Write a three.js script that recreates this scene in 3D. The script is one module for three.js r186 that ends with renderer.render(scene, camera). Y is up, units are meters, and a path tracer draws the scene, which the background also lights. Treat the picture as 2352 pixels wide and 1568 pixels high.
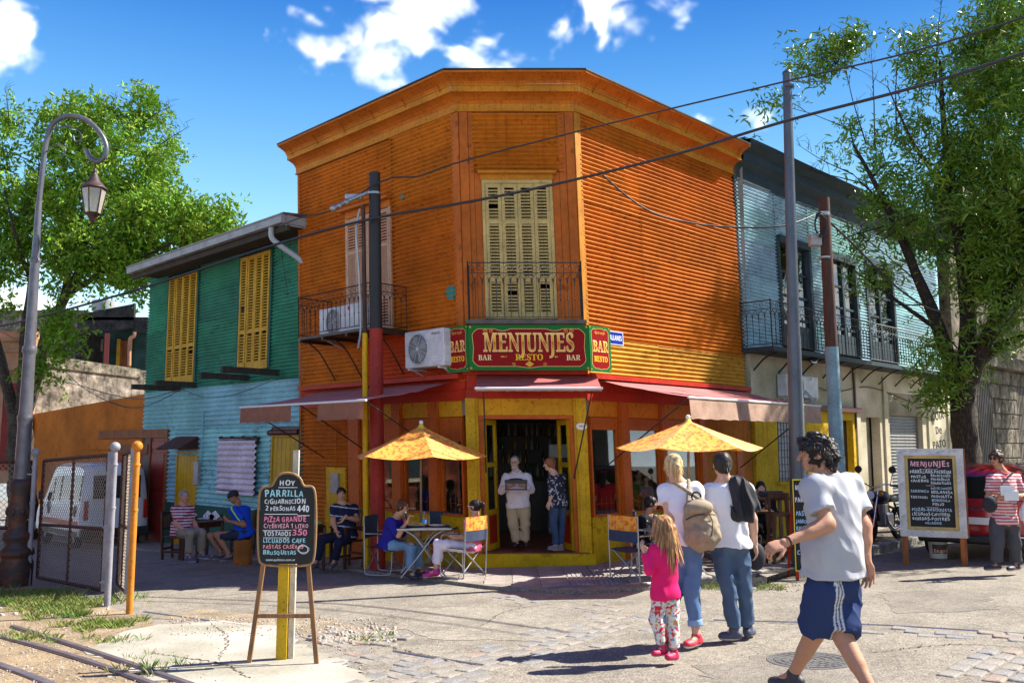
import * as THREE from 'three';
import { mergeGeometries } from 'three/addons/utils/BufferGeometryUtils.js';
import { RoundedBoxGeometry } from 'three/addons/geometries/RoundedBoxGeometry.js';

// ---------- camera, sky, sun, exposure ----------
const V3 = THREE.Vector3;
const FOCAL = 2050, CX = 1176, CY = 784;            // photo measured on a 2352 x 1568 grid
const PITCH = Math.atan(238 / FOCAL);
const EYE = new V3(0, 1.55, 0);
const scene = new THREE.Scene();
const camera = new THREE.PerspectiveCamera(2 * Math.atan(784 / FOCAL) * 180 / Math.PI, 1.5, 0.1, 600);
camera.position.copy(EYE); camera.rotation.x = PITCH;
const renderer = new THREE.WebGLRenderer({ antialias: true });
renderer.toneMapping = THREE.LinearToneMapping;
renderer.toneMappingExposure = 3.7;
renderer.shadowMap.enabled = true;

const SUN = new V3(1.5, 1.66, -0.36).normalize();
const sun = new THREE.DirectionalLight(new THREE.Color(1.0, 0.95, 0.86), 3.4);
sun.position.copy(SUN).multiplyScalar(60).add(new V3(0, 0, -14)); sun.target.position.set(0, 0, -14);
sun.castShadow = true; sun.shadow.mapSize.set(4096, 4096);
Object.assign(sun.shadow.camera, { left: -30, right: 30, top: 30, bottom: -30, near: 1, far: 140 });
scene.add(sun, sun.target);

function ray(X, Y) {                                  // direction of a photo pixel
  const x = (X - CX) / FOCAL, y = -(Y - CY) / FOCAL, c = Math.cos(PITCH), s = Math.sin(PITCH);
  return new V3(x, y * c + s, y * s - c);
}
// ---------- random numbers and noise ----------
function rng(seed) { let a = seed >>> 0; return () => { a = (a + 0x6d2b79f5) | 0; let t = Math.imul(a ^ (a >>> 15), 1 | a); t = (t + Math.imul(t ^ (t >>> 7), 61 | t)) ^ t; return ((t ^ (t >>> 14)) >>> 0) / 4294967296; }; }
function hash3(x, y, z) { let h = Math.imul(x, 374761393) ^ Math.imul(y, 668265263) ^ Math.imul(z, 2147483647 ^ 1274126177); h = Math.imul(h ^ (h >>> 13), 1274126177); h ^= h >>> 16; return (h >>> 0) / 4294967296; }
const fade = (t) => t * t * (3 - 2 * t), lerp = (a, b, t) => a + (b - a) * t, clamp = (x, a = 0, b = 1) => Math.min(b, Math.max(a, x));
const sstep = (a, b, x) => fade(clamp((x - a) / (b - a)));
function noise3(x, y, z, p = 0, py = p) {                     // value noise 0..1, tiling with period p
  const ix = Math.floor(x), iy = Math.floor(y), iz = Math.floor(z), fx = fade(x - ix), fy = fade(y - iy), fz = fade(z - iz);
  let x0 = ix, x1 = ix + 1, y0 = iy, y1 = iy + 1; if (p) { x0 = ((x0 % p) + p) % p; x1 = ((x1 % p) + p) % p; y0 = ((y0 % py) + py) % py; y1 = ((y1 % py) + py) % py; }
  return lerp(lerp(lerp(hash3(x0, y0, iz), hash3(x1, y0, iz), fx), lerp(hash3(x0, y1, iz), hash3(x1, y1, iz), fx), fy),
    lerp(lerp(hash3(x0, y0, iz + 1), hash3(x1, y0, iz + 1), fx), lerp(hash3(x0, y1, iz + 1), hash3(x1, y1, iz + 1), fx), fy), fz);
}
function fbm(x, y, z, oct = 4, p = 0, py = p) { let s = 0, a = 0.5, t = 0; for (let i = 0; i < oct; i++) { s += a * noise3(x, y, z + i * 17, p, py); t += a; a *= 0.5; x *= 2; y *= 2; p *= 2; py *= 2; } return s / t; }

{ // the sky: blue air that pales towards the horizon, and fair-weather clouds
  const W = 3072, H = 1536, data = new Float32Array(W * H * 4), R = rng(11), blobs = [];
  const K = 0.565;
  const ang = (X, Y) => { const d = ray(X, Y).normalize(); return [Math.atan2(d.z, d.x), Math.asin(d.y)]; };
  const blob = (X, Y, rx, ry, k = 1) => { const [a, e] = ang(X, Y); blobs.push([a, e, rx / FOCAL, ry / FOCAL, k]); };
  // clouds seen in the photograph
  blob(960, 70, 150, 90, 1.0); blob(880, 120, 150, 75, 0.95); blob(1060, 110, 120, 80, 0.95); blob(900, 195, 110, 50, .72); blob(720, 105, 60, 32, .75); blob(1000, 20, 120, 60, .9); blob(960, 230, 120, 60, .66);
  blob(1400, 30, 130, 75, 1.0); blob(1450, 50, 80, 50, .9); blob(-5, 60, 75, 62, .85); blob(550, 258, 46, 36, .74); blob(1640, 275, 90, 30, .75); blob(1260, 15, 60, 30, .6); blob(30, 690, 120, 50, .9); blob(340, 690, 80, 40, .8); 
  for (let i = 0; i < 130; i++) {                       // the same kind of clouds over the rest of the sky
    const a = R() * Math.PI * 2 - Math.PI, e = 0.1 + 1.1 * R() * R(); let da = Math.abs(a + Math.PI / 2); if (da > Math.PI) da = 2 * Math.PI - da;
    const n = 3 + Math.floor(R() * 3), keep = da > 0.75 || e > 0.72;
    for (let k = 0; k < n; k++) { const q = [a + (R() - .5) * .16, e + (R() - .5) * .06, .05 + R() * .06, .025 + R() * .03, .8 + R() * .25]; if (keep) blobs.push(q); }
  }
  for (let r = 0; r < H; r++) {
    const el = ((r + 0.5) / H - 0.5) * Math.PI, t = Math.max(0, Math.sin(el));
    const near = el > 0 ? blobs.filter((b) => Math.abs(el - b[1]) < b[3] * 1.7) : [], ce = Math.cos(el);
    const q = Math.pow(clamp(t / 0.62), 0.75);
    const air = [0.86 * Math.pow(1 - q, 2.3) + .004, 0.92 * Math.pow(1 - q, 1.4) + .026, lerp(1.0, 0.235, Math.pow(q, .9))].map((c) => c * (1 + .55 * Math.pow(1 - q, 3)));
    for (let c = 0; c < W; c++) {
      const az = ((c + 0.5) / W - 0.5) * 2 * Math.PI; let cov = 0;
      for (const b of near) { let da = Math.abs(az - b[0]); if (da > Math.PI) da = 2 * Math.PI - da; da *= ce; if (da > b[2] * 1.7) continue; const d = Math.hypot(da / b[2], (el - b[1]) / b[3]); cov = Math.max(cov, b[4] * (1.25 - d * 0.75)); }
      let a = 0, shade = 1;
      if (cov > 0 && el > 0) {
        const x = Math.cos(az) * Math.cos(el), y = Math.sin(el), z = Math.sin(az) * Math.cos(el);
        const wx = (fbm(x * 9, y * 9, z * 9 + 3, 3) - .5) * .12, f = fbm((x + wx) * 13, (y + wx) * 20, z * 13, 7), g = fbm((x + wx) * 40 + 5, (y - wx) * 60, z * 40, 5);
        const v = cov * 0.66 + (f - 0.5) * 1.9 + (g - .5) * 1.1;
        a = sstep(0.30, 0.86, v) * lerp(.6, 1, sstep(.35, .6, g)); shade = lerp(0.72, 1.0, sstep(.25, .7, fbm(x * 11 + 3, y * 16 + 4, z * 11, 3)));
      }
      const o = (r * W + c) * 4;
      for (let k = 0; k < 3; k++) data[o + k] = K * (el < 0 ? [0.34, 0.36, 0.36][k] : lerp(air[k], [0.98, 1.0, 1.03][k] * shade * 1.12, a * 0.97));
      data[o + 3] = 1;
    }
  }
  const sky = new THREE.DataTexture(data, W, H, THREE.RGBAFormat, THREE.FloatType);
  sky.mapping = THREE.EquirectangularReflectionMapping; sky.magFilter = THREE.LinearFilter; sky.needsUpdate = true;
  scene.background = sky; scene.environment = sky;
}
// ---------- where things stand ----------
const G = (x, z) => 0.033 * z + 0.024 * x;            // the street falls gently away from the camera and rises to the east
const KERB = 0.06;
const at = (X, Y, d) => { const r = ray(X, Y); return EYE.clone().addScaledVector(r, d / -r.z); };
const ground = (X, Y, lift = 0) => { const r = ray(X, Y); const t = (lift - EYE.y) / (r.y - 0.033 * r.z - 0.024 * r.x); return EYE.clone().addScaledVector(r, t); };
const dropTo = (p, lift = 0) => new V3(p.x, G(p.x, p.z) + lift, p.z);
class Wall {                                          // s runs along the wall to the east, y is world height, n comes out of the wall
  constructor(ox, oz, dx, dz, lean = 0, y0 = -0.5) {
    this.dir = new V3(dx, 0, dz).normalize(); this.up = new V3(-lean, 1, 0); this.nrm = new V3().crossVectors(this.dir, new V3(0, 1, 0));
    this.o = new V3(ox, 0, oz).addScaledVector(this.up, -y0).setY(0);
    this.m = new THREE.Matrix4().makeBasis(this.dir, this.up, this.nrm).setPosition(this.o);
    this.lin = new THREE.Matrix4().makeBasis(this.dir, this.up, this.nrm);
  }
  pt(s, y, n = 0) { return this.o.clone().addScaledVector(this.dir, s).addScaledVector(this.up, y).addScaledVector(this.nrm, n); }
  hit(X, Y, n = 0) {
    const r = ray(X, Y), b = EYE.clone().sub(this.o).addScaledVector(this.nrm, -n);
    const M = new THREE.Matrix3().set(this.dir.x, this.up.x, -r.x, this.dir.y, this.up.y, -r.y, this.dir.z, this.up.z, -r.z).invert();
    const q = b.applyMatrix3(M); return { s: q.x, y: q.y, t: q.z };
  }
  s(X, Y, n = 0) { return this.hit(X, Y, n).s; }
  y(X, Y, n = 0) { return this.hit(X, Y, n).y; }
}
// ---------- textures: grain, patches, weave ----------
function tex(size, fn, srgb = true) {
  const d = new Uint8Array(size * size * 4);
  for (let j = 0; j < size; j++) for (let i = 0; i < size; i++) { const c = fn(i / size, j / size), o = (j * size + i) * 4; for (let k = 0; k < 3; k++) d[o + k] = clamp(typeof c === 'number' ? c : c[k]) * 255; d[o + 3] = 255; }
  const t = new THREE.DataTexture(d, size, size); t.wrapS = t.wrapT = THREE.RepeatWrapping; t.magFilter = THREE.LinearFilter; t.minFilter = THREE.LinearMipmapLinearFilter; t.generateMipmaps = true;
  if (srgb) t.colorSpace = THREE.SRGBColorSpace; t.needsUpdate = true; return t;
}
const NL = 512, LAYERS = new Map();
function layer(fx, fy, z, oct) {                       // tileable noise on an NL x NL grid, made once per setting
  const key = fx * 1e7 + fy * 1e4 + z * 10 + oct; let a = LAYERS.get(key); if (a) return a; a = new Float32Array(NL * NL); let amp = .5, tot = 0;
  for (let o = 0; o < oct && fx <= NL && fy <= NL; o++, fx *= 2, fy *= 2, amp *= .5) {
    const R = rng(z * 977 + o * 131 + fx), g = new Float32Array(fx * fy); for (let i = 0; i < g.length; i++) g[i] = R(); tot += amp;
    const xi = [], xf = []; for (let i = 0; i < NL; i++) { const x = i / NL * fx, k = Math.floor(x); xi.push(k, (k + 1) % fx); xf.push(fade(x - k)); }
    for (let j = 0; j < NL; j++) { const y = j / NL * fy, r = Math.floor(y), f = fade(y - r), r0 = r * fx, r1 = ((r + 1) % fy) * fx; for (let i = 0; i < NL; i++) { const p = xi[2 * i], q = xi[2 * i + 1], t = xf[i]; const u0 = g[r0 + p] + (g[r0 + q] - g[r0 + p]) * t, u1 = g[r1 + p] + (g[r1 + q] - g[r1 + p]) * t; a[j * NL + i] += amp * (u0 + (u1 - u0) * f); } }
  }
  for (let i = 0; i < a.length; i++) a[i] /= tot; LAYERS.set(key, a); return a;
}
const look = (a, u, v) => a[(Math.floor(v * NL) % NL) * NL + (Math.floor(u * NL) % NL)];
const pf = (u, v, f, z, o = 4) => look(layer(f, f, z, o), u, v), pg = (u, v, fx, fy, z, o) => look(layer(fx, fy, z, o), u, v);
const T = {
  asphalt: tex(512, (u, v) => { const g = pf(u, v, 256, 3, 1), m = pf(u, v, 5, 9, 5), p = pf(u, v, 40, 5, 3); const s = 0.80 + (g - .5) * .40 + (m - .5) * .26 + (p - .5) * .20; return [s, s * .975, s * .93]; }),
  asphaltB: tex(512, (u, v) => pf(u, v, 256, 3, 1) * .7 + pf(u, v, 60, 5, 3) * .3, false),
  plaster: tex(512, (u, v) => { const m = pf(u, v, 5, 2, 6), g = pf(u, v, 128, 4, 2); const s = .86 + (m - .5) * .34 + (g - .5) * .12; return [s, s * (1 - .03 * m), s * (1 - .08 * (1 - m))]; }),
  plasterB: tex(512, (u, v) => pf(u, v, 16, 2, 5) * .6 + pf(u, v, 96, 4, 2) * .4, false),
  rough: tex(512, (u, v) => { const m = pf(u, v, 7, 12, 6), h = pf(u, v, 22, 2, 4), st = pg(u, v, 30, 4, 31, 4); const s = .70 + (m - .5) * .7 + (h - .5) * .35 - sstep(.55, .72, st) * .14; return [s, s * .97, s * .92]; }),
  roughB: tex(512, (u, v) => pf(u, v, 10, 2, 6), false),
  paint: tex(512, (u, v) => { const m = pf(u, v, 4, 21, 5), f = pf(u, v, 34, 22, 4), ch = sstep(.72, .76, pf(u, v, 40, 23, 3)), dr = sstep(.60, .8, pg(u, v, 64, 3, 41, 3)); const s = .92 + (m - .5) * .24 + (f - .5) * .14; return [s * (1 - ch * .16 - dr * .08), s * (1 - ch * .2 - dr * .12), s * (1 - ch * .2 - dr * .12)]; }),
  peeling: tex(512, (u, v) => { const m = pf(u, v, 4, 51, 5), f = pf(u, v, 34, 22, 4), ch = sstep(.60, .66, pf(u, v, 22, 53, 5)) * sstep(.48, .62, pf(u, v, 3, 54, 3)); const s = .92 + (m - .5) * .28 + (f - .5) * .16; return [lerp(s, .62, ch * .55), lerp(s, .60, ch * .55), lerp(s, .62, ch * .55)]; }),
  wood: tex(512, (u, v) => { const w = pg(u, v, 26, 2, 5, 5) + .5 * pg(u, v, 90, 3, 8, 3); const m = pf(u, v, 4, 9, 4); const s = .52 + w * .32 + (m - .5) * .2; return [s, s * .96, s * .9]; }),
  woodB: tex(512, (u, v) => pg(u, v, 26, 2, 5, 5) * .6 + pg(u, v, 90, 3, 8, 3) * .4, false),
  metal: tex(512, (u, v) => { const m = pf(u, v, 6, 60, 5), g = pf(u, v, 60, 61, 3); const s = .88 + (m - .5) * .26 + (g - .5) * .14; return [s, s, s]; }),
  rust: tex(512, (u, v) => { const m = sstep(.42, .6, pf(u, v, 9, 70, 5)), g = pf(u, v, 70, 71, 2); return [lerp(.62, .95, m) * (.8 + g * .3), lerp(.55, .62, m) * (.8 + g * .3), lerp(.55, .46, m) * (.8 + g * .3)]; }),
  cloth: tex(512, (u, v) => { const m = pf(u, v, 8, 80, 4), g = .5 + .25 * Math.sin(u * 256 * Math.PI) + .25 * Math.sin(v * 256 * Math.PI); const s = .88 + (m - .5) * .2 + (g - .5) * .08; return [s, s, s]; }),
  dirt: tex(512, (u, v) => { const m = pf(u, v, 5, 90, 5), g = pf(u, v, 190, 91, 2), p = sstep(.66, .7, pf(u, v, 70, 92, 3)); const s = .80 + (m - .5) * .34 + (g - .5) * .40 - p * .22; return [s, s * .95, s * .86]; }),
  dirtB: tex(512, (u, v) => pf(u, v, 120, 91, 3) * .6 + pf(u, v, 20, 92, 4) * .4, false),
  stone: tex(512, (u, v) => { const m = pf(u, v, 6, 99, 5), g = pf(u, v, 80, 98, 3); const s = .82 + (m - .5) * .36 + (g - .5) * .3; return [s, s * .99, s * .97]; }),
  stoneB: tex(512, (u, v) => pf(u, v, 18, 99, 5), false),
  bark: tex(512, (u, v) => { const w = pg(u, v, 30, 7, 14, 5), r = Math.abs(w - .5) * 2; const s = .45 + r * .75; return [s, s * .94, s * .86]; }),
  barkB: tex(512, (u, v) => Math.abs(pg(u, v, 30, 7, 14, 5) - .5) * 2, false),
  flower: tex(512, (u, v) => { const a = pf(u, v, 22, 120, 3), b = pf(u, v, 26, 121, 3), c = pf(u, v, 18, 122, 3); return a > .56 ? [.80, .06, .10] : b > .60 ? [.15, .55, .60] : c > .62 ? [.95, .55, .15] : [.93, .90, .86]; }),
  batik: tex(512, (u, v) => { const a = pf(u, v, 20, 130, 3), b = pf(u, v, 44, 131, 3); const k = sstep(.47, .62, a * .7 + b * .3); return [lerp(.98, .93, k), lerp(.70, .44, k), lerp(.22, .08, k)]; }),
  dots: tex(512, (u, v) => { const a = pf(u, v, 60, 140, 2); return a > .66 ? .9 : .1; }),
};
const MATS = {};
function mat(name, color, o = {}) {                   // o.t colour texture, o.b bump texture, o.bs bump metres, o.m metres per tile
  const m = new THREE.MeshPhysicalMaterial({ roughness: o.r ?? 0.75, metalness: o.metal ?? 0 });
  if (Array.isArray(color)) m.color.setRGB(...color); else m.color.set(color);
  m.name = name; if (o.t) m.map = o.t; if (o.b) { m.bumpMap = o.b; m.bumpScale = o.bs ?? 0.003; }
  m.userData = { m: o.m ?? 1 }; if (o.cc) { m.clearcoat = o.cc; m.clearcoatRoughness = o.ccr ?? .1; } if (o.sheen) { m.sheen = o.sheen; m.sheenRoughness = .6; }
  if (o.vc) m.vertexColors = true; if (o.tr) { m.transmission = o.tr; m.thickness = 0; } if (o.ds) m.side = THREE.DoubleSide;
  if (o.t === T.paint || o.t === T.peeling || o.t === T.plaster || o.t === T.rough) m.specularIntensity = .35; if (o.spec !== undefined) m.specularIntensity = o.spec; if (o.ior) m.ior = o.ior;
  return MATS[name] = m;
}
// ---------- geometry ----------
function uvMetres(g, s = 1) {
  const p = g.attributes.position; if (!g.attributes.normal) g.computeVertexNormals(); const n = g.attributes.normal, uv = new Float32Array(p.count * 2);
  for (let i = 0; i < p.count; i++) { const ax = Math.abs(n.getX(i)), ay = Math.abs(n.getY(i)), az = Math.abs(n.getZ(i)), x = p.getX(i), y = p.getY(i), z = p.getZ(i);
    const [u, v] = ay > ax && ay > az ? [x, z] : ax > az ? [z, y] : [x, y]; uv[2 * i] = u / s; uv[2 * i + 1] = v / s; }
  g.setAttribute('uv', new THREE.BufferAttribute(uv, 2)); g.userData.uv = true; return g;
}
const box = (x0, x1, y0, y1, z0, z1) => new THREE.BoxGeometry(Math.abs(x1 - x0), Math.abs(y1 - y0), Math.abs(z1 - z0)).translate((x0 + x1) / 2, (y0 + y1) / 2, (z0 + z1) / 2);
const cbox = (w, h, d, x = 0, y = 0, z = 0) => new THREE.BoxGeometry(w, h, d).translate(x, y, z);
const rbox = (w, h, d, r = .02, x = 0, y = 0, z = 0, seg = 2) => new RoundedBoxGeometry(w, h, d, seg, r).translate(x, y, z);
const v = (x, y, z) => new V3(x, y, z);
function orient(g, a, b) { const d = b.clone().sub(a), q = new THREE.Quaternion().setFromUnitVectors(new V3(0, 1, 0), d.clone().normalize()); return g.applyQuaternion(q).translate((a.x + b.x) / 2, (a.y + b.y) / 2, (a.z + b.z) / 2); }
const cyl = (a, b, r0, r1 = r0, n = 8, open = false) => orient(new THREE.CylinderGeometry(r1, r0, a.distanceTo(b), n, 1, open), a, b);
const bar = (a, b, w, d) => orient(new THREE.BoxGeometry(w, a.distanceTo(b), d), a, b);
const tubeAlong = (pts, r, seg = 24, n = 5, closed = false) => new THREE.TubeGeometry(new THREE.CatmullRomCurve3(pts, closed), seg, r, n, closed);
const lathe = (pts, n = 20) => new THREE.LatheGeometry(pts.map((p) => new THREE.Vector2(p[0], p[1])), n);
const ball = (c, r, n = 10) => new THREE.SphereGeometry(r, n + 2, n).translate(c.x, c.y, c.z);
function merge(list) {
  const gs = list.flat(9).filter(Boolean).map((g) => { const q = g.index ? g.toNonIndexed() : g; if (!q.attributes.normal) q.computeVertexNormals(); if (!q.attributes.uv) uvMetres(q); for (const k of Object.keys(q.attributes)) if (!['position', 'normal', 'uv'].includes(k)) q.deleteAttribute(k); return q; });
  const m = gs.length === 1 ? gs[0] : mergeGeometries(gs); m.userData.uv = gs.every((g) => g.userData.uv); return m;
}
function grid(nu, nv, fn) {                            // a sheet from fn(u, v) -> [x, y, z]
  const p = [], uv = [], idx = []; for (let j = 0; j <= nv; j++) for (let i = 0; i <= nu; i++) { p.push(...fn(i / nu, j / nv)); uv.push(i / nu, j / nv); }
  for (let j = 0; j < nv; j++) for (let i = 0; i < nu; i++) { const a = j * (nu + 1) + i, b = a + 1, c = a + nu + 1, d = c + 1; idx.push(a, b, d, a, d, c); }
  const g = new THREE.BufferGeometry(); g.setAttribute('position', new THREE.Float32BufferAttribute(p, 3)); g.setAttribute('uv', new THREE.Float32BufferAttribute(uv, 2)); g.setIndex(idx); g.computeVertexNormals(); return g;
}
const prism = (pts, z0, z1) => new THREE.ExtrudeGeometry(new THREE.Shape(pts.map((p) => new THREE.Vector2(p[0], p[1]))), { depth: z1 - z0, bevelEnabled: false }).translate(0, 0, z0);
function slab(poly, y0, y1, tilt = false) {            // polygon of [x, z] extruded upwards; with tilt it follows the street's fall
  const g = new THREE.ExtrudeGeometry(new THREE.Shape(poly.map((p) => new THREE.Vector2(p[0], -p[1]))), { depth: y1 - y0, bevelEnabled: false }).rotateX(-Math.PI / 2).translate(0, y0, 0);
  if (tilt) { const p = g.attributes.position; for (let i = 0; i < p.count; i++) p.setY(i, p.getY(i) + G(p.getX(i), p.getZ(i))); g.computeVertexNormals(); } return g;
}
// ---------- things and parts ----------
const BASE = new WeakMap(), taken = {};
const numbered = (n) => { const k = taken[n] = (taken[n] ?? -1) + 1; return k ? n + '_' + String(k).padStart(3, '0') : n; };
function tag(o, label, category, group, kind) { o.userData = { label, category }; if (group) o.userData.group = group; if (kind) o.userData.kind = kind; return o; }
function thing(name, label, category, pos = null, group = null, turn = 0) { // a Group at the thing's base
  const o = new THREE.Group(); o.name = numbered(name); scene.add(o); tag(o, label, category, group);
  if (pos) { o.position.copy(pos); o.rotation.y = turn; } return o;
}
function worldThing(name, label, category, pos, group) { const o = thing(name, label, category, pos, group); BASE.set(o, pos.clone()); return o; } // its parts are made in world coordinates
function mesh(name, g, m, parent = scene, kind) {
  g = Array.isArray(g) ? merge(g) : g;
  if (!g.attributes.normal) g.computeVertexNormals();
  if (!g.userData.uv && (m.map || m.bumpMap)) uvMetres(g, m.userData.m);
  const o = new THREE.Mesh(g, m); o.name = parent === scene ? numbered(name) : name; o.castShadow = o.receiveShadow = true;
  const b = BASE.get(parent); if (b) o.position.copy(b).negate(); if (kind) o.userData.kind = kind; parent.add(o); return o;
}
function on(wall, g, m) { g = Array.isArray(g) ? merge(g) : g; if (m && (m.map || m.bumpMap) && !g.userData.uv) uvMetres(g, m.userData.m); return g.applyMatrix4(wall.m); }
function wallWithHoles(s0, s1, y0, y1, n0, n1, holes) { const out = []; let s = s0; for (const [a, b, c, d] of holes) { out.push(box(s, a, y0, y1, n0, n1), box(a, b, y0, c, n0, n1), box(a, b, d, y1, n0, n1)); s = b; } out.push(box(s, s1, y0, y1, n0, n1)); return out; }
const wmesh = (name, wall, g, m, parent, kind) => mesh(name, on(wall, g, m), m, parent, kind);
function copyThing(o, label, group) { const c = o.clone(); c.name = numbered(o.name.replace(/_\d{3}$/, '')); c.userData = { ...o.userData }; if (label) c.userData.label = label; if (group) c.userData.group = group; scene.add(c); return c; }
const struct = (name, g, m) => mesh(name, g, m, scene, 'structure');
function canvasTex(w, h, draw) { const c = document.createElement('canvas'); c.width = w; c.height = h; const x = c.getContext('2d'); draw(x, w, h); const t = new THREE.CanvasTexture(c); t.colorSpace = THREE.SRGBColorSpace; t.anisotropy = 8; return t; }
const keepUV = (g) => { g.userData.uv = true; return g; };
const face = (w, h, z = 0) => keepUV(new THREE.PlaneGeometry(w, h).translate(0, 0, z));
const pts = (a) => a.map((p) => v(...p));
// ---------- the ground ----------
mat('asphalt', [.335, .31, .268], { t: T.asphalt, b: T.asphaltB, bs: .006, m: 2.2, r: .92 });
mat('concrete', [.47, .45, .385], { t: T.plaster, b: T.plasterB, bs: .003, m: 2.6, r: .92 });
mat('dirt', [.42, .345, .25], { t: T.dirt, b: T.dirtB, bs: .012, m: 1.7, r: .97 });
mat('pavement', [.34, .31, .28], { t: T.asphalt, b: T.asphaltB, bs: .002, m: 3, r: .88 });
const tileM = [[.43, .37, .33], [.47, .42, .38], [.40, .36, .34]].map((c, i) => mat('tile' + i, c, { t: T.stone, b: T.stoneB, bs: .002, m: 1.2, r: .8 }));
const cobM = [[.33, .31, .28], [.36, .325, .28], [.29, .285, .28], [.37, .29, .24]].map((c, i) => mat('cobble' + i, c, { t: T.stone, b: T.stoneB, bs: .006, m: .5, r: .85 }));
mat('kerbstone', [.42, .40, .37], { t: T.stone, b: T.stoneB, bs: .012, m: .9, r: .9 });
mat('iron', [.22, .215, .205], { t: T.metal, r: .55, m: .8, metal: .4 });
mat('railsteel', [.33, .28, .28], { t: T.metal, r: .4, m: .6, metal: .6 });
mat('polished', [.42, .42, .45], { t: T.metal, r: .3, m: .6, metal: .8 });
{
  const road = grid(60, 60, (a, b) => { const x = lerp(-1, 1, a), z = lerp(-1, 1, b); const X = 130 * x * Math.abs(x) + 0, Z = -10 - 110 * z * Math.abs(z); return [X, G(X, Z), Z]; });
  struct('road', road, MATS.asphalt);
}
function patchPoly(px, jitter, R) {                    // photo pixels on the ground -> a ragged polygon of [x, z]
  const out = []; const w = px.map((p) => ground(p[0], p[1]));
  w.forEach((a, i) => { const b = w[(i + 1) % w.length], n = Math.max(1, Math.round(a.distanceTo(b) / .12)); for (let k = 0; k < n; k++) { const q = a.clone().lerp(b, k / n), e = (R() - .5) * 2 * jitter; out.push([q.x + e, q.z + (R() - .5) * 2 * jitter]); } });
  return out;
}
function sheet(poly, lift) {
  const g = new THREE.ShapeGeometry(new THREE.Shape(poly.map((p) => new THREE.Vector2(p[0], -p[1])))).rotateX(-Math.PI / 2), p = g.attributes.position;
  for (let i = 0; i < p.count; i++) p.setY(i, G(p.getX(i), p.getZ(i)) + lift); g.computeVertexNormals(); return g;
}
{
  const R = rng(5);
  struct('dirt_verge', sheet(patchPoly([[-500, 1700], [-260, 1372], [-60, 1346], [95, 1346], [240, 1392], [352, 1425], [330, 1452], [215, 1490], [330, 1540], [440, 1590], [560, 1700]], .05, R), .004), MATS.dirt);
  struct('concrete_apron', sheet(patchPoly([[200, 1498], [262, 1462], [350, 1437], [520, 1426], [640, 1440], [705, 1492], [790, 1526], [905, 1590], [840, 1660], [560, 1660], [330, 1545]], .09, R), .009), MATS.concrete);
  struct('dirt_path', sheet(patchPoly([[352, 1420], [470, 1398], [640, 1420], [760, 1425], [880, 1448], [905, 1476], [820, 1482], [720, 1470], [640, 1440], [470, 1425]], .05, R), .005), mat('dirt2', [.42, .37, .30], { t: T.dirt, b: T.dirtB, bs: .012, m: 1.3, r: .97 }));
}
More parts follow.
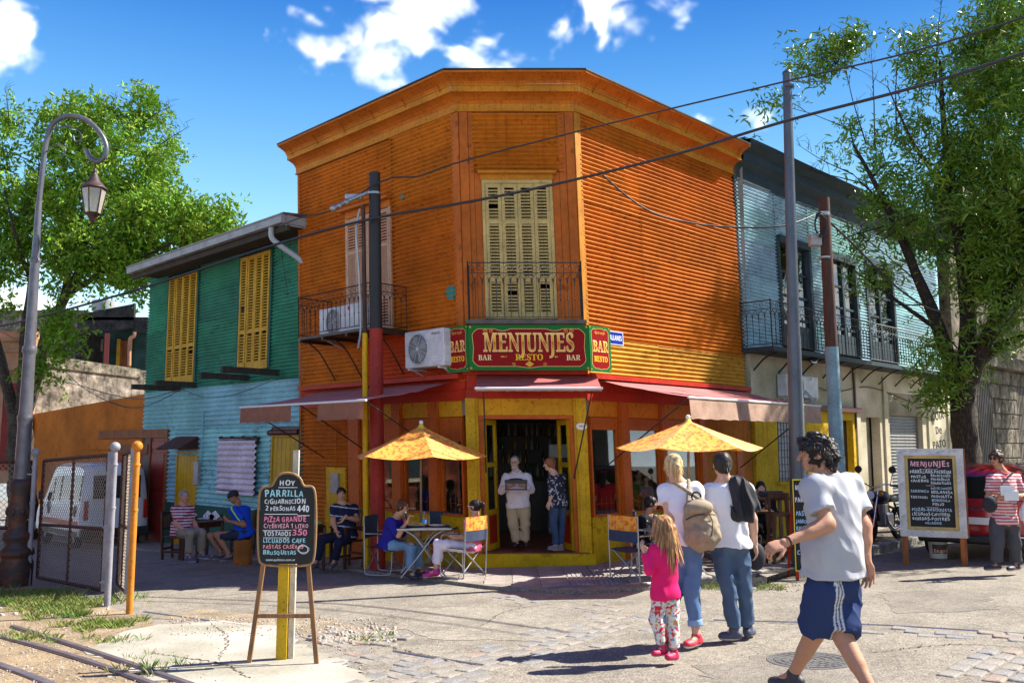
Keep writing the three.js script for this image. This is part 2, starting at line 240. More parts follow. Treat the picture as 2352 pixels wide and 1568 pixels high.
// sidewalk round the corner, with a low edge where it meets the crossing
const EDGE = [[250, 1258], [560, 1284], [825, 1314], [1005, 1338], [1120, 1353], [1230, 1361], [1340, 1364], [1440, 1360], [1540, 1352]].map((p) => ground(p[0], p[1]));
const EDGE2 = [[1540, 1352], [1717, 1338], [2104, 1247], [2280, 1214], [2420, 1190]].map((p) => ground(p[0], p[1]));
const SW_TOP = KERB, SW2_TOP = 0.13;
{
  const a = EDGE.map((p) => [p.x, p.z]);
  struct('sidewalk', slab([...a, [3.4, -13.2], [3.4, -20], [-22, -44], [-30, -44]], -.1, KERB - .012, true), MATS.pavement);
  const b = EDGE2.map((p) => [p.x, p.z]);
  struct('sidewalk', slab([...b, [40, -46], [30, -50], [3.41, -19], [3.41, b[0][1] - .02]], -.1, .12, true), MATS.pavement);
  const walk = scene.children[scene.children.length - 2];
  // paving slabs before the door
  const R = rng(8), geoms = [0, 1, 2].map((k) => new RoundedBoxGeometry(.392, .03, .392, 1, .006)); geoms.forEach((g) => uvMetres(g, 1.2));
  const rib = merge([cbox(.392, .02, .392), ...[0, 1, 2, 3, 4, 5].map((k) => rbox(.04, .014, .38, .006, -.163 + k * .065, .012, 0, 1))]); uvMetres(rib, 1.2);
  const inside = (x, z) => { const e = EDGE; for (let i = 0; i < e.length - 1; i++) if (x >= e[i].x && x < e[i + 1].x) return z < lerp(e[i].z, e[i + 1].z, (x - e[i].x) / (e[i + 1].x - e[i].x)); return false; };
  for (let i = -9; i < 8; i++) for (let j = 0; j < 12; j++) {
    const x = i * .4 + .2, z = -12.6 - j * .4; if (z < -15.2 - Math.max(0, Math.abs(x - .2) - 1.0) * .95) continue;
    if (x > 3.2 || ![[-.2, .2], [.2, .2], [-.2, -.2], [.2, -.2]].every(([p, q]) => inside(x + p, z + q))) continue;
    const tactile = i === 2 || i === 3; const m = mesh(tactile ? 'tactile_tile' : 'paving_slab', tactile ? rib : geoms[0], tileM[Math.floor(R() * 3)], walk);
    m.position.set(x, G(x, z) + KERB - .012 + (R() - .5) * .003, z); m.rotation.set(.033, (R() - .5) * .01, .024);
  }
  // kerb stones of the raised pavement
  const walk2 = scene.children.filter((o) => o.name === 'sidewalk_001')[0];
  for (let i = 0; i < EDGE2.length - 2; i++) { const p = EDGE2[i], q = EDGE2[i + 1], L = p.distanceTo(q), n = Math.round(L / .75);
    for (let k = 0; k < n; k++) { const c = p.clone().lerp(q, (k + .5) / n), l = L / n - .015, g = new RoundedBoxGeometry(l, .22 + R() * .03, .2 + R() * .04, 2, .03), pp = g.attributes.position; for (let j = 0; j < pp.count; j++) { const e = fbm(pp.getX(j) * 5 + k, pp.getY(j) * 6 + i, pp.getZ(j) * 5, 2) - .5; pp.setXYZ(j, pp.getX(j), pp.getY(j) + e * .05, pp.getZ(j) + e * .05); } g.computeVertexNormals();
      const m = mesh('kerb_stone', g, MATS.kerbstone, walk2); m.position.set(c.x, G(c.x, c.z) + .035, c.z); m.rotation.y = Math.atan2(-(q.z - p.z), q.x - p.x) + (R() - .5) * .05; m.rotation.z = (R() - .5) * .04; } }
}
{ // old setts showing through the road
  const R = rng(21), road = scene.children.find((o) => o.name === 'road');
  const shapes = [0, 1, 2, 3, 4].map((k) => { const g = new RoundedBoxGeometry(.205 + R() * .05, .06, .125 + R() * .02, 2, .022), p = g.attributes.position; for (let j = 0; j < p.count; j++) { const n = fbm(p.getX(j) * 14 + k * 9, p.getY(j) * 10, p.getZ(j) * 14, 2) - .5; p.setXYZ(j, p.getX(j) + n * .03, p.getY(j) + n * .016, p.getZ(j) + n * .03); } g.computeVertexNormals(); return uvMetres(g, .5); });
  let count = 0;
  function band(pa, pb, rows, dens, up = .004) {
    const a = ground(...pa), b = ground(...pb), dir = b.clone().sub(a).setY(0), L = dir.length(); dir.normalize(); const side = new V3(-dir.z, 0, dir.x), ang = Math.atan2(-dir.z, dir.x);
    for (let r = 0; r < rows; r++) for (let k = 0; k < L / .245; k++) {
      if (R() > dens(r / (rows - 1 || 1), k * .245 / L)) continue; if (count >= 296) return;
      const q = a.clone().addScaledVector(dir, (k + (r % 2) * .5) * .245 + (R() - .5) * .03).addScaledVector(side, (r - rows / 2) * .152 + (R() - .5) * .02); count++;
      const m = mesh('sett', shapes[Math.floor(R() * 5)], cobM[R() < .45 ? 0 : R() < .5 ? 2 : R() < .75 ? 1 : 3], road); m.position.set(q.x, G(q.x, q.z) - .025 + up + R() * .010, q.z); m.rotation.set((R() - .5) * .06, ang + (R() - .5) * .10, (R() - .5) * .06);
    }
  }
  band([930, 1590], [1545, 1396], 7, (r, t) => (t < .12 ? .95 : .82) * (r < .2 || r > .8 ? .6 : 1), -.002);
  band([1150, 1352 + 20], [1400, 1404], 4, () => .55, -.006);
  band([735, 1462], [905, 1474], 4, () => .62, .012);
  band([700, 1490], [1010, 1560], 4, () => .75, -.003);
  band([2285, 1560], [2380, 1500], 4, () => .9, .006);
  band([2010, 1450], [2380, 1470], 3, () => .6, .0);
}
// tram rail let into the road, and the two rails beside the verge
function railAlong(pxs, name, w, h, m, lift) {
  const p = pxs.map((q) => ground(q[0], q[1])), c = new THREE.CatmullRomCurve3(p), n = 30, prof = [[-w / 2, 0], [-w / 2, h - .012], [-w / 2 + .01, h], [w / 2 - .01, h], [w / 2, h - .012], [w / 2, 0]];
  const g = grid(prof.length - 1, n, (u, t) => { const q = c.getPoint(t), d = c.getTangent(t), s = new V3(-d.z, 0, d.x).normalize(), k = prof[Math.round(u * (prof.length - 1))]; return [q.x + s.x * k[0], G(q.x, q.z) + lift + k[1], q.z + s.z * k[0]]; });
  return struct(name, g.toNonIndexed(), m);
}
for (const [a, b, c] of [[[-120, 1432], [170, 1512], [420, 1600]], [[28, 1441], [230, 1505], [540, 1612]]].map((q) => q)) {
  const r = railAlong([a, b, c], 'rail', .066, .034, MATS.railsteel, -.005); r.geometry.computeVertexNormals();
}
railAlong([[-30, 1520], [60, 1552], [200, 1610]], 'rail', .075, .03, MATS.railsteel, -.004);
railAlong([[1640, 1424], [2024, 1436], [2420, 1460]], 'tram_rail', .05, .012, MATS.polished, -.004);
railAlong([[330, 1405], [520, 1432], [600, 1445]], 'tram_rail', .05, .012, MATS.polished, -.003);
railAlong([[905, 1496], [1000, 1512], [1110, 1528]], 'tram_rail', .05, .012, MATS.polished, -.003);
{ // repair patches in the asphalt and dirt-filled cracks
  const R = rng(14), pm = mat('asphaltPatch', [.285, .265, .235], { t: T.asphalt, b: T.asphaltB, bs: .005, m: 1.5, r: .94 }), pm2 = mat('asphaltPatch2', [.37, .345, .30], { t: T.asphalt, b: T.asphaltB, bs: .005, m: 1.9, r: .94 });
  struct('asphalt_patch', sheet(patchPoly([[905, 1400], [1130, 1392], [1400, 1408], [1440, 1432], [1240, 1470], [1000, 1470], [905, 1440]], .05, R), .003), pm2); struct('asphalt_patch', sheet(patchPoly([[1600, 1530], [1790, 1500], [1990, 1540], [1900, 1600], [1660, 1600]], .06, R), .003), pm); struct('asphalt_patch', sheet(patchPoly([[2020, 1360], [2240, 1352], [2300, 1400], [2060, 1410]], .05, R), .003), pm);
  const crack = (pxs, w, lift) => { const p = pxs.map((q) => ground(q[0], q[1])), c = new THREE.CatmullRomCurve3(p), n = 60, L = [], Q = []; for (let i = 0; i <= n; i++) { const q = c.getPoint(i / n), d = c.getTangent(i / n), e = (R() - .5) * .05, k = w * (.3 + R()) * (1 - Math.abs(i / n - .5)); L.push([q.x - d.z * (e + k), q.z + d.x * (e + k)]); Q.unshift([q.x - d.z * (e - k), q.z + d.x * (e - k)]); } struct('ground_crack', sheet([...L, ...Q], lift), MATS.dirtDark); };
  mat('dirtDark', [.14, .12, .095], { t: T.dirt, m: .6, r: 1 });
  crack([[330, 1500], [420, 1512], [520, 1530], [570, 1560]], .012, .0125); crack([[480, 1430], [520, 1470], [500, 1520]], .008, .0125); crack([[700, 1470], [790, 1476], [880, 1470], [905, 1480]], .03, .0095); crack([[860, 1478], [1000, 1510], [1110, 1530]], .014, .007); crack([[1560, 1424], [1800, 1432], [2020, 1440]], .01, .007); crack([[1300, 1400], [1500, 1420], [1640, 1418]], .008, .007); crack([[2000, 1500], [2200, 1480], [2380, 1490]], .01, .007); crack([[1100, 1440], [1180, 1400], [1290, 1385]], .007, .007);
}
{ // manhole
  const c = ground(1862, 1517), t = worldThing('manhole_cover', 'round cast iron manhole cover set in the road beside the striding man', 'manhole cover', c.clone());
  const tilt = (g) => { const p = g.attributes.position; for (let i = 0; i < p.count; i++) { const x = p.getX(i) + c.x, z = p.getZ(i) + c.z; p.setXYZ(i, x, p.getY(i) + G(x, z), z); } g.computeVertexNormals(); return g; };
  const ringG = (r0, r1, y0, y1, n = 48) => new THREE.LatheGeometry([[r0, y0], [r0, y1], [r1, y1], [r1, y0]].map((q) => new THREE.Vector2(...q)), n);
  mesh('rim', tilt(ringG(.315, .345, -.02, .007).toNonIndexed()), MATS.iron, t);
  mesh('plate', tilt(new THREE.CylinderGeometry(.31, .31, .02, 48).translate(0, -.005, 0)), MATS.iron, t);
  for (const [r0, r1, n] of [[.245, .29, 26], [.18, .23, 20], [.115, .165, 14], [.05, .1, 8]]) for (let k = 0; k < n; k++) {
    const a0 = (k + .1) / n * 2 * Math.PI, a1 = (k + .9) / n * 2 * Math.PI; mesh('stud_block', tilt(slab([[Math.cos(a0) * r0, Math.sin(a0) * r0], [Math.cos(a0) * r1, Math.sin(a0) * r1], [Math.cos(a1) * r1, Math.sin(a1) * r1], [Math.cos(a1) * r0, Math.sin(a1) * r0]].reverse(), .004, .010)), MATS.iron, t);
  }
}
{ // grass on the verge, pebbles and litter
  const R = rng(33), blade = merge([0, 1, 2, 3, 4, 5, 6].map((k) => { const a = k * 2.4, b = .5 + .5 * ((k * 7) % 5) / 5, x = Math.cos(a) * .03, z = Math.sin(a) * .03, w = .005; const g = new THREE.BufferGeometry(); const tx = x + Math.cos(a) * .05, tz = z + Math.sin(a) * .05, h = .03 + .045 * b; g.setAttribute('position', new THREE.Float32BufferAttribute([x - Math.sin(a) * w, 0, z + Math.cos(a) * w, x + Math.sin(a) * w, 0, z - Math.cos(a) * w, x * 1.6, h * .6, z * 1.6, x + Math.sin(a) * w, 0, z - Math.cos(a) * w, tx, h, tz, x * 1.6, h * .6, z * 1.6], 3)); g.computeVertexNormals(); return g; }));
  const gm = mat('grass', [.14, .22, .03], { r: .8, ds: true, tr: .25 });
  const spots = []; const add = (X, Y, sx, sy, n) => { for (let i = 0; i < n; i++) { const a = R() * 6.28, r = (R() + R() + R()) / 1.9; const q = ground(X + Math.cos(a) * r * sx, Y + Math.sin(a) * r * sy); if (fbm(q.x * 2.2, q.z * 2.2, 3, 2) > .45) spots.push(q); } };
  add(90, 1385, 190, 26, 560); add(190, 1400, 95, 18, 480); add(45, 1372, 90, 16, 360); add(270, 1412, 70, 9, 300); add(330, 1418, 40, 8, 160); add(240, 1436, 50, 6, 160); add(75, 1428, 18, 6, 40); add(35, 1450, 50, 9, 60); add(250, 1470, 60, 8, 30); add(160, 1445, 60, 8, 60); add(90, 1470, 60, 8, 40); add(330, 1530, 90, 20, 40); add(870, 1470, 50, 8, 14); add(1740, 1352, 60, 5, 40); add(1640, 1350, 30, 4, 20);
  const im = new THREE.InstancedMesh(blade, gm, spots.length); im.name = 'grass'; const M = new THREE.Matrix4(), q = new THREE.Quaternion(), col = new THREE.Color();
  spots.forEach((p, i) => { q.setFromAxisAngle(new V3(0, 1, 0), R() * 6.28); const s = .5 + R() * .9; im.setMatrixAt(i, M.compose(new V3(p.x, G(p.x, p.z), p.z), q, new V3(s, s * (.7 + R() * .6), s))); const dry = R(); im.setColorAt(i, col.setRGB(dry > .6 ? 1.8 : .75 + R() * .5, dry > .6 ? 1.2 : .8 + R() * .4, dry > .6 ? 1.9 : .8)); });
  im.castShadow = im.receiveShadow = true; tag(im, 'patchy green and dry grass on the dirt verge under the gate', 'grass', null, 'stuff'); scene.add(im);
  const peb = new THREE.IcosahedronGeometry(1, 0), ps = []; const addP = (X, Y, sx, sy, n, s) => { for (let i = 0; i < n; i++) ps.push([ground(X + (R() - .5) * 2 * sx, Y + (R() - .5) * 2 * sy), s * (.4 + R())]); };
  addP(200, 1500, 330, 70, 1100, .009); addP(640, 1440, 250, 22, 500, .012); addP(820, 1462, 90, 18, 260, .022); addP(560, 1500, 300, 40, 160, .008); addP(1400, 1450, 900, 60, 260, .006); addP(110, 1400, 150, 20, 60, .02); addP(1750, 1350, 120, 10, 120, .012);
  const pm = new THREE.InstancedMesh(peb, mat('pebble', [.36, .31, .25], { r: .95 }), ps.length); pm.name = 'gravel';
  ps.forEach(([p, s], i) => { q.setFromAxisAngle(new V3(R(), R(), R()).normalize(), R() * 6); pm.setMatrixAt(i, M.compose(new V3(p.x, G(p.x, p.z) + s * .3, p.z), q, new V3(s * (1 + R()), s * .8, s))); });
  pm.castShadow = pm.receiveShadow = true; tag(pm, 'loose gravel and crumbs scattered over verge and road', 'gravel', null, 'stuff'); scene.add(pm);
}
// ---------- the corner house ----------
const D0 = -ground(1210, 1300, KERB).z, LEAN = .035;
const O = new Wall(0, -D0, 1, 0, LEAN), XL = O.s(1075, 1000), XR = O.s(1348, 1000);
const cL = O.pt(XL, -.5), cR = O.pt(XR, -.5);
const W = new Wall(cL.x, cL.z, 1, 1, LEAN), E = new Wall(cR.x, cR.z, 1, -1, LEAN);
const WEND = -5.14, EEND = 5.16, yB = -.62, yC = 7.32, TAN = Math.tan(Math.PI / 8);
mat('orangeTin', [.58, .16, .012], { t: T.paint, m: 2.7, r: .62, spec: .22 });
mat('orangeTin2', [.64, .19, .018], { t: T.paint, m: 2.3, r: .6, spec: .22 });
mat('redTin', [.58, .07, .015], { t: T.peeling, m: 1.6, r: .5 });
mat('mustardTin', [.66, .37, .04], { t: T.peeling, m: 2.1, r: .6, spec: .22 });
mat('corniceY', [.58, .225, .018], { t: T.paint, m: 1.6, r: .6, b: T.woodB, bs: .001 });
mat('corniceO', [.55, .15, .012], { t: T.paint, m: 1.6, r: .6 });
mat('boardO', [.54, .13, .012], { t: T.peeling, m: 2.2, r: .55 });
mat('yellowWood', [.70, .40, .010], { t: T.paint, m: 1.2, r: .55, b: T.woodB, bs: .001 });
mat('yellowPanel', [.74, .36, .015], { t: T.paint, m: 1.9, r: .6 });
mat('orangePanel', [.74, .24, .014], { t: T.paint, m: 1.9, r: .6 });
mat('yellowDado', [.64, .41, .008], { t: T.peeling, m: 1.7, r: .8, b: T.plasterB, bs: .004 });
mat('redWood', [.52, .035, .014], { t: T.paint, m: 1.2, r: .5 });
mat('frameO', [.58, .125, .014], { t: T.paint, m: 1.3, r: .5 });
mat('orangeStucco', [.55, .19, .03], { t: T.paint, m: 2.5, r: .85, b: T.plasterB, bs: .003 });
mat('creamShutter', [.60, .44, .16], { t: T.paint, m: 1.1, r: .6 });
mat('pinkShutter', [.60, .36, .22], { t: T.paint, m: 1.1, r: .6 });
mat('blackIron', [.045, .042, .04], { t: T.metal, m: .7, r: .5, metal: .3 });
mat('rustIron', [.16, .11, .075], { t: T.rust, m: .4, r: .75, metal: .2 });
mat('roofTin', [.30, .30, .29], { t: T.rust, m: 1.5, r: .6, metal: .3 });
mat('interior', [.30, .26, .22], { t: T.plaster, m: 3, r: .95 });
mat('interiorWall', [.30, .30, .26], { t: T.plaster, m: 3, r: .95 });
mat('darkWood', [.075, .04, .022], { t: T.wood, m: .6, r: .5 });
const glass = mat('glass', [.93, .96, .95], { r: .02, tr: 1, ior: 1.5 });
mat('terracotta', [.36, .12, .06], { t: T.stone, m: .8, r: .7 });

function corrugated(w, h, pitch = .078, amp = .018, seed = 1) {
  const rows = Math.round(h / pitch * 8), cols = Math.max(2, Math.round(w / .35));
  const g = grid(cols, rows, (a, b) => { const x = a * w, y = b * h; const dent = (fbm(x * 1.3 + seed * 7, y * 1.1, seed, 3) - .5) * .022, wob = (fbm(x * .8 + seed, y * 2.5, seed + 9, 2) - .5) * .02; return [x, y, amp * Math.cos((y + wob) / pitch * 2 * Math.PI) + dent]; });
  const p = g.attributes.position, uv = g.attributes.uv; for (let i = 0; i < p.count; i++) uv.setXY(i, p.getX(i) + seed * .37, p.getY(i) + seed * .61);
  g.userData.metric = true; return g;
}
const TINT = {};
const tinted = (m, k) => TINT[m.name + k] ??= (() => { const c = m.clone(); c.color.multiplyScalar([1, .9, 1.07, .95, 1.02][k]); c.color.g *= [1, .94, 1.08, 1.04, .97][k]; c.userData = { ...m.userData }; return c; })();
function tin(parent, wall, s0, s1, y0, y1, m, seed, n = .03, pitch = .08, amp = .024) { // courses of lapped sheets
  const R = rng(seed * 37 + 5), h = pitch * 10, rows = Math.max(1, Math.round((y1 - y0) / h)); let last;
  for (let k = 0; k < rows; k++) {
    const b = y0 + k * h, t = k === rows - 1 ? y1 : b + h + .03, g = corrugated(s1 - s0, t - b, pitch, amp, seed + k * 3), uv = g.attributes.uv, mm = tinted(m, Math.floor(R() * 5)); for (let i = 0; i < uv.count; i++) uv.setXY(i, uv.getX(i) / m.userData.m, uv.getY(i) / m.userData.m);
    g.translate(s0, b, n + (k % 2) * .005 + R() * .004); g.userData.uv = true; last = wmesh('corrugated_sheet', wall, g, mm, parent);
  } return last;
}
function shutter(parent, wall, s0, s1, y0, y1, m, o = {}) {   // a louvred leaf with its slats
  const st = o.stile ?? .045, n0 = o.n ?? .05, th = .035, mid = o.mid === undefined ? [y0 + (y1 - y0) * .62] : o.mid, rails = [y0, ...mid, y1], fr = [];
  fr.push(box(s0, s0 + st, y0, y1, n0, n0 + th), box(s1 - st, s1, y0, y1, n0, n0 + th), box(s0 + st, s1 - st, y0, y0 + (o.foot ?? .12), n0 + .002, n0 + th - .002), box(s0 + st, s1 - st, y1 - .07, y1, n0 + .002, n0 + th - .002));
  mid.forEach((r) => fr.push(box(s0 + st, s1 - st, r - .035, r + .035, n0 + .002, n0 + th - .002)));
  const leaf = wmesh('shutter', wall, fr, m, parent), w = s1 - s0 - 2 * st + .004, pitch = o.pitch ?? .056;
  const slat = keepUV(uvMetres(new THREE.BoxGeometry(w, .038, .008).rotateX(-.55), 1)).applyMatrix4(wall.lin), R = rng(Math.round(s0 * 1000) + 7);
  for (let k = 0; k < rails.length - 1; k++) { const a = rails[k] + (k ? .035 : (o.foot ?? .12)) + .02, b = rails[k + 1] - (k === rails.length - 2 ? .07 : .035) - .015, c = Math.floor((b - a) / pitch);
    for (let i = 0; i <= c; i++) { if (R() < (o.miss ?? .012)) continue; const s = mesh('slat', slat, m, leaf); s.position.copy(wall.pt((s0 + s1) / 2, a + i * pitch, n0 + th / 2)); } }
  return leaf;
}
function railing(parent, P, len, h, m, o = {}) {       // P(u 0..1, y) -> point; bars, arches and scrolls of a wrought iron panel
  const n = Math.max(2, Math.round(len / (o.gap ?? .115))), bars = [], r = o.r ?? .007;
  for (let i = 0; i <= n; i++) mesh('baluster', [cyl(P(i / n, .05), P(i / n, h * .74), r, r, 5), ball(P(i / n, h * .36), r * 2.1, 4)], m, parent);
  const scroll = []; for (let i = 0; i < n; i++) { const a = i / n, b = (i + 1) / n, c = (a + b) / 2; scroll.push(tubeAlong([P(a, h * .6), P(a + (c - a) * .3, h * .72), P(c, h * .80), P(b - (b - c) * .3, h * .72), P(b, h * .6)], r * .7, 8, 4));
    const cir = []; for (let k = 0; k <= 11; k++) { const t = k / 11 * Math.PI * 1.8, q = 1 - k / 24; cir.push(P(c + Math.cos(t) * .36 * q / n, h * .905 + Math.sin(t) * .052 * q)); } scroll.push(tubeAlong(cir, r * .7, 12, 4)); }
  mesh('scrollwork', scroll, m, parent);
  mesh('hand_rail', [bar(P(0, h), P(1, h), r * 2.6, r * 2.2), bar(P(0, h * .82), P(1, h * .82), r * 1.6, r * 1.6), bar(P(0, .05), P(1, .05), r * 1.8, r * 1.8)], m, parent);
  mesh('corner_post', [cyl(P(0, 0), P(0, h * 1.03), r * 1.6, r * 1.6, 6), cyl(P(1, 0), P(1, h * 1.03), r * 1.6, r * 1.6, 6)], m, parent);
}
const house = worldThing('corner_house', 'two-storey corner house clad in orange corrugated tin with red and yellow ground floor', 'building', v(.3, -.5, -D0 - 1));
{
  // solid backing, roof and the room behind the windows
  const WB = new Wall(cL.x, cL.z, 1, 1, LEAN), core = MATS.interior;
  wmesh('wall_core', W, wallWithHoles(WEND, 0, 2.05, yC + .3, -.2, -.002, [[W.s(801, 600) + .04, W.s(905, 600) - .04, 3.66, 6.0]]), core, house); wmesh('wall_core', O, wallWithHoles(XL, XR, 2.05, yC + .3, -.2, -.002, [[O.s(1112, 600) + .04, O.s(1275, 600) - .04, 3.68, 6.06]]), core, house); wmesh('wall_core', E, box(0, EEND, 2.05, yC + .3, -.2, -.002), core, house);
  wmesh('wall_core', O, box(XL, XR, yB, -.235, -.3, -.02), core, house);
  const wE = W.pt(WEND, 0), eE = E.pt(EEND, 0), bk = -D0 - 9, lo = (y) => { const l = [W.pt(WEND, y, -.1), W.pt(0, y, -.1), E.pt(0, y, -.1), E.pt(EEND, y, -.1)]; return [...l.map((p) => [p.x, p.z]), [eE.x - .2, bk], [wE.x + .2, bk]]; };
  mesh('floor', slab(lo(-.3), -.34, -.235), MATS.terracotta, house);
  mesh('ceiling', slab(lo(2.3), 2.35, 2.5), MATS.interior, house);
  mesh('roof', slab(lo(7.6), 7.76, 7.84), MATS.roofTin, house);
  const P = lo(0); for (const [i, j] of [[3, 4], [4, 5], [5, 0]]) { const a = P[i], b = P[j], L = Math.hypot(b[0] - a[0], b[1] - a[1]), g = box(0, L, -1.2, 7.75, -.1, .1); g.rotateY(Math.atan2(-(b[1] - a[1]), b[0] - a[0])).translate(a[0], 0, a[1]); mesh('rear_wall', g, MATS.interiorWall, house); }
  // upper sheets
  const yS = 2.62, p1 = W.s(908, 600), p2 = W.s(716, 600);
  tin(house, W, WEND, p2, 4.0, yC, MATS.orangeTin, 1, .031); tin(house, W, p2 - .04, p1, 4.0, yC, MATS.orangeTin, 2); tin(house, W, p1 - .04, -.12, 3.55, yC, MATS.orangeTin, 3, .032);
  tin(house, W, WEND, W.s(835, 800), yS, 4.03, MATS.orangeTin2, 4, .034); tin(house, W, W.s(835, 800) - .02, -.1, yS, 3.58, MATS.redTin, 5, .036);
  tin(house, O, XL + .2, XR - .2, 6.24, yC, MATS.orangeTin, 6);
  const e1 = E.s(1475, 600); tin(house, E, .1, e1, 3.38, yC, MATS.orangeTin, 7); tin(house, E, e1 - .03, EEND, 3.38, yC, MATS.orangeTin, 8, .033);
  tin(house, E, .1, e1 + .3, yS, 3.42, MATS.mustardTin, 9, .037); tin(house, E, e1 + .27, EEND, yS, 3.42, MATS.mustardTin, 10, .039);
  // corner boards
  for (const [a, b] of [[XL - .0, XL + .15], [XL + .15, XL + .24]]) wmesh('corner_board', O, box(a + .003, b - .003, 2.7, yC, .0, a > XL + .1 ? .035 : .055), MATS.boardO, house);
  for (const [a, b] of [[XR - .28, XR - .15], [XR - .15, XR]]) wmesh('corner_board', O, box(a + .003, b - .003, 2.7, yC, .0, a > XR - .2 ? .055 : .035), MATS.boardO, house);
  wmesh('corner_board', W, box(-.16, .02, 2.62, yC, 0, .05), MATS.boardO, house); wmesh('corner_board', E, box(-.02, .13, 2.62, yC, 0, .05), MATS.corniceY, house);
  wmesh('corner_board', W, box(WEND - .02, WEND + .05, 2.0, yC, -.02, .05), MATS.boardO, house);
  // boards either side of the french window
  const wl = O.s(1112, 600), wr = O.s(1275, 600), wt = 6.06, wb = 3.68;
  wmesh('board', O, box(XL + .243, wl - .002, 3.5, 6.24, 0, .03), MATS.boardO, house); wmesh('board', O, box(wr + .002, XR - .283, 3.5, 6.24, 0, .03), MATS.boardO, house);
  wmesh('lintel', O, [box(wl - .06, wr + .07, 6.19, 6.235, .03, .16), box(wl - .02, wr + .02, 6.10, 6.19, .03, .075)], MATS.corniceY, house);
  wmesh('window_frame', O, [box(wl, wl + .05, wb, 6.10, -.05, .06), box(wr - .05, wr, wb, 6.10, -.05, .06), box(wl + .05, wr - .05, wt - .02, 6.10, -.05, .055)], MATS.creamShutter, house);
  const sw = (wr - wl - .1) / 4; for (let k = 0; k < 4; k++) shutter(house, O, wl + .05 + k * sw + .003, wl + .05 + (k + 1) * sw - .003, wb, wt - .025, MATS.creamShutter, { mid: [5.36, 4.35], foot: .09, n: k === 1 || k === 2 ? .0 : .008, miss: k === 1 ? .05 : .01, stile: .055 });
  // window of the west wing with pale shutters
  const al = W.s(801, 600), ar = W.s(905, 600);
  wmesh('lintel', W, [box(al - .10, ar + .05, 6.14, 6.18, .03, .2), box(al, ar, 6.0, 6.14, .03, .08)], MATS.corniceO, house);
  wmesh('window_frame', W, [box(al, al + .05, 3.66, 6.0, .03, .08), box(ar - .05, ar, 3.66, 6.0, .03, .08)], MATS.pinkShutter, house);
  const aw = (ar - al - .1) / 4; for (let k = 0; k < 4; k++) shutter(house, W, al + .05 + k * aw + .003, al + .05 + (k + 1) * aw - .003, 3.68, 5.98, MATS.pinkShutter, { mid: [5.3, 4.3], n: .05 });
  // a patch in the tin and a stray pipe end
  wmesh('wall_patch', W, new THREE.CylinderGeometry(.13, .13, .03, 9).rotateX(Math.PI / 2).translate(W.s(1041, 672), W.y(1041, 672), .045), mat('patchGreen', [.04, .24, .20], { t: T.peeling, m: .4, r: .7 }), house);
  wmesh('wall_patch', W, new THREE.CylinderGeometry(.055, .05, .03, 8).rotateX(Math.PI / 2).translate(W.s(929, 453), W.y(929, 453), .045), MATS.patchGreen, house);
  // cornice with mitred corners: frieze, cove, corona, gutter
  const prof = { frieze_board: [[.03, 0], [.075, 0], [.075, .035], [.05, .045], [.055, .20]], cove: [[.055, .20], [.08, .28], [.13, .35], [.20, .40], [.235, .41]], corona: [[.235, .41], [.25, .41], [.25, .565], [.27, .57], [.275, .60]], gutter: [[.275, .60], [.30, .66], [.34, .70], [.42, .76], [.46, .78], [.465, .83], [.44, .835], [.0, .84]] };
  const pm = { frieze_board: MATS.corniceY, cove: MATS.corniceO, corona: MATS.corniceY, gutter: MATS.corniceO };
  for (const [wall, s0, s1, ml, mr] of [[W, WEND - .06, 0, 0, 1], [O, XL, XR, 1, 1], [E, 0, EEND + .02, 1, 0]]) {
    for (const k in prof) { const q = prof[k], n = Math.max(2, Math.round((s1 - s0) / .25)), g = grid(n, q.length - 1, (a, b) => { const c0 = q[Math.round(b * (q.length - 1))], c = [c0[0] * 1.1, c0[1] * .67], e0 = s0 - ml * c[0] * TAN, e1 = s1 + mr * c[0] * TAN, s = lerp(e0, e1, a); return [s, yC + c[1] + (fbm(s * 1.7, c[1] * 3, 4, 2) - .5) * (k === 'gutter' ? .03 : .012), c[0] + (fbm(s * 2.1 + 5, c[1], 8, 2) - .5) * .02]; }).toNonIndexed(); g.computeVertexNormals(); uvMetres(g, 1.6); wmesh(k, wall, g, pm[k], house); }
    if (!ml || !mr) { const all = Object.values(prof).flat().map((c) => [c[0] * 1.1, yC + c[1] * .67]); all.push([0, yC]); const g = prism(all, 0, .02).rotateY(-Math.PI / 2); g.translate(ml ? s1 : s0 + .02, 0, 0); wmesh('cornice_end', wall, g, MATS.corniceY, house); }
    const nst = Math.round((s1 - s0) / 1.15) + 1; for (let k = 0; k < nst; k++) { const s = lerp(s0 + .2, s1 - .2, nst > 1 ? k / (nst - 1) : .5) + .03; wmesh('gutter_strap', wall, [bar(v(s, yC + .56, .515), v(s + .01, yC + .415, .335), .022, .012), bar(v(s + .01, yC + .415, .335), v(s + .01, yC + .33, .285), .022, .012)], MATS.corniceO, house); }
    wmesh('roof_edge', wall, box(s0 - ml * .51 * TAN, s1 + mr * .51 * TAN, yC + .561, yC + .585, .1, .525), MATS.blackIron, house);
  }
  // ground floor timber
  wmesh('beam', W, box(WEND + .02, .02, 2.3, 2.46, -.05, .07), MATS.redWood, house); wmesh('beam', O, box(XL - .02, XR + .02, 2.33, 2.47, -.05, .085), MATS.redWood, house); wmesh('beam', E, box(-.02, EEND, 2.3, 2.46, -.05, .07), MATS.redWood, house);
  wmesh('fascia', W, box(WEND + .03, .0, 2.46, 2.72, 0, .04), MATS.redWood, house); wmesh('fascia', O, box(XL, XR, 2.47, 2.9, -.02, .045), MATS.redWood, house); wmesh('fascia', E, box(0, EEND, 2.46, 2.72, 0, .04), MATS.redWood, house);
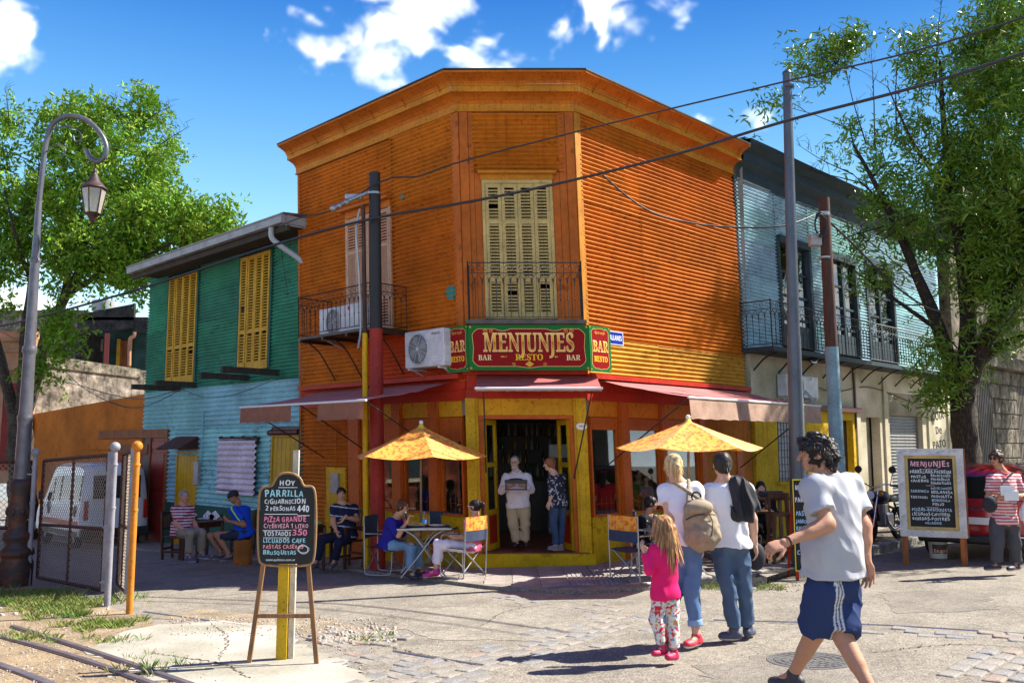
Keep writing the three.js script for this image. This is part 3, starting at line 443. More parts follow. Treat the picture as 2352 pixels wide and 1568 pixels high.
  wmesh('ledge', W, box(W.s(705, 900), .03, 2.66, 2.74, .03, .22), MATS.redWood, house); wmesh('ledge', E, box(-.03, EEND - .05, 2.66, 2.74, .03, .2), MATS.redWood, house); wmesh('ledge', O, box(XL - .05, XR + .05, 2.72, 2.80, .03, .2), MATS.redWood, house);
  // the ochre posts at the corners of the doorway
  const doorL = O.s(1105, 1100), doorR = O.s(1322, 1100);
  wmesh('corner_post', O, [box(XL - .03, XL + .13, -.42, 2.33, -.1, .10), box(XL + .13, XL + .18, -.42, 2.33, -.1, .06)], MATS.yellowWood, house); wmesh('corner_post', O, [box(XR - .17, XR + .0, -.42, 2.33, -.1, .10), box(XR - .21, XR - .17, -.42, 2.33, -.1, .06)], MATS.yellowWood, house);
  wmesh('door_head_panel', O, box(XL + .182, XR - .212, 2.05, 2.328, -.03, .03), MATS.yellowPanel, house);
  wmesh('door_frame', O, [box(XL + .182, XL + .25, -.2, 2.05, -.12, .02), box(XR - .28, XR - .212, -.2, 2.05, -.12, .02), box(XL + .25, XR - .28, 1.985, 2.046, -.12, .02)], MATS.frameO, house);
  // step: yellow riser and terracotta tiles
  wmesh('step', O, box(XL - .05, XR + .05, -.6, -.215, -.25, .16), MATS.yellowDado, house);
  for (let i = 0; i < 6; i++) for (let j = 0; j < 2; j++) wmesh('step_tile', O, rbox(.30, .02, .28, .006, XL + .22 + i * .315, -.207, .02 - j * .29), MATS.terracotta, house);
  // door leaves folded inwards
  const yd0 = -.19, yd1 = 1.98;
  function doorLeaf(hingeS, turn, w) {
    const M = new THREE.Matrix4().makeTranslation(hingeS, 0, -.06).multiply(new THREE.Matrix4().makeRotationY(turn)), b = (g) => (Array.isArray(g) ? merge(g) : g).applyMatrix4(M);
    const leaf = wmesh('door', O, uvMetres(b([box(0, .075, yd0, yd1, -.022, .022), box(w - .075, w, yd0, yd1, -.022, .022), box(.075, w - .075, yd1 - .09, yd1, -.02, .02), box(.075, w - .075, yd0, yd0 + .1, -.02, .02), box(.075, w - .075, .38, .47, -.02, .02), box(.075, w - .075, 1.18, 1.26, -.02, .02)])), MATS.yellowWood, house);
    wmesh('door_panel', O, uvMetres(b(box(.075, w - .075, yd0 + .1, .38, -.012, .012))), MATS.redWood, leaf).position.set(0, 0, 0);
    for (const [a, c] of [[.47, 1.18], [1.26, yd1 - .09]]) wmesh('door_pane', O, b(box(.075, w - .075, a, c, -.003, .003)), glass, leaf).position.set(0, 0, 0);
    wmesh('door_handle', O, b([cyl(v(w - .05, 1.1, .02), v(w - .05, 1.1, .07), .01), cyl(v(w - .05, 1.1, .07), v(w - .17, 1.1, .07), .011)]), MATS.blackIron, leaf).position.set(0, 0, 0);
    return leaf;
  }
  doorLeaf(XL + .26, 1.22, .54); doorLeaf(XR - .29, Math.PI - 1.27, .54);
  // shopfront windows
  function bay(wall, X0, X1, top) {
    const s0 = wall.s(X0, 1080), s1 = wall.s(X1, 1080), f = .04; const fr = wmesh('window', wall, [box(s0, s0 + f, .36, top, -.06, .02), box(s1 - f, s1, .36, top, -.06, .02), box(s0 + f, s1 - f, .36, .40, -.06, .03), box(s0 + f, s1 - f, top - .05, top, -.06, .02)], MATS.frameO, house);
    const p = wmesh('window_pane', wall, box(s0 + f, s1 - f, .40, top - .05, -.025, -.019), glass, fr); p.position.set(0, 0, 0);
    wmesh('head_panel', wall, [box(s0, s1, top, 2.02, -.04, .02), box(s0, s1, top + .03, top + .06, .02, .035), box(s0, s1, top + .1, top + .13, .02, .035)], MATS.frameO, house);
    wmesh('fascia_panel', wall, box(s0, s1, 2.03, 2.3, -.03, .02), wall === W ? MATS.yellowPanel : MATS.orangePanel, house);
    const gr = []; for (let s = s0 + .1; s < s1 - .05; s += .13) gr.push(cyl(v(s, .40, -.10), v(s, .66, -.10), .006, .006, 5)); gr.push(cyl(v(s0, .56, -.10), v(s1, .56, -.10), .006, .006, 5)); const q = wmesh('guard_rail', wall, gr, MATS.frameO, fr); q.position.set(0, 0, 0);
  }
  const post = (wall, X0, X1, m = MATS.frameO) => wmesh('post', wall, [box(wall.s(X0, 1080), wall.s(X1, 1080), yB, 2.3, -.08, .05), box(wall.s(X0, 1080) + .03, wall.s(X1, 1080) - .03, .4, 2.2, .05, .065)], m, house);
  bay(W, 833, 904, 1.66); bay(W, 929, 989, 1.66); bay(W, 1014, 1066, 1.66); post(W, 804, 832); post(W, 905, 928); post(W, 990, 1013);
  bay(E, 1358, 1422, 1.86); bay(E, 1446, 1517, 1.86); bay(E, 1531, 1606, 1.86); post(E, 1423, 1445); post(E, 1518, 1530); post(E, 1607, 1622);
  wmesh('dado', W, [box(W.s(750, 1200), -.0, -.9, .355, -.1, .045), box(W.s(750, 1200), 0, .355, .36, -.1, .06)], MATS.yellowDado, house); wmesh('dado', E, [box(0, E.s(1622, 1150), -.75, .355, -.1, .045), box(0, E.s(1622, 1150), .355, .36, -.1, .06)], MATS.yellowDado, house);
  wmesh('end_wall', E, box(E.s(1622, 1100), EEND + .1, -.8, 2.3, -.15, .02), MATS.orangeStucco, house);
  wmesh('wall_core', W, box(WEND, W.s(804, 1080) + .01, -1.0, 2.3, -.15, -.005), core, house);
  tin(house, W, WEND + .02, W.s(803, 1100), -.45, 2.32, MATS.orangeTin2, 12, .03);
  wmesh('meter_board', W, [box(W.s(756, 1100), W.s(800, 1100), -.4, 1.12, .03, .075)], MATS.yellowWood, house);
  wmesh('meter_box', W, [box(W.s(771, 1110), W.s(788, 1110), .62, 1.0, .075, .13)], mat('greyBox', [.42, .40, .38], { t: T.metal, r: .5, m: .5 }), house);
  wmesh('number_plate', O, new THREE.CylinderGeometry(.075, .075, .012, 24).scale(1.25, 1, .8).rotateX(Math.PI / 2).translate(XR - .09, 1.86, .106), mat('enamel', [.72, .64, .58], { r: .25 }), house);
  // wall details of the east wing
  wmesh('window_bars', E, box(E.s(1690, 1050), E.s(1704, 1050), .9, 1.5, .02, .04), MATS.frameO, house);
  // conduit loop and seams
  wmesh('conduit', W, [tubeAlong(pts([[WEND + .1, 2.9, .07], [WEND + .1, 1.6, .07], [WEND + .2, 1.5, .07], [W.s(803, 1000) - .1, 1.5, .07]]), .012, 30, 5), tubeAlong(pts([[W.s(780, 1100), 1.9, .07], [W.s(780, 1100), 1.1, .09]]), .012, 4, 5)], MATS.orangeTin2, house);
  // balcony of the corner window
  const bn = .42, b0 = O.s(1077, 735, bn), b1 = O.s(1340, 735, bn), by = O.y(1200, 735, bn);
  const slabM = mat('slabStone', [.16, .14, .13], { t: T.stone, m: .7, r: .8 });
  const bal = wmesh('balcony', O, [box(b0 - .05, b1 + .05, by - .06, by, .03, bn + .05), box(b0, b1, by - .10, by - .06, .03, bn - .02)], slabM, house);
  const cP = (w, s, n) => (u, y) => w.pt(s(u), by + y, n(u)); const rh = O.y(1200, 603, bn) - by;
  const rail = new THREE.Group(); rail.name = 'balcony_railing'; house.add(rail); rail.position.copy(house.position).negate();
  railing(rail, cP(O, (u) => lerp(b0, b1, u), () => bn), b1 - b0, rh, MATS.blackIron); railing(rail, cP(O, () => b1, (u) => lerp(bn, .05, u)), bn, rh, MATS.blackIron); railing(rail, cP(O, () => b0, (u) => lerp(.05, bn, u)), bn, rh, MATS.blackIron);
  for (const s of [b0 + .2, (b0 + b1) / 2, b1 - .2]) wmesh('bracket', O, [bar(v(s, by - .08, bn - .03), v(s, by - .2, bn - .03), .04, .03), bar(v(s, by - .2, .05), v(s, by - .09, bn - .03), .035, .03)], MATS.redWood, house);
  // west balcony
  const wn = .8, w0 = W.s(686, 760, wn), w1 = W.s(857, 740, wn), wy = W.y(690, 775, wn);
  const wslab = wmesh('balcony', W, [box(w0, w1, wy - .05, wy, .03, wn), ...[0, .33, .66, 1].map((t) => box(lerp(w0, w1 - .05, t), lerp(w0, w1 - .05, t) + .05, wy - .10, wy - .05, .03, wn))], MATS.darkWood, house);
  const rh2 = W.y(690, 683, wn) - wy, wr2 = new THREE.Group(); wr2.name = 'balcony_railing'; house.add(wr2); wr2.position.copy(house.position).negate();
  railing(wr2, (u, y) => W.pt(lerp(w0, w1, u), wy + y, wn), w1 - w0, rh2, MATS.rustIron, { gap: .14 }); railing(wr2, (u, y) => W.pt(w1, wy + y, lerp(wn, .05, u)), wn, rh2, MATS.rustIron, { gap: .14 }); railing(wr2, (u, y) => W.pt(w0, wy + y, lerp(.05, wn, u)), wn, rh2, MATS.rustIron, { gap: .14 });
  for (const t of [.05, .42, .95]) { const s = lerp(w0, w1, t); wmesh('bracket', W, tubeAlong(pts([[s, wy - .08, wn - .1], [s, wy - .25, wn * .55], [s, wy - .5, .25], [s, wy - .8, .05]]), .016, 14, 5), MATS.blackIron, house); }
  // inside: counter, shelves and bottles, a pale column, a picture
}
{
  const R = rng(77), zb = -D0 - 5.2;
  const bar_ = worldThing('bar_counter', 'dark wooden bar counter inside the doorway', 'counter', v(.3, -.235, zb + 1.1)); mesh('front', box(-.9, 1.2, -.235, .75, zb + 1.0, zb + 1.25), MATS.darkWood, bar_); mesh('top', box(-1, 1.3, .75, .8, zb + .9, zb + 1.35), MATS.darkWood, bar_);
  const sh = worldThing('bottle_shelf', 'tall dark back-bar shelves full of bottles beyond the doorway', 'shelf', v(.3, -.235, zb)); mesh('back', box(-1.2, 1.5, -.235, 2.3, zb - .05, zb), MATS.darkWood, sh);
  const bot = lathe([[0, 0], [.036, 0], [.038, .02], [.038, .17], [.014, .22], [.013, .29], [0, .29]], 8), bm = [[.02, .10, .03], [.12, .05, .01], [.25, .25, .22], [.3, .2, .05]].map((c, i) => mat('bottle' + i, c, { r: .12 }));
  for (let k = 0; k < 5; k++) { const y = .85 + k * .3; mesh('shelf_board', box(-1.2, 1.5, y - .02, y, zb, zb + .22), MATS.darkWood, sh); }
  for (let k = 0; k < 4; k++) for (let x = -1.0; x < 1.3; x += .13) { if (R() < .2) continue; const o = tag(mesh('bottle', bot, bm[Math.floor(R() * 4)]), 'glass bottle on the back-bar shelves', 'bottle', 'bottles on the back-bar shelves'); o.position.set(x + R() * .03, .85 + k * .3, zb + .1); }
  const col = worldThing('display_fridge', 'pale upright drinks fridge beside the bar shelves', 'fridge', v(1.0, -.235, zb + 1.6)); mesh('body', rbox(.5, 1.8, .5, .03, 1.0, .67, zb + 1.6), mat('paleEnamel', [.5, .52, .52], { r: .4 }), col); mesh('door', box(.80, 1.2, -.1, 1.3, zb + 1.855, zb + 1.865), MATS.darkWood, col);
}
// ---------- the houses up the west street ----------
mat('greenTin', [.05, .27, .165], { t: T.peeling, m: 2.3, r: .5, spec: .3 });
mat('skyTin', [.30, .62, .66], { t: T.peeling, m: 2.6, r: .5 });
mat('whiteTin', [.74, .70, .76], { t: T.paint, m: 1.4, r: .5 });
mat('darkGreen', [.02, .10, .075], { t: T.paint, m: 1.5, r: .6 });
mat('ochreShutter', [.66, .36, .03], { t: T.peeling, m: .9, r: .6 });
mat('yellowDoor', [.60, .36, .01], { t: T.paint, m: 1.2, r: .5 });
mat('hoodBrown', [.16, .045, .025], { t: T.rust, m: .8, r: .6 });
mat('oldBeam', [.085, .07, .06], { t: T.wood, b: T.woodB, bs: .004, m: .7, r: .9 });
mat('greyFascia', [.40, .40, .40], { t: T.metal, m: 1.2, r: .6 });
mat('pipeGrey', [.52, .55, .58], { t: T.metal, m: .9, r: .5 });
mat('burntOrange', [.56, .17, .025], { t: T.peeling, b: T.plasterB, bs: .004, m: 3.4, r: .9 });
mat('lintelBrown', [.40, .12, .02], { t: T.wood, m: 1.0, r: .7 });
mat('maroonDoor', [.26, .02, .015], { t: T.paint, m: 1.4, r: .4 });
mat('roughCast', [.52, .47, .42], { t: T.rough, b: T.roughB, bs: .05, m: 2.4, r: .95 });
mat('tarredTin', [.075, .07, .075], { t: T.rough, m: 1.8, r: .6 });
mat('peachWall', [.55, .30, .18], { t: T.plaster, m: 2, r: .9 });
mat('brickGrey', [.40, .35, .31], { t: T.rough, b: T.roughB, bs: .03, m: 1.2, r: .95 });
const nW = W.nrm.clone(), TW = new Wall(cL.x - nW.x * .12, cL.z - nW.z * .12, 1, 1, 0);
const teal = worldThing('green_house', 'green and pale blue corrugated tin house with ochre louvred shutters beside the corner house', 'building', v(-7, -.9, -21.4));
{
  const s0 = TW.s(341, 760), s1 = WEND + .12, yG = TW.y(690, 862), yE = TW.y(500, 600) + .15, sL = TW.s(385, 1100);
    wmesh('side_wall', TW, box(s0 - .02, s0 + .08, 2.0, yE + .2, -6, 0), MATS.greenTin, teal);
  const wins = [[TW.s(391, 750), TW.s(455, 750), TW.y(420, 880), TW.y(420, 632)], [TW.s(556, 720), TW.s(624, 720), TW.y(590, 848), TW.y(590, 586)]];
  wmesh('wall_core', TW, wallWithHoles(s0, s1, -1.4, yE + .3, -.25, -.004, wins), MATS.interior, teal); wmesh('rear_wall', TW, box(s0, s1, -1.4, yE + 1, -6, -5.8), MATS.interior, teal); wmesh('floor', TW, box(s0, s1, 2.6, 2.75, -5.8, -.25), MATS.interior, teal); wmesh('ceiling', TW, box(s0, s1, yE + .16, yE + .26, -5.8, -.25), MATS.interior, teal);
  const cuts = [s0, wins[0][0] - .08, wins[0][1] + .1, wins[1][0] - .08, wins[1][1] + .1, s1];
  for (let k = 0; k < 5; k++) { const w = k % 2 ? wins[(k - 1) / 2] : null; if (!w) tin(teal, TW, cuts[k] - (k ? .02 : 0), cuts[k + 1] + .02, yG - .06, yE, MATS.greenTin, 20 + k, .03 + k * .0015); else { tin(teal, TW, cuts[k], cuts[k + 1], w[3] + .04, yE, MATS.greenTin, 30 + k, .036); if (w[2] - yG > .05) tin(teal, TW, cuts[k], cuts[k + 1], yG - .06, w[2] + .02, MATS.greenTin, 40 + k, .036); } }
  for (const w of wins) {
    wmesh('window_frame', TW, [box(w[0] - .08, w[0] - .01, w[2], w[3] + .06, .0, .085), box(w[1] + .01, w[1] + .09, w[2], w[3] + .06, .0, .085), box(w[0] - .08, w[1] + .09, w[3] + .06, w[3] + .12, .0, .1)], MATS.darkGreen, teal);
    const q = (w[1] - w[0]) / 4; for (let k = 0; k < 4; k++) shutter(teal, TW, w[0] + k * q + .004, w[0] + (k + 1) * q - .004, w[2], w[3], MATS.ochreShutter, { n: k % 3 ? .045 : .06, mid: [w[2] + (w[3] - w[2]) * .33], pitch: .066, foot: .16, stile: .06 });
  }
  // lower storey
  const d1 = TW.s(409, 1100), d2 = TW.s(452, 1100), d3 = TW.s(627, 1100), d4 = TW.s(688, 1100), yD = TW.y(500, 1165), yb = -1.35, m1 = TW.s(468, 1000);
  tin(teal, TW, sL, m1, 1.3, TW.y(385, 985), MATS.skyTin, 51, .034, .112, .025); tin(teal, TW, s0, m1 + .02, TW.y(385, 987), yG - .02, MATS.skyTin, 52, .03, .112, .025); tin(teal, TW, m1 - .02, s1, 1.95, yG - .03, MATS.skyTin, 53, .035, .112, .025);
  tin(teal, TW, sL, d1 - .06, yD, 1.33, MATS.skyTin, 54, .031, .112, .025); tin(teal, TW, d2 + .06, d3 - .08, yD, 1.98, MATS.skyTin, 55, .032, .112, .025);
  wmesh('skirting', TW, [box(sL, d1 - .05, yb, yD + .02, 0, .06), box(d2 + .05, d3 - .07, yb, yD + .02, 0, .06)], MATS.darkGreen, teal);
  for (const [a, b, top] of [[d1, d2, TW.y(430, 1020)], [d3, d4, TW.y(650, 1003)]]) {
    const d = wmesh('door', TW, box(a, b, yb, top, -.05, .0), MATS.yellowDoor, teal); const n = 6; for (let k = 0; k < n; k++) { const e = wmesh('plank', TW, rbox((b - a) / n - .012, top - yb - .04, .03, .006, a + (k + .5) * (b - a) / n, (yb + top) / 2, .014), MATS.yellowDoor, d); e.position.set(0, 0, 0); }
    wmesh('door_frame', TW, [box(a - .06, a, yb, top + .06, 0, .05), box(b, b + .06, yb, top + .06, 0, .05), box(a, b, top, top + .06, 0, .05)], MATS.yellowDoor, teal);
  }
  const hy = TW.y(430, 1003), hd = wmesh('door_hood', TW, [prism([[d1 - .12, hy - .28], [d2 + .1, hy - .28], [d2 + .02, hy], [d1 + .0, hy]], .03, .06), ...[0, 1].map((k) => prism([[.03, hy], [.55, hy - .3], [.55, hy - .33], [.03, hy - .3]], 0, .02).rotateY(-Math.PI / 2).translate(k ? d2 + .1 : d1 - .1, 0, 0)), bar(v((d1 + d2) / 2, hy - .0, .04), v((d1 + d2) / 2, hy - .30, .56), d2 - d1 + .22, .02)], MATS.hoodBrown, teal);
  wmesh('lintel', TW, cyl(v(d3 - .12, TW.y(650, 993), .07), v(d4 + .02, TW.y(650, 993), .07), .06), MATS.hoodBrown, teal);
  wmesh('meter_box', TW, [box(TW.s(453, 1090), TW.s(464, 1090), TW.y(458, 1112), TW.y(458, 1060), .04, .12)], MATS.greyBox, teal);
  const px0 = TW.s(498, 1070, .15), px1 = TW.s(585, 1070, .15), py0 = TW.y(540, 1135, .15), py1 = TW.y(540, 1008, .15);
  const wp = tin(teal, TW, px0, px1, py0, py1, MATS.whiteTin, 61, .15, .13, .028); 
  wmesh('cover_frame', TW, [box(px0, px1, py0 + .05, py0 + .1, .05, .13), box(px0, px1, py1 - .1, py1 + .04, .05, .13), ...[0, .3, .6, .9].map((t) => box(lerp(px0, px1, t), lerp(px0, px1, t) + .05, py0, py1 + .07, .06, .125))], MATS.oldBeam, teal);
  wmesh('conduit', TW, [tubeAlong(pts([[m1 + .04, TW.y(470, 1062), .07], [m1 + .04, TW.y(470, 945), .07]]), .02, 4, 6), tubeAlong(pts([[m1 - .04, TW.y(470, 1062), .07], [m1 - .04, TW.y(470, 1115), .07]]), .015, 4, 6)], MATS.skyTin, teal);
  for (const [X, Y, L] of [[415, 893, 1.25], [452, 884, 1.05], [574, 868, 1.2], [641, 856, 1.35]]) { const s = TW.s(X, Y), y = TW.y(X, Y); wmesh('joist', TW, rbox(.12, .13, L, .012, s, y, L / 2 + .02), MATS.oldBeam, teal); }
  // roof: fascia gutter, soffit boards, rafters
  const n = .82, ye = TW.y(640, 508, n), eL = TW.s(298, 628, n), fh = .16;
  wmesh('gutter', TW, [box(eL, s1, ye - fh / 2, ye + fh / 2, n - .03, n + .1), box(eL, s1, ye + fh / 2, ye + fh / 2 + .02, n - .05, n + .13)], MATS.greyFascia, teal);
  const ns = 9; for (let k = 0; k < ns; k++) wmesh('soffit_board', TW, box(eL, s1, ye - .1 + (k % 2) * .004, ye - .08 + (k % 2) * .004, .02 + k * (n - .06) / ns, .02 + (k + 1) * (n - .06) / ns - .01), MATS.oldBeam, teal);
  wmesh('gutter_end', TW, box(s1 - .05, s1, ye - .12, ye + .1, .0, n), MATS.greyFascia, teal);
  wmesh('fascia_board', TW, box(eL, s1, ye - .22, ye - .09, n - .12, n - .05), MATS.oldBeam, teal);
  wmesh('roof', TW, bar(v((eL + s1) / 2, ye + .12, n + .05), v((eL + s1) / 2, ye + .7, -6), s1 - eL, .05), MATS.roofTin, teal);
  const pz = (s, y, q) => v(s, y, q), dp = WEND - .0; wmesh('downpipe', TW, [tubeAlong([pz(s1 - .55, ye - .05, n), pz(s1 - .55, ye - .3, n - .02), pz(s1 - .45, ye - .45, n - .15), pz(dp - .06, ye - .85, .22), pz(dp - .06, ye - 1.1, .18)], .06, 30, 10), cyl(pz(dp - .06, ye - 1.05, .18), pz(dp - .06, TW.y(690, 880), .18), .06, .06, 10), ...[1.3, 2.4, 3.4].map((k) => cyl(pz(dp - .06, ye - k, .18), pz(dp - .06, ye - k - .07, .18), .072, .072, 10))], MATS.pipeGrey, teal);
  wmesh('drain_casing', TW, box(dp - .14, dp + .03, -.95, TW.y(690, 868), .03, .2), MATS.darkGreen, teal);
}
const lowWall = worldThing('orange_wall', 'weathered burnt orange garden wall with a tall maroon door', 'wall', v(-12, -1.2, -27));
{
  const s1 = TW.s(386, 1100), sR = TW.s(338, 1000), sL = TW.s(40, 1000), yR = TW.y(333, 903), yL = TW.y(75, 941);
  wmesh('wall', TW, prism([[sL, -2], [sR, -2], [sR, yR], [sL, yL - .2]], -.3, -.02), MATS.burntOrange, lowWall);
  wmesh('lintel_board', TW, [box(TW.s(206, 1020), TW.s(330, 1020), TW.y(280, 1032), TW.y(280, 1008), 0, .06)], MATS.burntOrange, lowWall);
  wmesh('lintel_board', TW, box(TW.s(230, 1020), s1 + .02, TW.y(385, 1005), TW.y(385, 985), -.02, .09), MATS.lintelBrown, lowWall); wmesh('lintel_board', TW, box(TW.s(255, 1040), TW.s(343, 1040), TW.y(330, 1042), TW.y(330, 1020), -.02, .07), MATS.lintelBrown, lowWall);
  const a = TW.s(346, 1100), b = TW.s(380, 1100), top = TW.y(365, 1006), y0 = -1.6; const d = wmesh('door', TW, box(a, b, y0, top, -.06, .02), MATS.maroonDoor, lowWall);
  for (const [q0, q1] of [[y0 + .12, .3], [.4, 1.35], [1.45, top - .08]]) { const e = wmesh('door_panel', TW, rbox(b - a - .14, q1 - q0, .03, .01, (a + b) / 2, (q0 + q1) / 2, .03), MATS.maroonDoor, d); e.position.set(0, 0, 0); }
  wmesh('door_frame', TW, [box(a - .1, a, y0, top + .08, -.05, .06), box(b, s1, y0, top + .08, -.05, .06), box(a, b, top, top + .08, -.05, .06)], MATS.lintelBrown, lowWall);
  wmesh('garage_opening', TW, box(TW.s(230, 1100), TW.s(330, 1100), -1.6, TW.y(280, 1050), -.28, -.012), MATS.maroonDoor, lowWall);
}
function pxBox(X0, Y0, X1, Y1, d, depth) { const a = at(X0, Y0, d), b = at(X1, Y1, d); return box(a.x, b.x, b.y, a.y, -d - depth, -d); }
{
  const cw = worldThing('rough_wall', 'bare rough-cast party wall above the orange wall', 'wall', at(200, 960, 33)); const RW = new Wall(at(70, 870, 33).x, -33, .6, -.8), q = (X, Y) => [RW.s(X, Y), RW.y(X, Y)]; wmesh('wall', RW, prism([[0, -2.5], [q(360, 900)[0], -2.5], q(360, 855), q(70, 812)], -.4, 0), MATS.roughCast, cw); wmesh('coping', RW, prism([q(70, 838), q(320, 868), q(320, 848), q(70, 810)], -.5, .06), mat('copingGrey', [.44, .41, .34], { t: T.rough, m: 1.5, r: .95 }), cw);
  const dk = worldThing('tarred_house', 'dark tarred tin house with a deep veranda behind the rough wall', 'building', at(250, 1000, 42)); const d = 42;
  mesh('parapet', prism([[at(178, 720, d).x, at(178, 768, d).y], [at(308, 700, d).x, at(308, 752, d).y], [at(308, 700, d).x, at(308, 697, d).y], [at(178, 720, d).x, at(178, 722, d).y]], -d - .2, -d), MATS.tarredTin, dk);
  mesh('veranda_wall', pxBox(180, 750, 345, 900, d + 2.2, .2), mat('petrol', [.05, .11, .11], { t: T.plaster, m: 2, r: .9 }), dk); mesh('side_wall', box(at(176, 760, d).x - .2, at(186, 760, d).x, -2, at(178, 760, d).y, -d - 2.4, -d + .05), MATS.tarredTin, dk); mesh('roof', box(at(178, 700, d).x, at(345, 700, d).x, at(200, 735, d).y, at(200, 728, d).y, -d - 3, -d), MATS.tarredTin, dk); mesh('fascia', pxBox(308, 735, 345, 762, d, .15), MATS.tarredTin, dk);
  mesh('post', pxBox(240, 765, 245, 850, d, .12), mat('rustRed', [.30, .05, .03], { r: .7 }), dk); mesh('door', pxBox(272, 782, 296, 850, d + 2.1, .06), MATS.lintelBrown, dk); mesh('door_frame', [pxBox(268, 778, 272, 850, d + 2.05, .06), pxBox(296, 778, 299, 850, d + 2.05, .06)], MATS.ochreShutter, dk); mesh('window', pxBox(218, 778, 234, 806, d + 2.05, .06), MATS.greyFascia, dk);
  mesh('downpipe', tubeAlong([at(309, 762, d - .1), at(307, 772, d - .1), at(299, 776, d - .1), at(297, 786, d - .1), at(296, 840, d - .1)], .09, 24, 8), MATS.peachWall, dk);
  const br = worldThing('grey_brick_house', 'blind grey gable wall behind the trees', 'building', at(30, 1000, 48)); mesh('wall', pxBox(-60, 712, 178, 1080, 48, .4), MATS.brickGrey, br); mesh('tank', new THREE.CylinderGeometry(.6, .6, .5, 16).translate(at(240, 703, 44).x, at(240, 703, 44).y, -44), MATS.greyFascia, br);
  const pk = worldThing('peach_house', 'peach stucco house front with moulded cornice behind the tree trunk', 'building', at(-20, 1100, 30)); mesh('wall', pxBox(-200, 760, 55, 1110, 31, .4), MATS.peachWall, pk); mesh('cornice', [pxBox(-200, 838, 62, 850, 30.8, .3), pxBox(-200, 775, 60, 783, 30.85, .3), pxBox(-200, 803, 58, 808, 30.9, .3)], MATS.peachWall, pk); for (const X of [-60, 8]) { const w = mesh('window', pxBox(X, 880, X + 28, 1080, 30.96, .05), MATS.maroonDoor, pk); }
}
// ---------- the houses up the east street ----------
mat('blueTin', [.42, .63, .69], { t: T.peeling, m: 2.4, r: .42 });
mat('slate', [.045, .065, .075], { t: T.paint, m: 1.6, r: .55 });
mat('creamWall', [.66, .60, .44], { t: T.plaster, b: T.plasterB, bs: .002, m: 2.8, r: .9 });
mat('yellowWall', [.66, .42, .02], { t: T.paint, b: T.plasterB, bs: .002, m: 2.8, r: .85 });
mat('darkJoinery', [.05, .07, .08], { t: T.paint, m: 1.2, r: .5 });
mat('rollShutter', [.20, .19, .17], { t: T.metal, m: .9, r: .5, metal: .2 });
mat('stoneFront', [.36, .33, .27], { t: T.rough, m: 2.6, r: .92 });
mat('stoneFront2', [.33, .30, .25], { t: T.rough, m: 2.1, r: .92 });
const blue = worldThing('blue_house', 'pale blue corrugated tin house with iron balcony over a cream and yellow ground floor', 'building', v(9, -.5, -24));
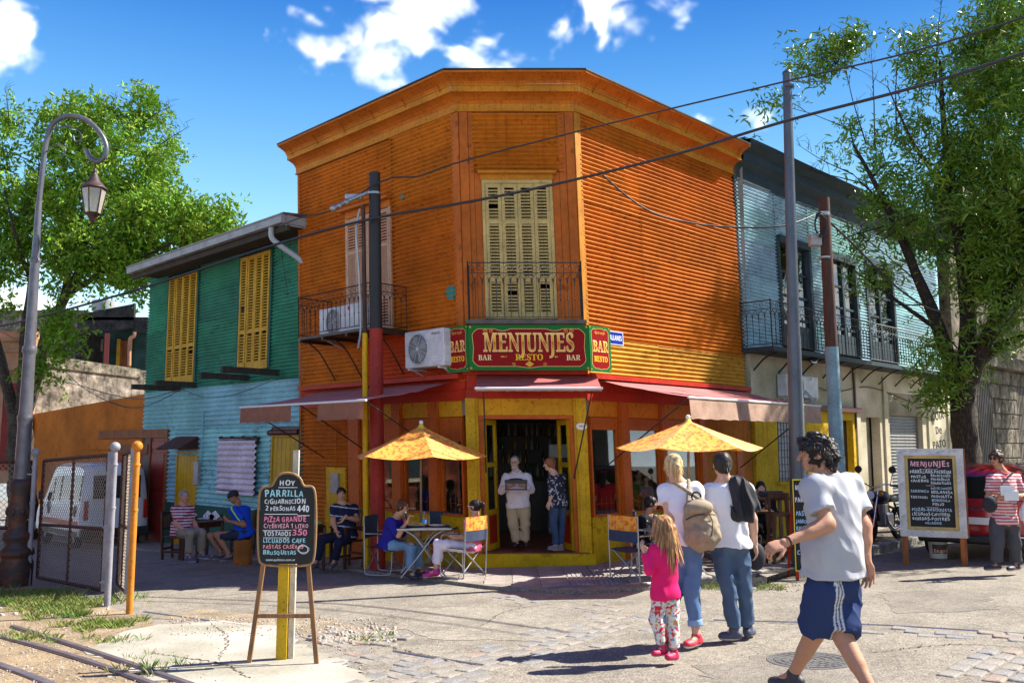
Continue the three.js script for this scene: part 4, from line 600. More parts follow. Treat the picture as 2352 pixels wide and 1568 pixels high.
{
  const B = new Wall(cR.x, cR.z, 1, -1, LEAN * .7), C = new Wall(cR.x, cR.z, 1, -1, 0), s0 = EEND + .03, s1 = B.s(2150, 650), yb = B.y(1705, 800), yt = 7.3;
  wmesh('rear_wall', B, [box(s0, s1 + 1, -1, yt + .75, -6, -5.8), box(s1 - .1, s1, -1, yt + .75, -5.8, -.1)], MATS.interior, blue); wmesh('floor', B, box(s0, s1, yb - .25, yb - .1, -5.8, -.05), MATS.interior, blue); wmesh('wall_core', C, box(s0, s1, -1, yb - .11, -.5, -.35), MATS.interior, blue);
  const doors = [[1793, 1864, 553], [1912, 1968, 592], [1992, 2052, 604]].map(([a, b, t]) => [B.s(a, 700), B.s(b, 700), B.y(a, t)]), fl = B.y(1850, 800);
  const cuts = [s0, ...doors.flatMap((d) => [d[0] - .05, d[1] + .05]), s1];
  for (let k = 0; k < cuts.length - 1; k++) { const d = k % 2 ? doors[(k - 1) / 2] : null; tin(blue, B, cuts[k] - .01, cuts[k + 1] + .01, d ? d[2] + .05 : yb, yt, MATS.blueTin, 70 + k, -.0 + k * .0015); }
  for (const d of doors) {
    const w = wmesh('french_window', B, [box(d[0] - .06, d[0] + .05, fl, d[2] + .06, -.1, .05), box(d[1] - .05, d[1] + .06, fl, d[2] + .06, -.1, .05), box(d[0], d[1], d[2] - .05, d[2] + .12, -.1, .08), box((d[0] + d[1]) / 2 - .05, (d[0] + d[1]) / 2 + .05, fl, d[2], -.1, .0), ...[.62, 1.15, 1.7].flatMap((q) => [box(d[0], d[1], fl + q, fl + q + .05, -.09, -.02)]), box(d[0], d[1], fl, fl + .5, -.09, -.02)], MATS.darkJoinery, blue);
    for (const [a, b] of [[d[0] + .05, (d[0] + d[1]) / 2 - .05], [(d[0] + d[1]) / 2 + .05, d[1] - .05]]) for (const [q0, q1] of [[.5, .62], [.67, 1.15], [1.2, 1.7], [1.75, d[2] - fl - .05]]) { const p = wmesh('pane', B, box(a, b, fl + q0, fl + q1, -.06, -.054), glass, w); p.position.set(0, 0, 0); }
  }
  const prof = [[.03, 0], [.05, 0], [.05, .22], [.09, .30], [.2, .40], [.23, .41], [.23, .55], [.26, .6], [.40, .72], [.44, .8], [0, .82]];
  const g = grid(12, prof.length - 1, (a, b) => { const c = prof[Math.round(b * (prof.length - 1))], s = lerp(s0, s1 + 1, a); return [s, yt - .05 + c[1] + (fbm(s, c[1] * 3, 5, 2) - .5) * .05, c[0]]; }).toNonIndexed(); g.computeVertexNormals(); wmesh('cornice', B, g, MATS.slate, blue);
  wmesh('roof', B, box(s0, s1 + 1, yt + .77, yt + .82, -6, .3), MATS.slate, blue);
  // long iron balcony
  const n = .75, r0 = B.s(1778, 790, n), r1 = s1 - .2, ry = B.y(1800, 797, n), rh = .95;
  wmesh('balcony', B, [box(r0, r1, ry - .1, ry, .0, n)], MATS.slate, blue); const rg = new THREE.Group(); rg.name = 'balcony_railing'; blue.add(rg); rg.position.copy(blue.position).negate();
  railing(rg, (u, y) => B.pt(lerp(r0, r1, u), ry + y, n - .03), r1 - r0, rh, MATS.blackIron, { gap: .17, r: .009 }); railing(rg, (u, y) => B.pt(r0, ry + y, lerp(.02, n - .03, u)), n, rh, MATS.blackIron, { gap: .15 });
  for (let s = r0 + .3; s < r1; s += 1.05) wmesh('bracket', B, tubeAlong(pts([[s, ry - .1, n - .1], [s, ry - .2, n * .5], [s, ry - .5, .03]]), .02, 10, 5), MATS.blackIron, blue);
  // cream and yellow ground floor
  const cs0 = E.s(1724, 1050), ytop = yb, yW = C.y(1850, 940), yo = -.9, yl = C.s(1966, 1000);
  wmesh('cream_wall', C, box(s0 - .02, C.s(2200, 900), yW, ytop, -.2, .03), MATS.creamWall, blue);
  const wy0 = C.y(1790, 1105), wy1 = C.y(1790, 965), ws0 = C.s(1783, 1030), ws1 = C.s(1842, 1030), ds0 = C.s(1930, 1030), ds1 = C.s(1958, 1030), dy = C.y(1940, 965);
  wmesh('yellow_wall', C, [box(EEND + .1, ws0, yo, yW, -.2, .045), box(ws0, ws1, yo, wy0, -.2, .045), box(ws0, ws1, wy1, yW, -.2, .045), box(ws1, ds0, yo, yW, -.2, .045), box(ds0, ds1, dy, yW, -.2, .045), box(ds1, yl, yo, yW, -.2, .045)], MATS.yellowWall, blue);
  wmesh('shop_cornice', C, [box(C.s(1738, 945), yl + .05, yW - .02, yW + .1, .0, .18)], MATS.hoodBrown, blue);
  const win = wmesh('window', C, [box(ws0, ws1, wy0, wy1, -.15, -.1)], mat('frosted', [.62, .66, .70], { r: .4, t: T.metal }), blue); wmesh('sill', C, box(ws0 - .08, ws1 + .08, wy0 - .07, wy0, .0, .12), MATS.yellowWall, blue).position.copy(win.position);
  const gb = []; for (let s = ws0 + .05; s < ws1; s += .13) gb.push(box(s, s + .018, wy0, wy1, .02, .035)); for (let y = wy0 + .05; y < wy1; y += .15) gb.push(box(ws0, ws1, y, y + .018, .036, .05)); wmesh('window_grille', C, gb, MATS.blackIron, blue);
  wmesh('door', C, [box(ds0, ds1, yo, dy, -.18, -.12)], MATS.darkWood, blue);
  // pilasters, narrow doorway, roller shutter
  const e = (X) => C.s(X, 1030), op = [[e(1990), e(2022), C.y(2005, 958)], [e(2044), e(2120), C.y(2080, 905)]];
  wmesh('cream_wall', C, [box(yl, op[0][0], yo, yW, -.2, .03), box(op[0][0], op[0][1], op[0][2], yW, -.2, .03), box(op[0][1], op[1][0], yo, yW, -.2, .03), box(op[1][0], op[1][1], op[1][2], yW + .001, -.2, .03), box(op[1][1], C.s(2200, 1000), yo, yW, -.2, .03)], MATS.creamWall, blue);
  wmesh('skirting', C, [box(yl + .01, op[0][0] - .01, yo, -.15, .03, .05), box(op[0][1] + .01, op[1][0] - .01, yo, -.15, .03, .05)], MATS.maroonDoor, blue);
  wmesh('doorway', C, box(op[0][0], op[0][1], yo, op[0][2], -.3, -.25), mat('paleDoor', [.45, .42, .34], { t: T.plaster, m: 1.5, r: .9 }), blue);
  const rs = wmesh('roller_shutter', C, box(op[1][0], op[1][1], yo, op[1][2], -.16, -.12), MATS.rollShutter, blue); const nsl = Math.floor((op[1][2] - yo) / .085); const sl = uvMetres(new THREE.CylinderGeometry(.05, .05, op[1][1] - op[1][0], 6, 1, false, 0, Math.PI).rotateZ(Math.PI / 2).rotateX(0), .9).scale(1, .86, .55).applyMatrix4(C.lin); for (let k = 0; k < nsl; k++) { const m = mesh('slat', sl, MATS.rollShutter, rs); m.position.copy(C.pt((op[1][0] + op[1][1]) / 2, yo + .05 + k * .085, -.118)); }
  for (const X of [1968, 2032, 2132, 2178]) wmesh('pilaster', C, box(C.s(X, 1000) - .1, C.s(X, 1000) + .1, yo, ytop - .25, .03, .08), MATS.creamWall, blue);
  wmesh('cable', C, [tubeAlong(pts([[C.s(1830, 860), ytop - .5, .06], [C.s(1900, 870), ytop - .75, .07], [C.s(1990, 880), ytop - .55, .06], [C.s(2090, 880), ytop - .85, .06]]), .012, 40, 4), tubeAlong(pts([[C.s(1955, 870), ytop, .06], [C.s(1958, 900), ytop - 1.6, .06]]), .02, 6, 5)], MATS.hoodBrown, blue);
  const gt = canvasTex(256, 512, (x, w, h) => { x.clearRect(0, 0, w, h); x.fillStyle = '#1a1712'; x.font = 'bold 96px sans-serif'; x.textAlign = 'center'; x.save(); x.translate(128, 110); x.rotate(-.12); x.fillText('COlA', 0, 0); x.restore(); x.save(); x.translate(130, 240); x.rotate(-.08); x.fillText('De', 0, 0); x.restore(); x.save(); x.translate(128, 370); x.rotate(-.1); x.fillText('PATO', 0, 0); x.restore(); });
  const gm = mat('graffitiPaint', [1, 1, 1], { r: .8 }); gm.map = gt; gm.transparent = true; gm.alphaTest = .5; const gw = C.s(2175, 1000) - C.s(2137, 1000) - .2; wmesh('graffiti', C, face(gw, 1.6).translate(C.s(2155, 1000), C.y(2155, 1000), .034), gm, blue);
  // stone house farther up
  const st = worldThing('stone_house', 'dark rusticated stone house front in the shade of the street tree', 'building', v(18, -.5, -32)); const q0 = C.s(2200, 900) + .01, q1 = q0 + 16, R = rng(4);
  wmesh('wall', C, box(q0, q1, -1.5, 9.5, -.4, -.06), MATS.stoneFront2, st); wmesh('cornice', C, [box(q0, q1, 4.1, 4.5, -.05, .35), box(q0, q1, 9.2, 9.6, -.05, .5)], MATS.stoneFront, st);
  for (let row = 0; row < 10; row++) { const y = -.9 + row * .5; for (let s = q0 + (row % 2) * .5; s < q0 + 9.5; s += 1.0) { const win2 = (s - q0) % 4.2; if (win2 > 1.3 && win2 < 2.7 && row > 1 && row < 9) continue; wmesh('stone_block', C, rbox(.97, .47, .1, .025, s + .5, y + .25, -.04, 1), R() < .5 ? MATS.stoneFront : MATS.stoneFront2, st); } }
  for (const s of [q0 + 2.3, q0 + 6.4]) { const w = wmesh('window', C, box(s - .6, s + .9, .5, 3.6, -.055, -.03), MATS.interior, st); const gr = []; for (let k = 0; k < 9; k++) gr.push(box(s - .55 + k * .17, s - .53 + k * .17, .5, 3.6, .0, .02)); wmesh('window_grille', C, gr, MATS.blackIron, w).position.set(0, 0, 0); }
}

{ // the other sides of the two streets: out of frame, mirrored in the shop windows
  const far = (name, label, x, z0, z1, h, m, face) => { const t = worldThing(name, label, 'building', v(x, G(x, z0), (z0 + z1) / 2)), o = face > 0 ? [x - .4, x] : [x, x + .4]; mesh('wall', box(o[0], o[1], -1.6, h, z0, z1), m, t); mesh('cornice', box(o[0] - .2, o[1] + .2, h, h + .35, z0, z1), MATS.creamWall, t); for (let z = z0 + 1.5; z < z1 - 1.5; z += 3) { const w = mesh('window', box(face > 0 ? x : x - .03, face > 0 ? x + .03 : x, 0, 2.2, z, z + 1.1), MATS.darkJoinery, t); mesh('sill', box(face > 0 ? x : x - .14, face > 0 ? x + .14 : x, -.12, -.002, z - .1, z + 1.2), MATS.creamWall, w).position.set(0, 0, 0); } };
  far('brick_red_house', 'red painted house across the west street behind the fence', -16, -20, 5, 4.6, mat('brickRed', [.42, .13, .09], { t: T.rough, m: 2, r: .9 }), 1);
  far('grey_plaster_house', 'grey plaster house across the east street', 16, -17, 6, 5.6, mat('greyPlaster', [.36, .35, .32], { t: T.plaster, m: 3, r: .9 }), -1);
}
// ---------- trees ----------
mat('bark', [.16, .125, .095], { t: T.bark, b: T.barkB, bs: .02, m: .9, r: .95 });
mat('barkPale', [.13, .105, .085], { t: T.bark, b: T.barkB, bs: .02, m: .9, r: .95 });
const leafM = [mat('leafWest', [.17, .32, .02], { r: .6, tr: .3, ds: true, spec: .4 }), mat('leafEast', [.17, .30, .03], { r: .38, tr: .3, ds: true, spec: .6 })];
function leafClump(len, wid, n, R) {                    // a few leaves on a short twig
  const out = []; for (let k = 0; k < n; k++) {
    const az = R() * 6.28, el = -.5 + R() * 1.3, d = v(Math.cos(az) * Math.cos(el), Math.sin(el), Math.sin(az) * Math.cos(el)), s = d.clone().cross(v(R() - .5, 1, R() - .5)).normalize(), u = s.clone().cross(d), o = v((R() - .5) * len * 1.6, (R() - .5) * len * 1.4, (R() - .5) * len * 1.6), l = len * (.75 + R() * .5);
    const a = o, b = o.clone().addScaledVector(d, l * .5).addScaledVector(s, wid / 2).addScaledVector(u, .12 * l), c = o.clone().addScaledVector(d, l).addScaledVector(u, -.1 * l), e = o.clone().addScaledVector(d, l * .5).addScaledVector(s, -wid / 2).addScaledVector(u, .12 * l);
    const g = new THREE.BufferGeometry(); g.setAttribute('position', new THREE.Float32BufferAttribute([a, b, c, a, c, e].flatMap((p) => [p.x, p.y, p.z]), 3)); g.computeVertexNormals(); out.push(g);
  } return merge(out);
}
function limb(points, r0, r1, seg = 10, n = 7) {        // tapered branch through points
  const c = new THREE.CatmullRomCurve3(points), m = Math.max(3, seg), fr = c.computeFrenetFrames(m), P = [], idx = [], uv = []; let L = c.getLength();
  for (let i = 0; i <= m; i++) { const p = c.getPointAt(i / m), r = lerp(r0, r1, i / m); for (let k = 0; k <= n; k++) { const a = k / n * 6.2832, w = r * (1 + .10 * Math.sin(k * 2.7 + i * 1.3)), q = p.clone().addScaledVector(fr.normals[i], Math.cos(a) * w).addScaledVector(fr.binormals[i], Math.sin(a) * w); P.push(q.x, q.y, q.z); uv.push(k / n * 2 * Math.PI * r0 / .9, i / m * L / .9); } }
  for (let i = 0; i < m; i++) for (let k = 0; k < n; k++) { const a = i * (n + 1) + k, b = a + n + 1; idx.push(a, a + 1, b + 1, a, b + 1, b); }
  const g = new THREE.BufferGeometry(); g.setAttribute('position', new THREE.Float32BufferAttribute(P, 3)); g.setAttribute('uv', new THREE.Float32BufferAttribute(uv, 2)); g.setIndex(idx); g.computeVertexNormals(); g.userData.uv = true; return g;
}
function tree(o) {
  const R = rng(o.seed), t = worldThing('street_tree', o.label, 'tree', o.base, null), nodes = [];
  const add = (g, p, r0, r1) => { const c = new THREE.CatmullRomCurve3(p); for (let i = 0; i <= 14; i++) nodes.push([c.getPoint(i / 14), lerp(r0, r1, i / 14)]); };
  mesh('trunk', limb(o.trunk.p, o.trunk.r0, o.trunk.r1, 18, 12), o.bark, t);
  o.limbs.forEach((l) => { mesh('limb', limb(l.p, l.r0, l.r1, 14, 8), o.bark, t); add(null, l.p, l.r0, l.r1); });
  const centres = [];
  for (const [X, Y, d, rx, ry, rd, n] of o.crown) { const c = at(X, Y, d), k = d / FOCAL; let tries = 0; for (let i = 0; i < n; i++) { let x, y, z, q; do { x = R() * 2 - 1; y = R() * 2 - 1; z = R() * 2 - 1; q = x * x + y * y + z * z; tries++; } while (q > 1 || (q < .16 && R() < .75)); centres.push(c.clone().add(v(x * rx * k, y * ry * k, z * rd))); } }
  const twigs = []; centres.forEach((c) => { let best = null, bd = 1e9; for (const [p, r] of nodes) { const d = p.distanceTo(c) + (p.y > c.y ? .6 : 0); if (d < bd) { bd = d; best = [p, r]; } } const m = best[0].clone().lerp(c, .5).add(v((R() - .5) * .3, .12, (R() - .5) * .3)); twigs.push(limb([best[0], m, c], Math.min(best[1] * .6, .03), .006, 4, 4)); if (nodes.length < 900) nodes.push([m, .02]); });
  (o.bare || []).forEach(([X, Y, X2, Y2, d, r]) => { const a = at(X, Y, d), b = at(X2, Y2, d - .3); twigs.push(limb([a, a.clone().lerp(b, .5).add(v((R() - .5) * .15, 0, (R() - .5) * .2)), b], r || .018, .004, 5, 4)); for (let k = 0; k < 9; k++) { const p = a.clone().lerp(b, .25 + .7 * R()); twigs.push(limb([p, p.clone().add(v((R() - .5) * .25, .1 + R() * .12, (R() - .5) * .25)), p.clone().add(v((R() - .5) * .5, .15 + R() * .3, (R() - .5) * .4))], .007, .003, 3, 3)); } });
  mesh('branches', twigs, o.bark, t);
  const clumps = [0, 1, 2].map(() => leafClump(o.leaf[0], o.leaf[1], o.leaf[2], R)), lists = [[], [], []], M = new THREE.Matrix4(), q = new THREE.Quaternion(), eu = new THREE.Euler();
  centres.forEach((c) => { const n = Math.round(o.per * (.5 + R())), rr = o.spread * (.6 + R() * .8); for (let k = 0; k < n; k++) { const g = () => (R() + R() + R() - 1.5) * .9; const s = .55 + R() * .95; eu.set(R() * 6, R() * 6, R() * 6); lists[Math.floor(R() * 3)].push([M.compose(c.clone().add(v(g() * rr, g() * rr * .75, g() * rr)), q.setFromEuler(eu), v(s, s, s)).clone(), .72 + R() * .6, R()]); } });
  const col = new THREE.Color(); lists.forEach((l, i) => { const im = new THREE.InstancedMesh(clumps[i], o.mat, l.length); im.name = 'foliage'; l.forEach(([m, b, y], k) => { im.setMatrixAt(k, m); im.setColorAt(k, col.setRGB(b * (y > .8 ? 1.35 : 1), b, b * .9)); }); im.castShadow = im.receiveShadow = true; im.position.copy(o.base).negate(); im.userData.kind = 'stuff'; t.add(im); });
  return t;
}
{
  const d = 27, b = dropTo(at(52, 1190, d)), P = (a) => a.map(([X, Y, q]) => at(X, Y, q ? q + 6 : d));
  tree({ seed: 3, label: 'leafy street tree with forked dark trunk behind the lamp post', base: b, bark: MATS.bark, mat: leafM[0], leaf: [.145, .07, 6], per: 20, spread: .62,
    trunk: { p: [b, ...P([[50, 1100], [45, 1000], [48, 950]])], r0: .42, r1: .33 },
    limbs: [{ p: P([[40, 985], [18, 900], [2, 830], [-20, 740, 20.5], [-40, 600, 20]]), r0: .2, r1: .06 }, { p: P([[50, 965], [52, 880], [58, 760], [72, 650], [80, 520, 21.5], [90, 380, 22]]), r0: .2, r1: .04 }, { p: P([[52, 960], [80, 870], [110, 760], [150, 680], [200, 590, 20.5], [270, 520, 20], [360, 470, 20]]), r0: .22, r1: .04 }, { p: P([[100, 790], [140, 700, 21.4], [160, 610, 22], [190, 480, 22.5], [210, 330, 22.5]]), r0: .13, r1: .03 }, { p: P([[150, 680], [230, 630, 20.5], [330, 590, 20.2], [430, 540, 20]]), r0: .09, r1: .025 }, { p: P([[72, 650], [40, 560, 20], [10, 440, 19.5]]), r0: .08, r1: .025 }],
    crown: [[150, 520, 21.5, 180, 160, 1.8, 70], [300, 400, 21.5, 120, 130, 1.6, 62], [60, 420, 21, 130, 130, 1.7, 50], [390, 510, 20.5, 120, 70, 1.3, 52], [200, 300, 22, 110, 60, 1.2, 34], [-60, 520, 20, 100, 220, 1.8, 40], [480, 500, 20.3, 60, 38, .7, 18], [230, 580, 20.5, 180, 60, 1.4, 44], [330, 640, 20, 60, 34, .6, 12], [20, 270, 21, 30, 50, .6, 8], [330, 250, 21.5, 60, 40, .6, 12], [130, 740, 20, 24, 40, .3, 6], [250, 610, 21, 100, 40, 1, 20], [145, 790, 20, 20, 34, .3, 5], [88, 850, 20, 14, 30, .2, 4]].map((c) => [c[0], c[1], c[2] + 6, c[3], c[4], c[5] * 1.2, c[6]]),
    bare: [[210, 330, 205, 205, 22.2], [255, 300, 268, 220, 21.5], [330, 280, 400, 240, 21.2], [20, 300, 12, 205, 20.8], [370, 330, 435, 290, 21]].map((c) => [c[0], c[1], c[2], c[3], c[4] + 6, .022]) });
}
{
  const d = 20.4, b = dropTo(at(2215, 1200, d), .1), P = (a) => a.map(([X, Y, q]) => at(X, Y, q ?? d));
  tree({ seed: 9, label: 'tall street tree with narrow glossy leaves on the pavement before the blue house', base: b, bark: MATS.barkPale, mat: leafM[1], leaf: [.16, .038, 7], per: 14, spread: .58,
    trunk: { p: [b, ...P([[2222, 1100], [2218, 1000], [2212, 930], [2222, 870]])], r0: .34, r1: .25 },
    limbs: [{ p: P([[2212, 940], [2190, 860], [2160, 760], [2110, 640], [2060, 520], [2010, 420], [1960, 330]]), r0: .2, r1: .03 }, { p: P([[2215, 880], [2225, 760], [2215, 620], [2190, 460], [2170, 300], [2160, 140]]), r0: .22, r1: .03 }, { p: P([[2225, 880], [2270, 770, 20], [2330, 640, 19.5], [2380, 480, 19]]), r0: .2, r1: .05 }, { p: P([[2230, 860], [2290, 800, 20], [2352, 770, 19.6], [2450, 720, 19]]), r0: .12, r1: .04 }, { p: P([[2160, 760], [2060, 690], [1990, 640], [1930, 600]]), r0: .06, r1: .012 }, { p: P([[2215, 700], [2260, 520, 20.5], [2290, 330, 21], [2300, 150, 21]]), r0: .12, r1: .03 }, { p: P([[2060, 520], [2020, 460, 20.8], [1960, 400, 21]]), r0: .05, r1: .01 }, { p: P([[2190, 460], [2100, 330, 20], [2040, 200, 20]]), r0: .06, r1: .012 }],
    crown: [[2230, 520, 20.4, 130, 190, 1.8, 72], [2090, 430, 20.4, 110, 110, 1.3, 22], [2330, 380, 20, 130, 300, 2, 140], [2150, 250, 20.6, 90, 110, 1.1, 15], [2290, 150, 20.8, 90, 130, 1.3, 56], [2030, 520, 20.4, 70, 70, .8, 7], [1990, 330, 20.6, 60, 60, .6, 7], [1880, 140, 20.6, 50, 34, .4, 10], [1945, 100, 20.8, 24, 50, .3, 6], [2110, 120, 20.6, 28, 60, .4, 9], [1775, 235, 20, 14, 20, .2, 2], [2000, 640, 20, 60, 26, .5, 4], [2180, 820, 20, 50, 60, .5, 6], [2150, 900, 20.2, 30, 60, .4, 6], [2320, 700, 19.5, 90, 120, 1.2, 22], [2480, 420, 18.5, 160, 330, 2.4, 110], [2600, 200, 17, 160, 220, 2.2, 40], [2430, -40, 20, 160, 100, 2, 24], [2620, 560, 16.5, 150, 180, 1.8, 50], [2280, 40, 20.5, 30, 60, .4, 8]],
    bare: [[1990, 330, 1930, 60, 20.4], [2010, 340, 2000, 90, 20.6], [2060, 300, 2075, 60, 20.4], [2150, 200, 2165, -10, 20.4, .03], [2170, 220, 2240, 40, 20.6], [1960, 400, 1830, 330, 20.4], [1980, 420, 1850, 390, 20.2], [2030, 520, 1900, 560, 20], [2100, 640, 1900, 480, 20], [2120, 700, 1960, 700, 19.8], [2200, 800, 2050, 640, 19.6], [2230, 860, 2352, 690, 19], [2110, 500, 2020, 560, 19.6], [2260, 330, 2280, 0, 20.6, .025]] });
}

{ // a second tree farther up the east street: its shade lies on the stone house
  const d = 30, b = dropTo(at(2540, 1150, d), .1), P = (a) => a.map(([X, Y]) => at(X, Y, d));
  tree({ seed: 15, label: 'street tree farther up the east street before the stone house', base: b, bark: MATS.barkPale, mat: leafM[1], leaf: [.2, .05, 7], per: 12, spread: .7, trunk: { p: [b, ...P([[2540, 1050], [2535, 930], [2530, 850]])], r0: .3, r1: .22 },
    limbs: [{ p: P([[2530, 870], [2500, 760], [2470, 620]]), r0: .15, r1: .04 }, { p: P([[2530, 850], [2560, 700], [2570, 520]]), r0: .15, r1: .04 }, { p: P([[2532, 860], [2620, 760], [2660, 620]]), r0: .12, r1: .04 }], crown: [[2530, 600, 30, 150, 180, 2.6, 110], [2620, 480, 30, 120, 140, 2.2, 50]] });
}
// ---------- street furniture ----------
mat('lampPaint', [.17, .165, .185], { t: T.metal, m: .8, r: .38, metal: .35 });
mat('lampBase', [.13, .12, .12], { t: T.rust, m: .9, r: .55, metal: .3 });
mat('lanternGlass', [.75, .72, .62], { r: .25, tr: .6 });
mat('polePaint', [.10, .115, .14], { t: T.metal, m: 1.1, r: .4, metal: .3 });
mat('poleBlack', [.025, .025, .027], { t: T.wood, m: .6, r: .6 });
mat('poleRed', [.36, .035, .025], { t: T.paint, m: 1.3, r: .5 });
mat('poleBrown', [.13, .06, .04], { t: T.wood, b: T.woodB, bs: .006, m: .7, r: .85 });
mat('poleTeal', [.22, .34, .38], { t: T.peeling, b: T.woodB, bs: .004, m: .7, r: .6 });
mat('cable', [.02, .02, .022], { r: .5 });
mat('zinc', [.45, .46, .46], { t: T.metal, m: .5, r: .4, metal: .6 });
mat('postLilac', [.34, .33, .37], { t: T.metal, m: .9, r: .5 });
mat('postOrange', [.66, .24, .03], { t: T.paint, m: .8, r: .5 });
mat('gateRust', [.20, .12, .075], { t: T.rust, m: .4, r: .85 });
mat('meshWire', [.58, .48, .35], { t: T.metal, m: .3, r: .7, metal: .3 });
mat('rawPine', [.42, .22, .09], { t: T.wood, b: T.woodB, bs: .002, m: .35, r: .6 });
mat('yellowPost', [.60, .38, .02], { t: T.peeling, m: .5, r: .65 });
mat('whitePost', [.62, .54, .42], { t: T.peeling, m: .4, r: .7 });
mat('whiteFrame', [.68, .66, .62], { t: T.peeling, m: .5, r: .6 });
mat('goldFrame', [.58, .42, .16], { t: T.paint, m: .5, r: .5 });
const hgt = (Y, X, d) => at(X, Y, d).y;
{ // the lamp post
  const d = 14.5, b = dropTo(at(33, 1345, d)), L = worldThing('street_lamp', 'tall lilac grey lamp post with swan neck and hanging lantern', 'street lamp', b), X = 45, y = (Y) => hgt(Y, 60, d) - b.y;
  const lat = (name, prof, m, n = 20) => mesh(name, lathe(prof.map(([r, q]) => [r, q]), n).translate(b.x, b.y, b.z), m, L);
  lat('pedestal', [[.24, 0], [.25, .35], [.22, .42], [.225, .47], [.26, .5], [.24, .58], [.17, .64], [.22, .74], [.225, .82], [.15, .9], [.16, 1.05], [.18, 1.12], [.19, 1.22], [.15, 1.3], [.145, 1.5], [.17, 1.55], [.17, 1.62], [.12, 1.68]], MATS.lampBase, 24);
  lat('shaft', [[.115, 1.66], [.105, 2.6], [.12, 2.62], [.12, 2.68], [.10, 2.72], [.09, 3.7], [.11, 3.72], [.11, 3.8], [.085, 3.84], [.07, 5.2], [.085, 5.22], [.085, 5.27], [.06, 5.3], [.047, 6.25]], MATS.lampPaint, 18);
  for (let k = 0; k < 8; k++) { const a = k / 8 * 6.283; mesh('base_relief', new THREE.SphereGeometry(.035, 8, 6).scale(1, 1.8, 1).translate(b.x + Math.cos(a) * .175, b.y + 1.17, b.z + Math.sin(a) * .175), MATS.lampBase, L); }
  const T0 = b.clone().add(v(0, 6.24, 0)), P = (Xp, Yp) => at(Xp, Yp, d);
  mesh('swan_neck', tubeAlong([T0, P(107, 318), P(122, 282), P(152, 267), P(190, 272), P(225, 300), P(243, 335), P(240, 358), P(224, 371), P(206, 362), P(197, 343)], .042, 60, 9), MATS.lampPaint, L);
  mesh('scroll', [tubeAlong([P(112, 300), P(150, 290), P(183, 303), P(186, 320), P(172, 325), P(168, 314)], .012, 30, 5), tubeAlong([P(104, 350), P(130, 330), P(150, 345), P(140, 360)], .01, 20, 5)], MATS.lampPaint, L);
  const c = P(217, 400), top = c.y, k = d / FOCAL; const lan = mesh('lantern', [lathe([[0, .13], [.02, .12], [.035, .06], [.02, .04], [.06, 0], [.10, -.10], [.2, -.2], [.22, -.215], [.21, -.24], [.19, -.245]], 6), lathe([[.19, -.245], [.185, -.26]], 6), lathe([[.12, -.64], [.125, -.66], [.08, -.69], [.05, -.76], [.02, -.83], [0, -.84]], 6), ...[0, 1, 2, 3, 4, 5].map((i) => { const a = i / 6 * 6.283; return cyl(v(Math.sin(a) * .195, -.25, Math.cos(a) * .195), v(Math.sin(a) * .122, -.65, Math.cos(a) * .122), .012, .012, 5); }), cyl(v(0, .12, 0), v(0, .2, 0), .012)].map((g) => g.translate(c.x, c.y - .02, c.z)), MATS.lampBase, L);
  for (let i = 0; i < 6; i++) { const a0 = i / 6 * 6.283, a1 = (i + 1) / 6 * 6.283, q = (a, r, yy) => [c.x + Math.sin(a) * r, c.y - .02 + yy, c.z + Math.cos(a) * r], A = q(a0, .19, -.25), B = q(a1, .19, -.25), C2 = q(a1, .118, -.65), D2 = q(a0, .118, -.65); const g = new THREE.BufferGeometry(); g.setAttribute('position', new THREE.Float32BufferAttribute([...D2, ...C2, ...B, ...D2, ...B, ...A], 3)); g.computeVertexNormals(); const m = mesh('lantern_pane', g, MATS.lanternGlass, lan); m.position.set(0, 0, 0); }
}
const stand = (X, Y, lift = 0) => { const p = ground(X, Y, lift); return p; };
function pole(name, label, base, top, r0, r1, parts) { const t = worldThing(name, label, 'pole', base); parts.forEach(([n, a, b, m, k = 1]) => { const A = base.clone().lerp(top, a), B = base.clone().lerp(top, b); mesh(n, cyl(A, B, lerp(r0, r1, a) * k, lerp(r0, r1, b) * k, 18), m, t); }); return t; }
const bp0 = stand(868, 1306, KERB), bpd = -bp0.z, bpT = at(860, 397, bpd);
{
  const f = (bpT.y - bp0.y), cut = (at(862, 755, bpd).y - bp0.y) / f; const t = pole('utility_pole', 'old utility pole painted red below and black above', bp0, bpT, .118, .1, [['lower_shaft', 0, cut, MATS.poleRed, 1.06], ['upper_shaft', cut, 1, MATS.poleBlack]]);
  mesh('collar', [cyl(at(860, 442, bpd), at(860, 447, bpd), .112, .112, 16), bar(at(848, 446, bpd), at(872, 446, bpd), .03, .26)], MATS.zinc, t);
  const cb = stand(838, 1306, KERB), c2 = pole('conduit_post', 'yellow conduit post strapped beside the red and black pole', cb.clone().add(v(.02, 0, -.03)), at(838, 765, bpd + .03), .055, .05, [['pipe', 0, 1, MATS.yellowWood]]); mesh('upper_pipe', cyl(at(838, 765, bpd + .03), at(834, 470, bpd + .03), .04, .035, 8), MATS.poleBrown, c2); mesh('white_cable', tubeAlong([at(826, 480, bpd), at(818, 520, bpd), at(824, 620, bpd), at(828, 760, bpd), at(822, 800, bpd - .1)], .018, 30, 6), MATS.zinc, c2);
  mesh('cable_clamps', [rbox(.3, .1, .1, .02).translate(at(812, 452, bpd).x, at(812, 452, bpd).y, -bpd), tubeAlong([at(850, 440, bpd), at(812, 455, bpd - .1), at(765, 478, bpd - .2)], .035, 16, 6), ball(at(765, 478, bpd - .2), .06, 6), ball(at(780, 472, bpd - .2), .05, 6), ball(at(796, 464, bpd - .2), .05, 6)], MATS.zinc, t);
}
const sp0 = stand(1838, 1300, .12), spd = -sp0.z, spT = at(1808, 168, spd);
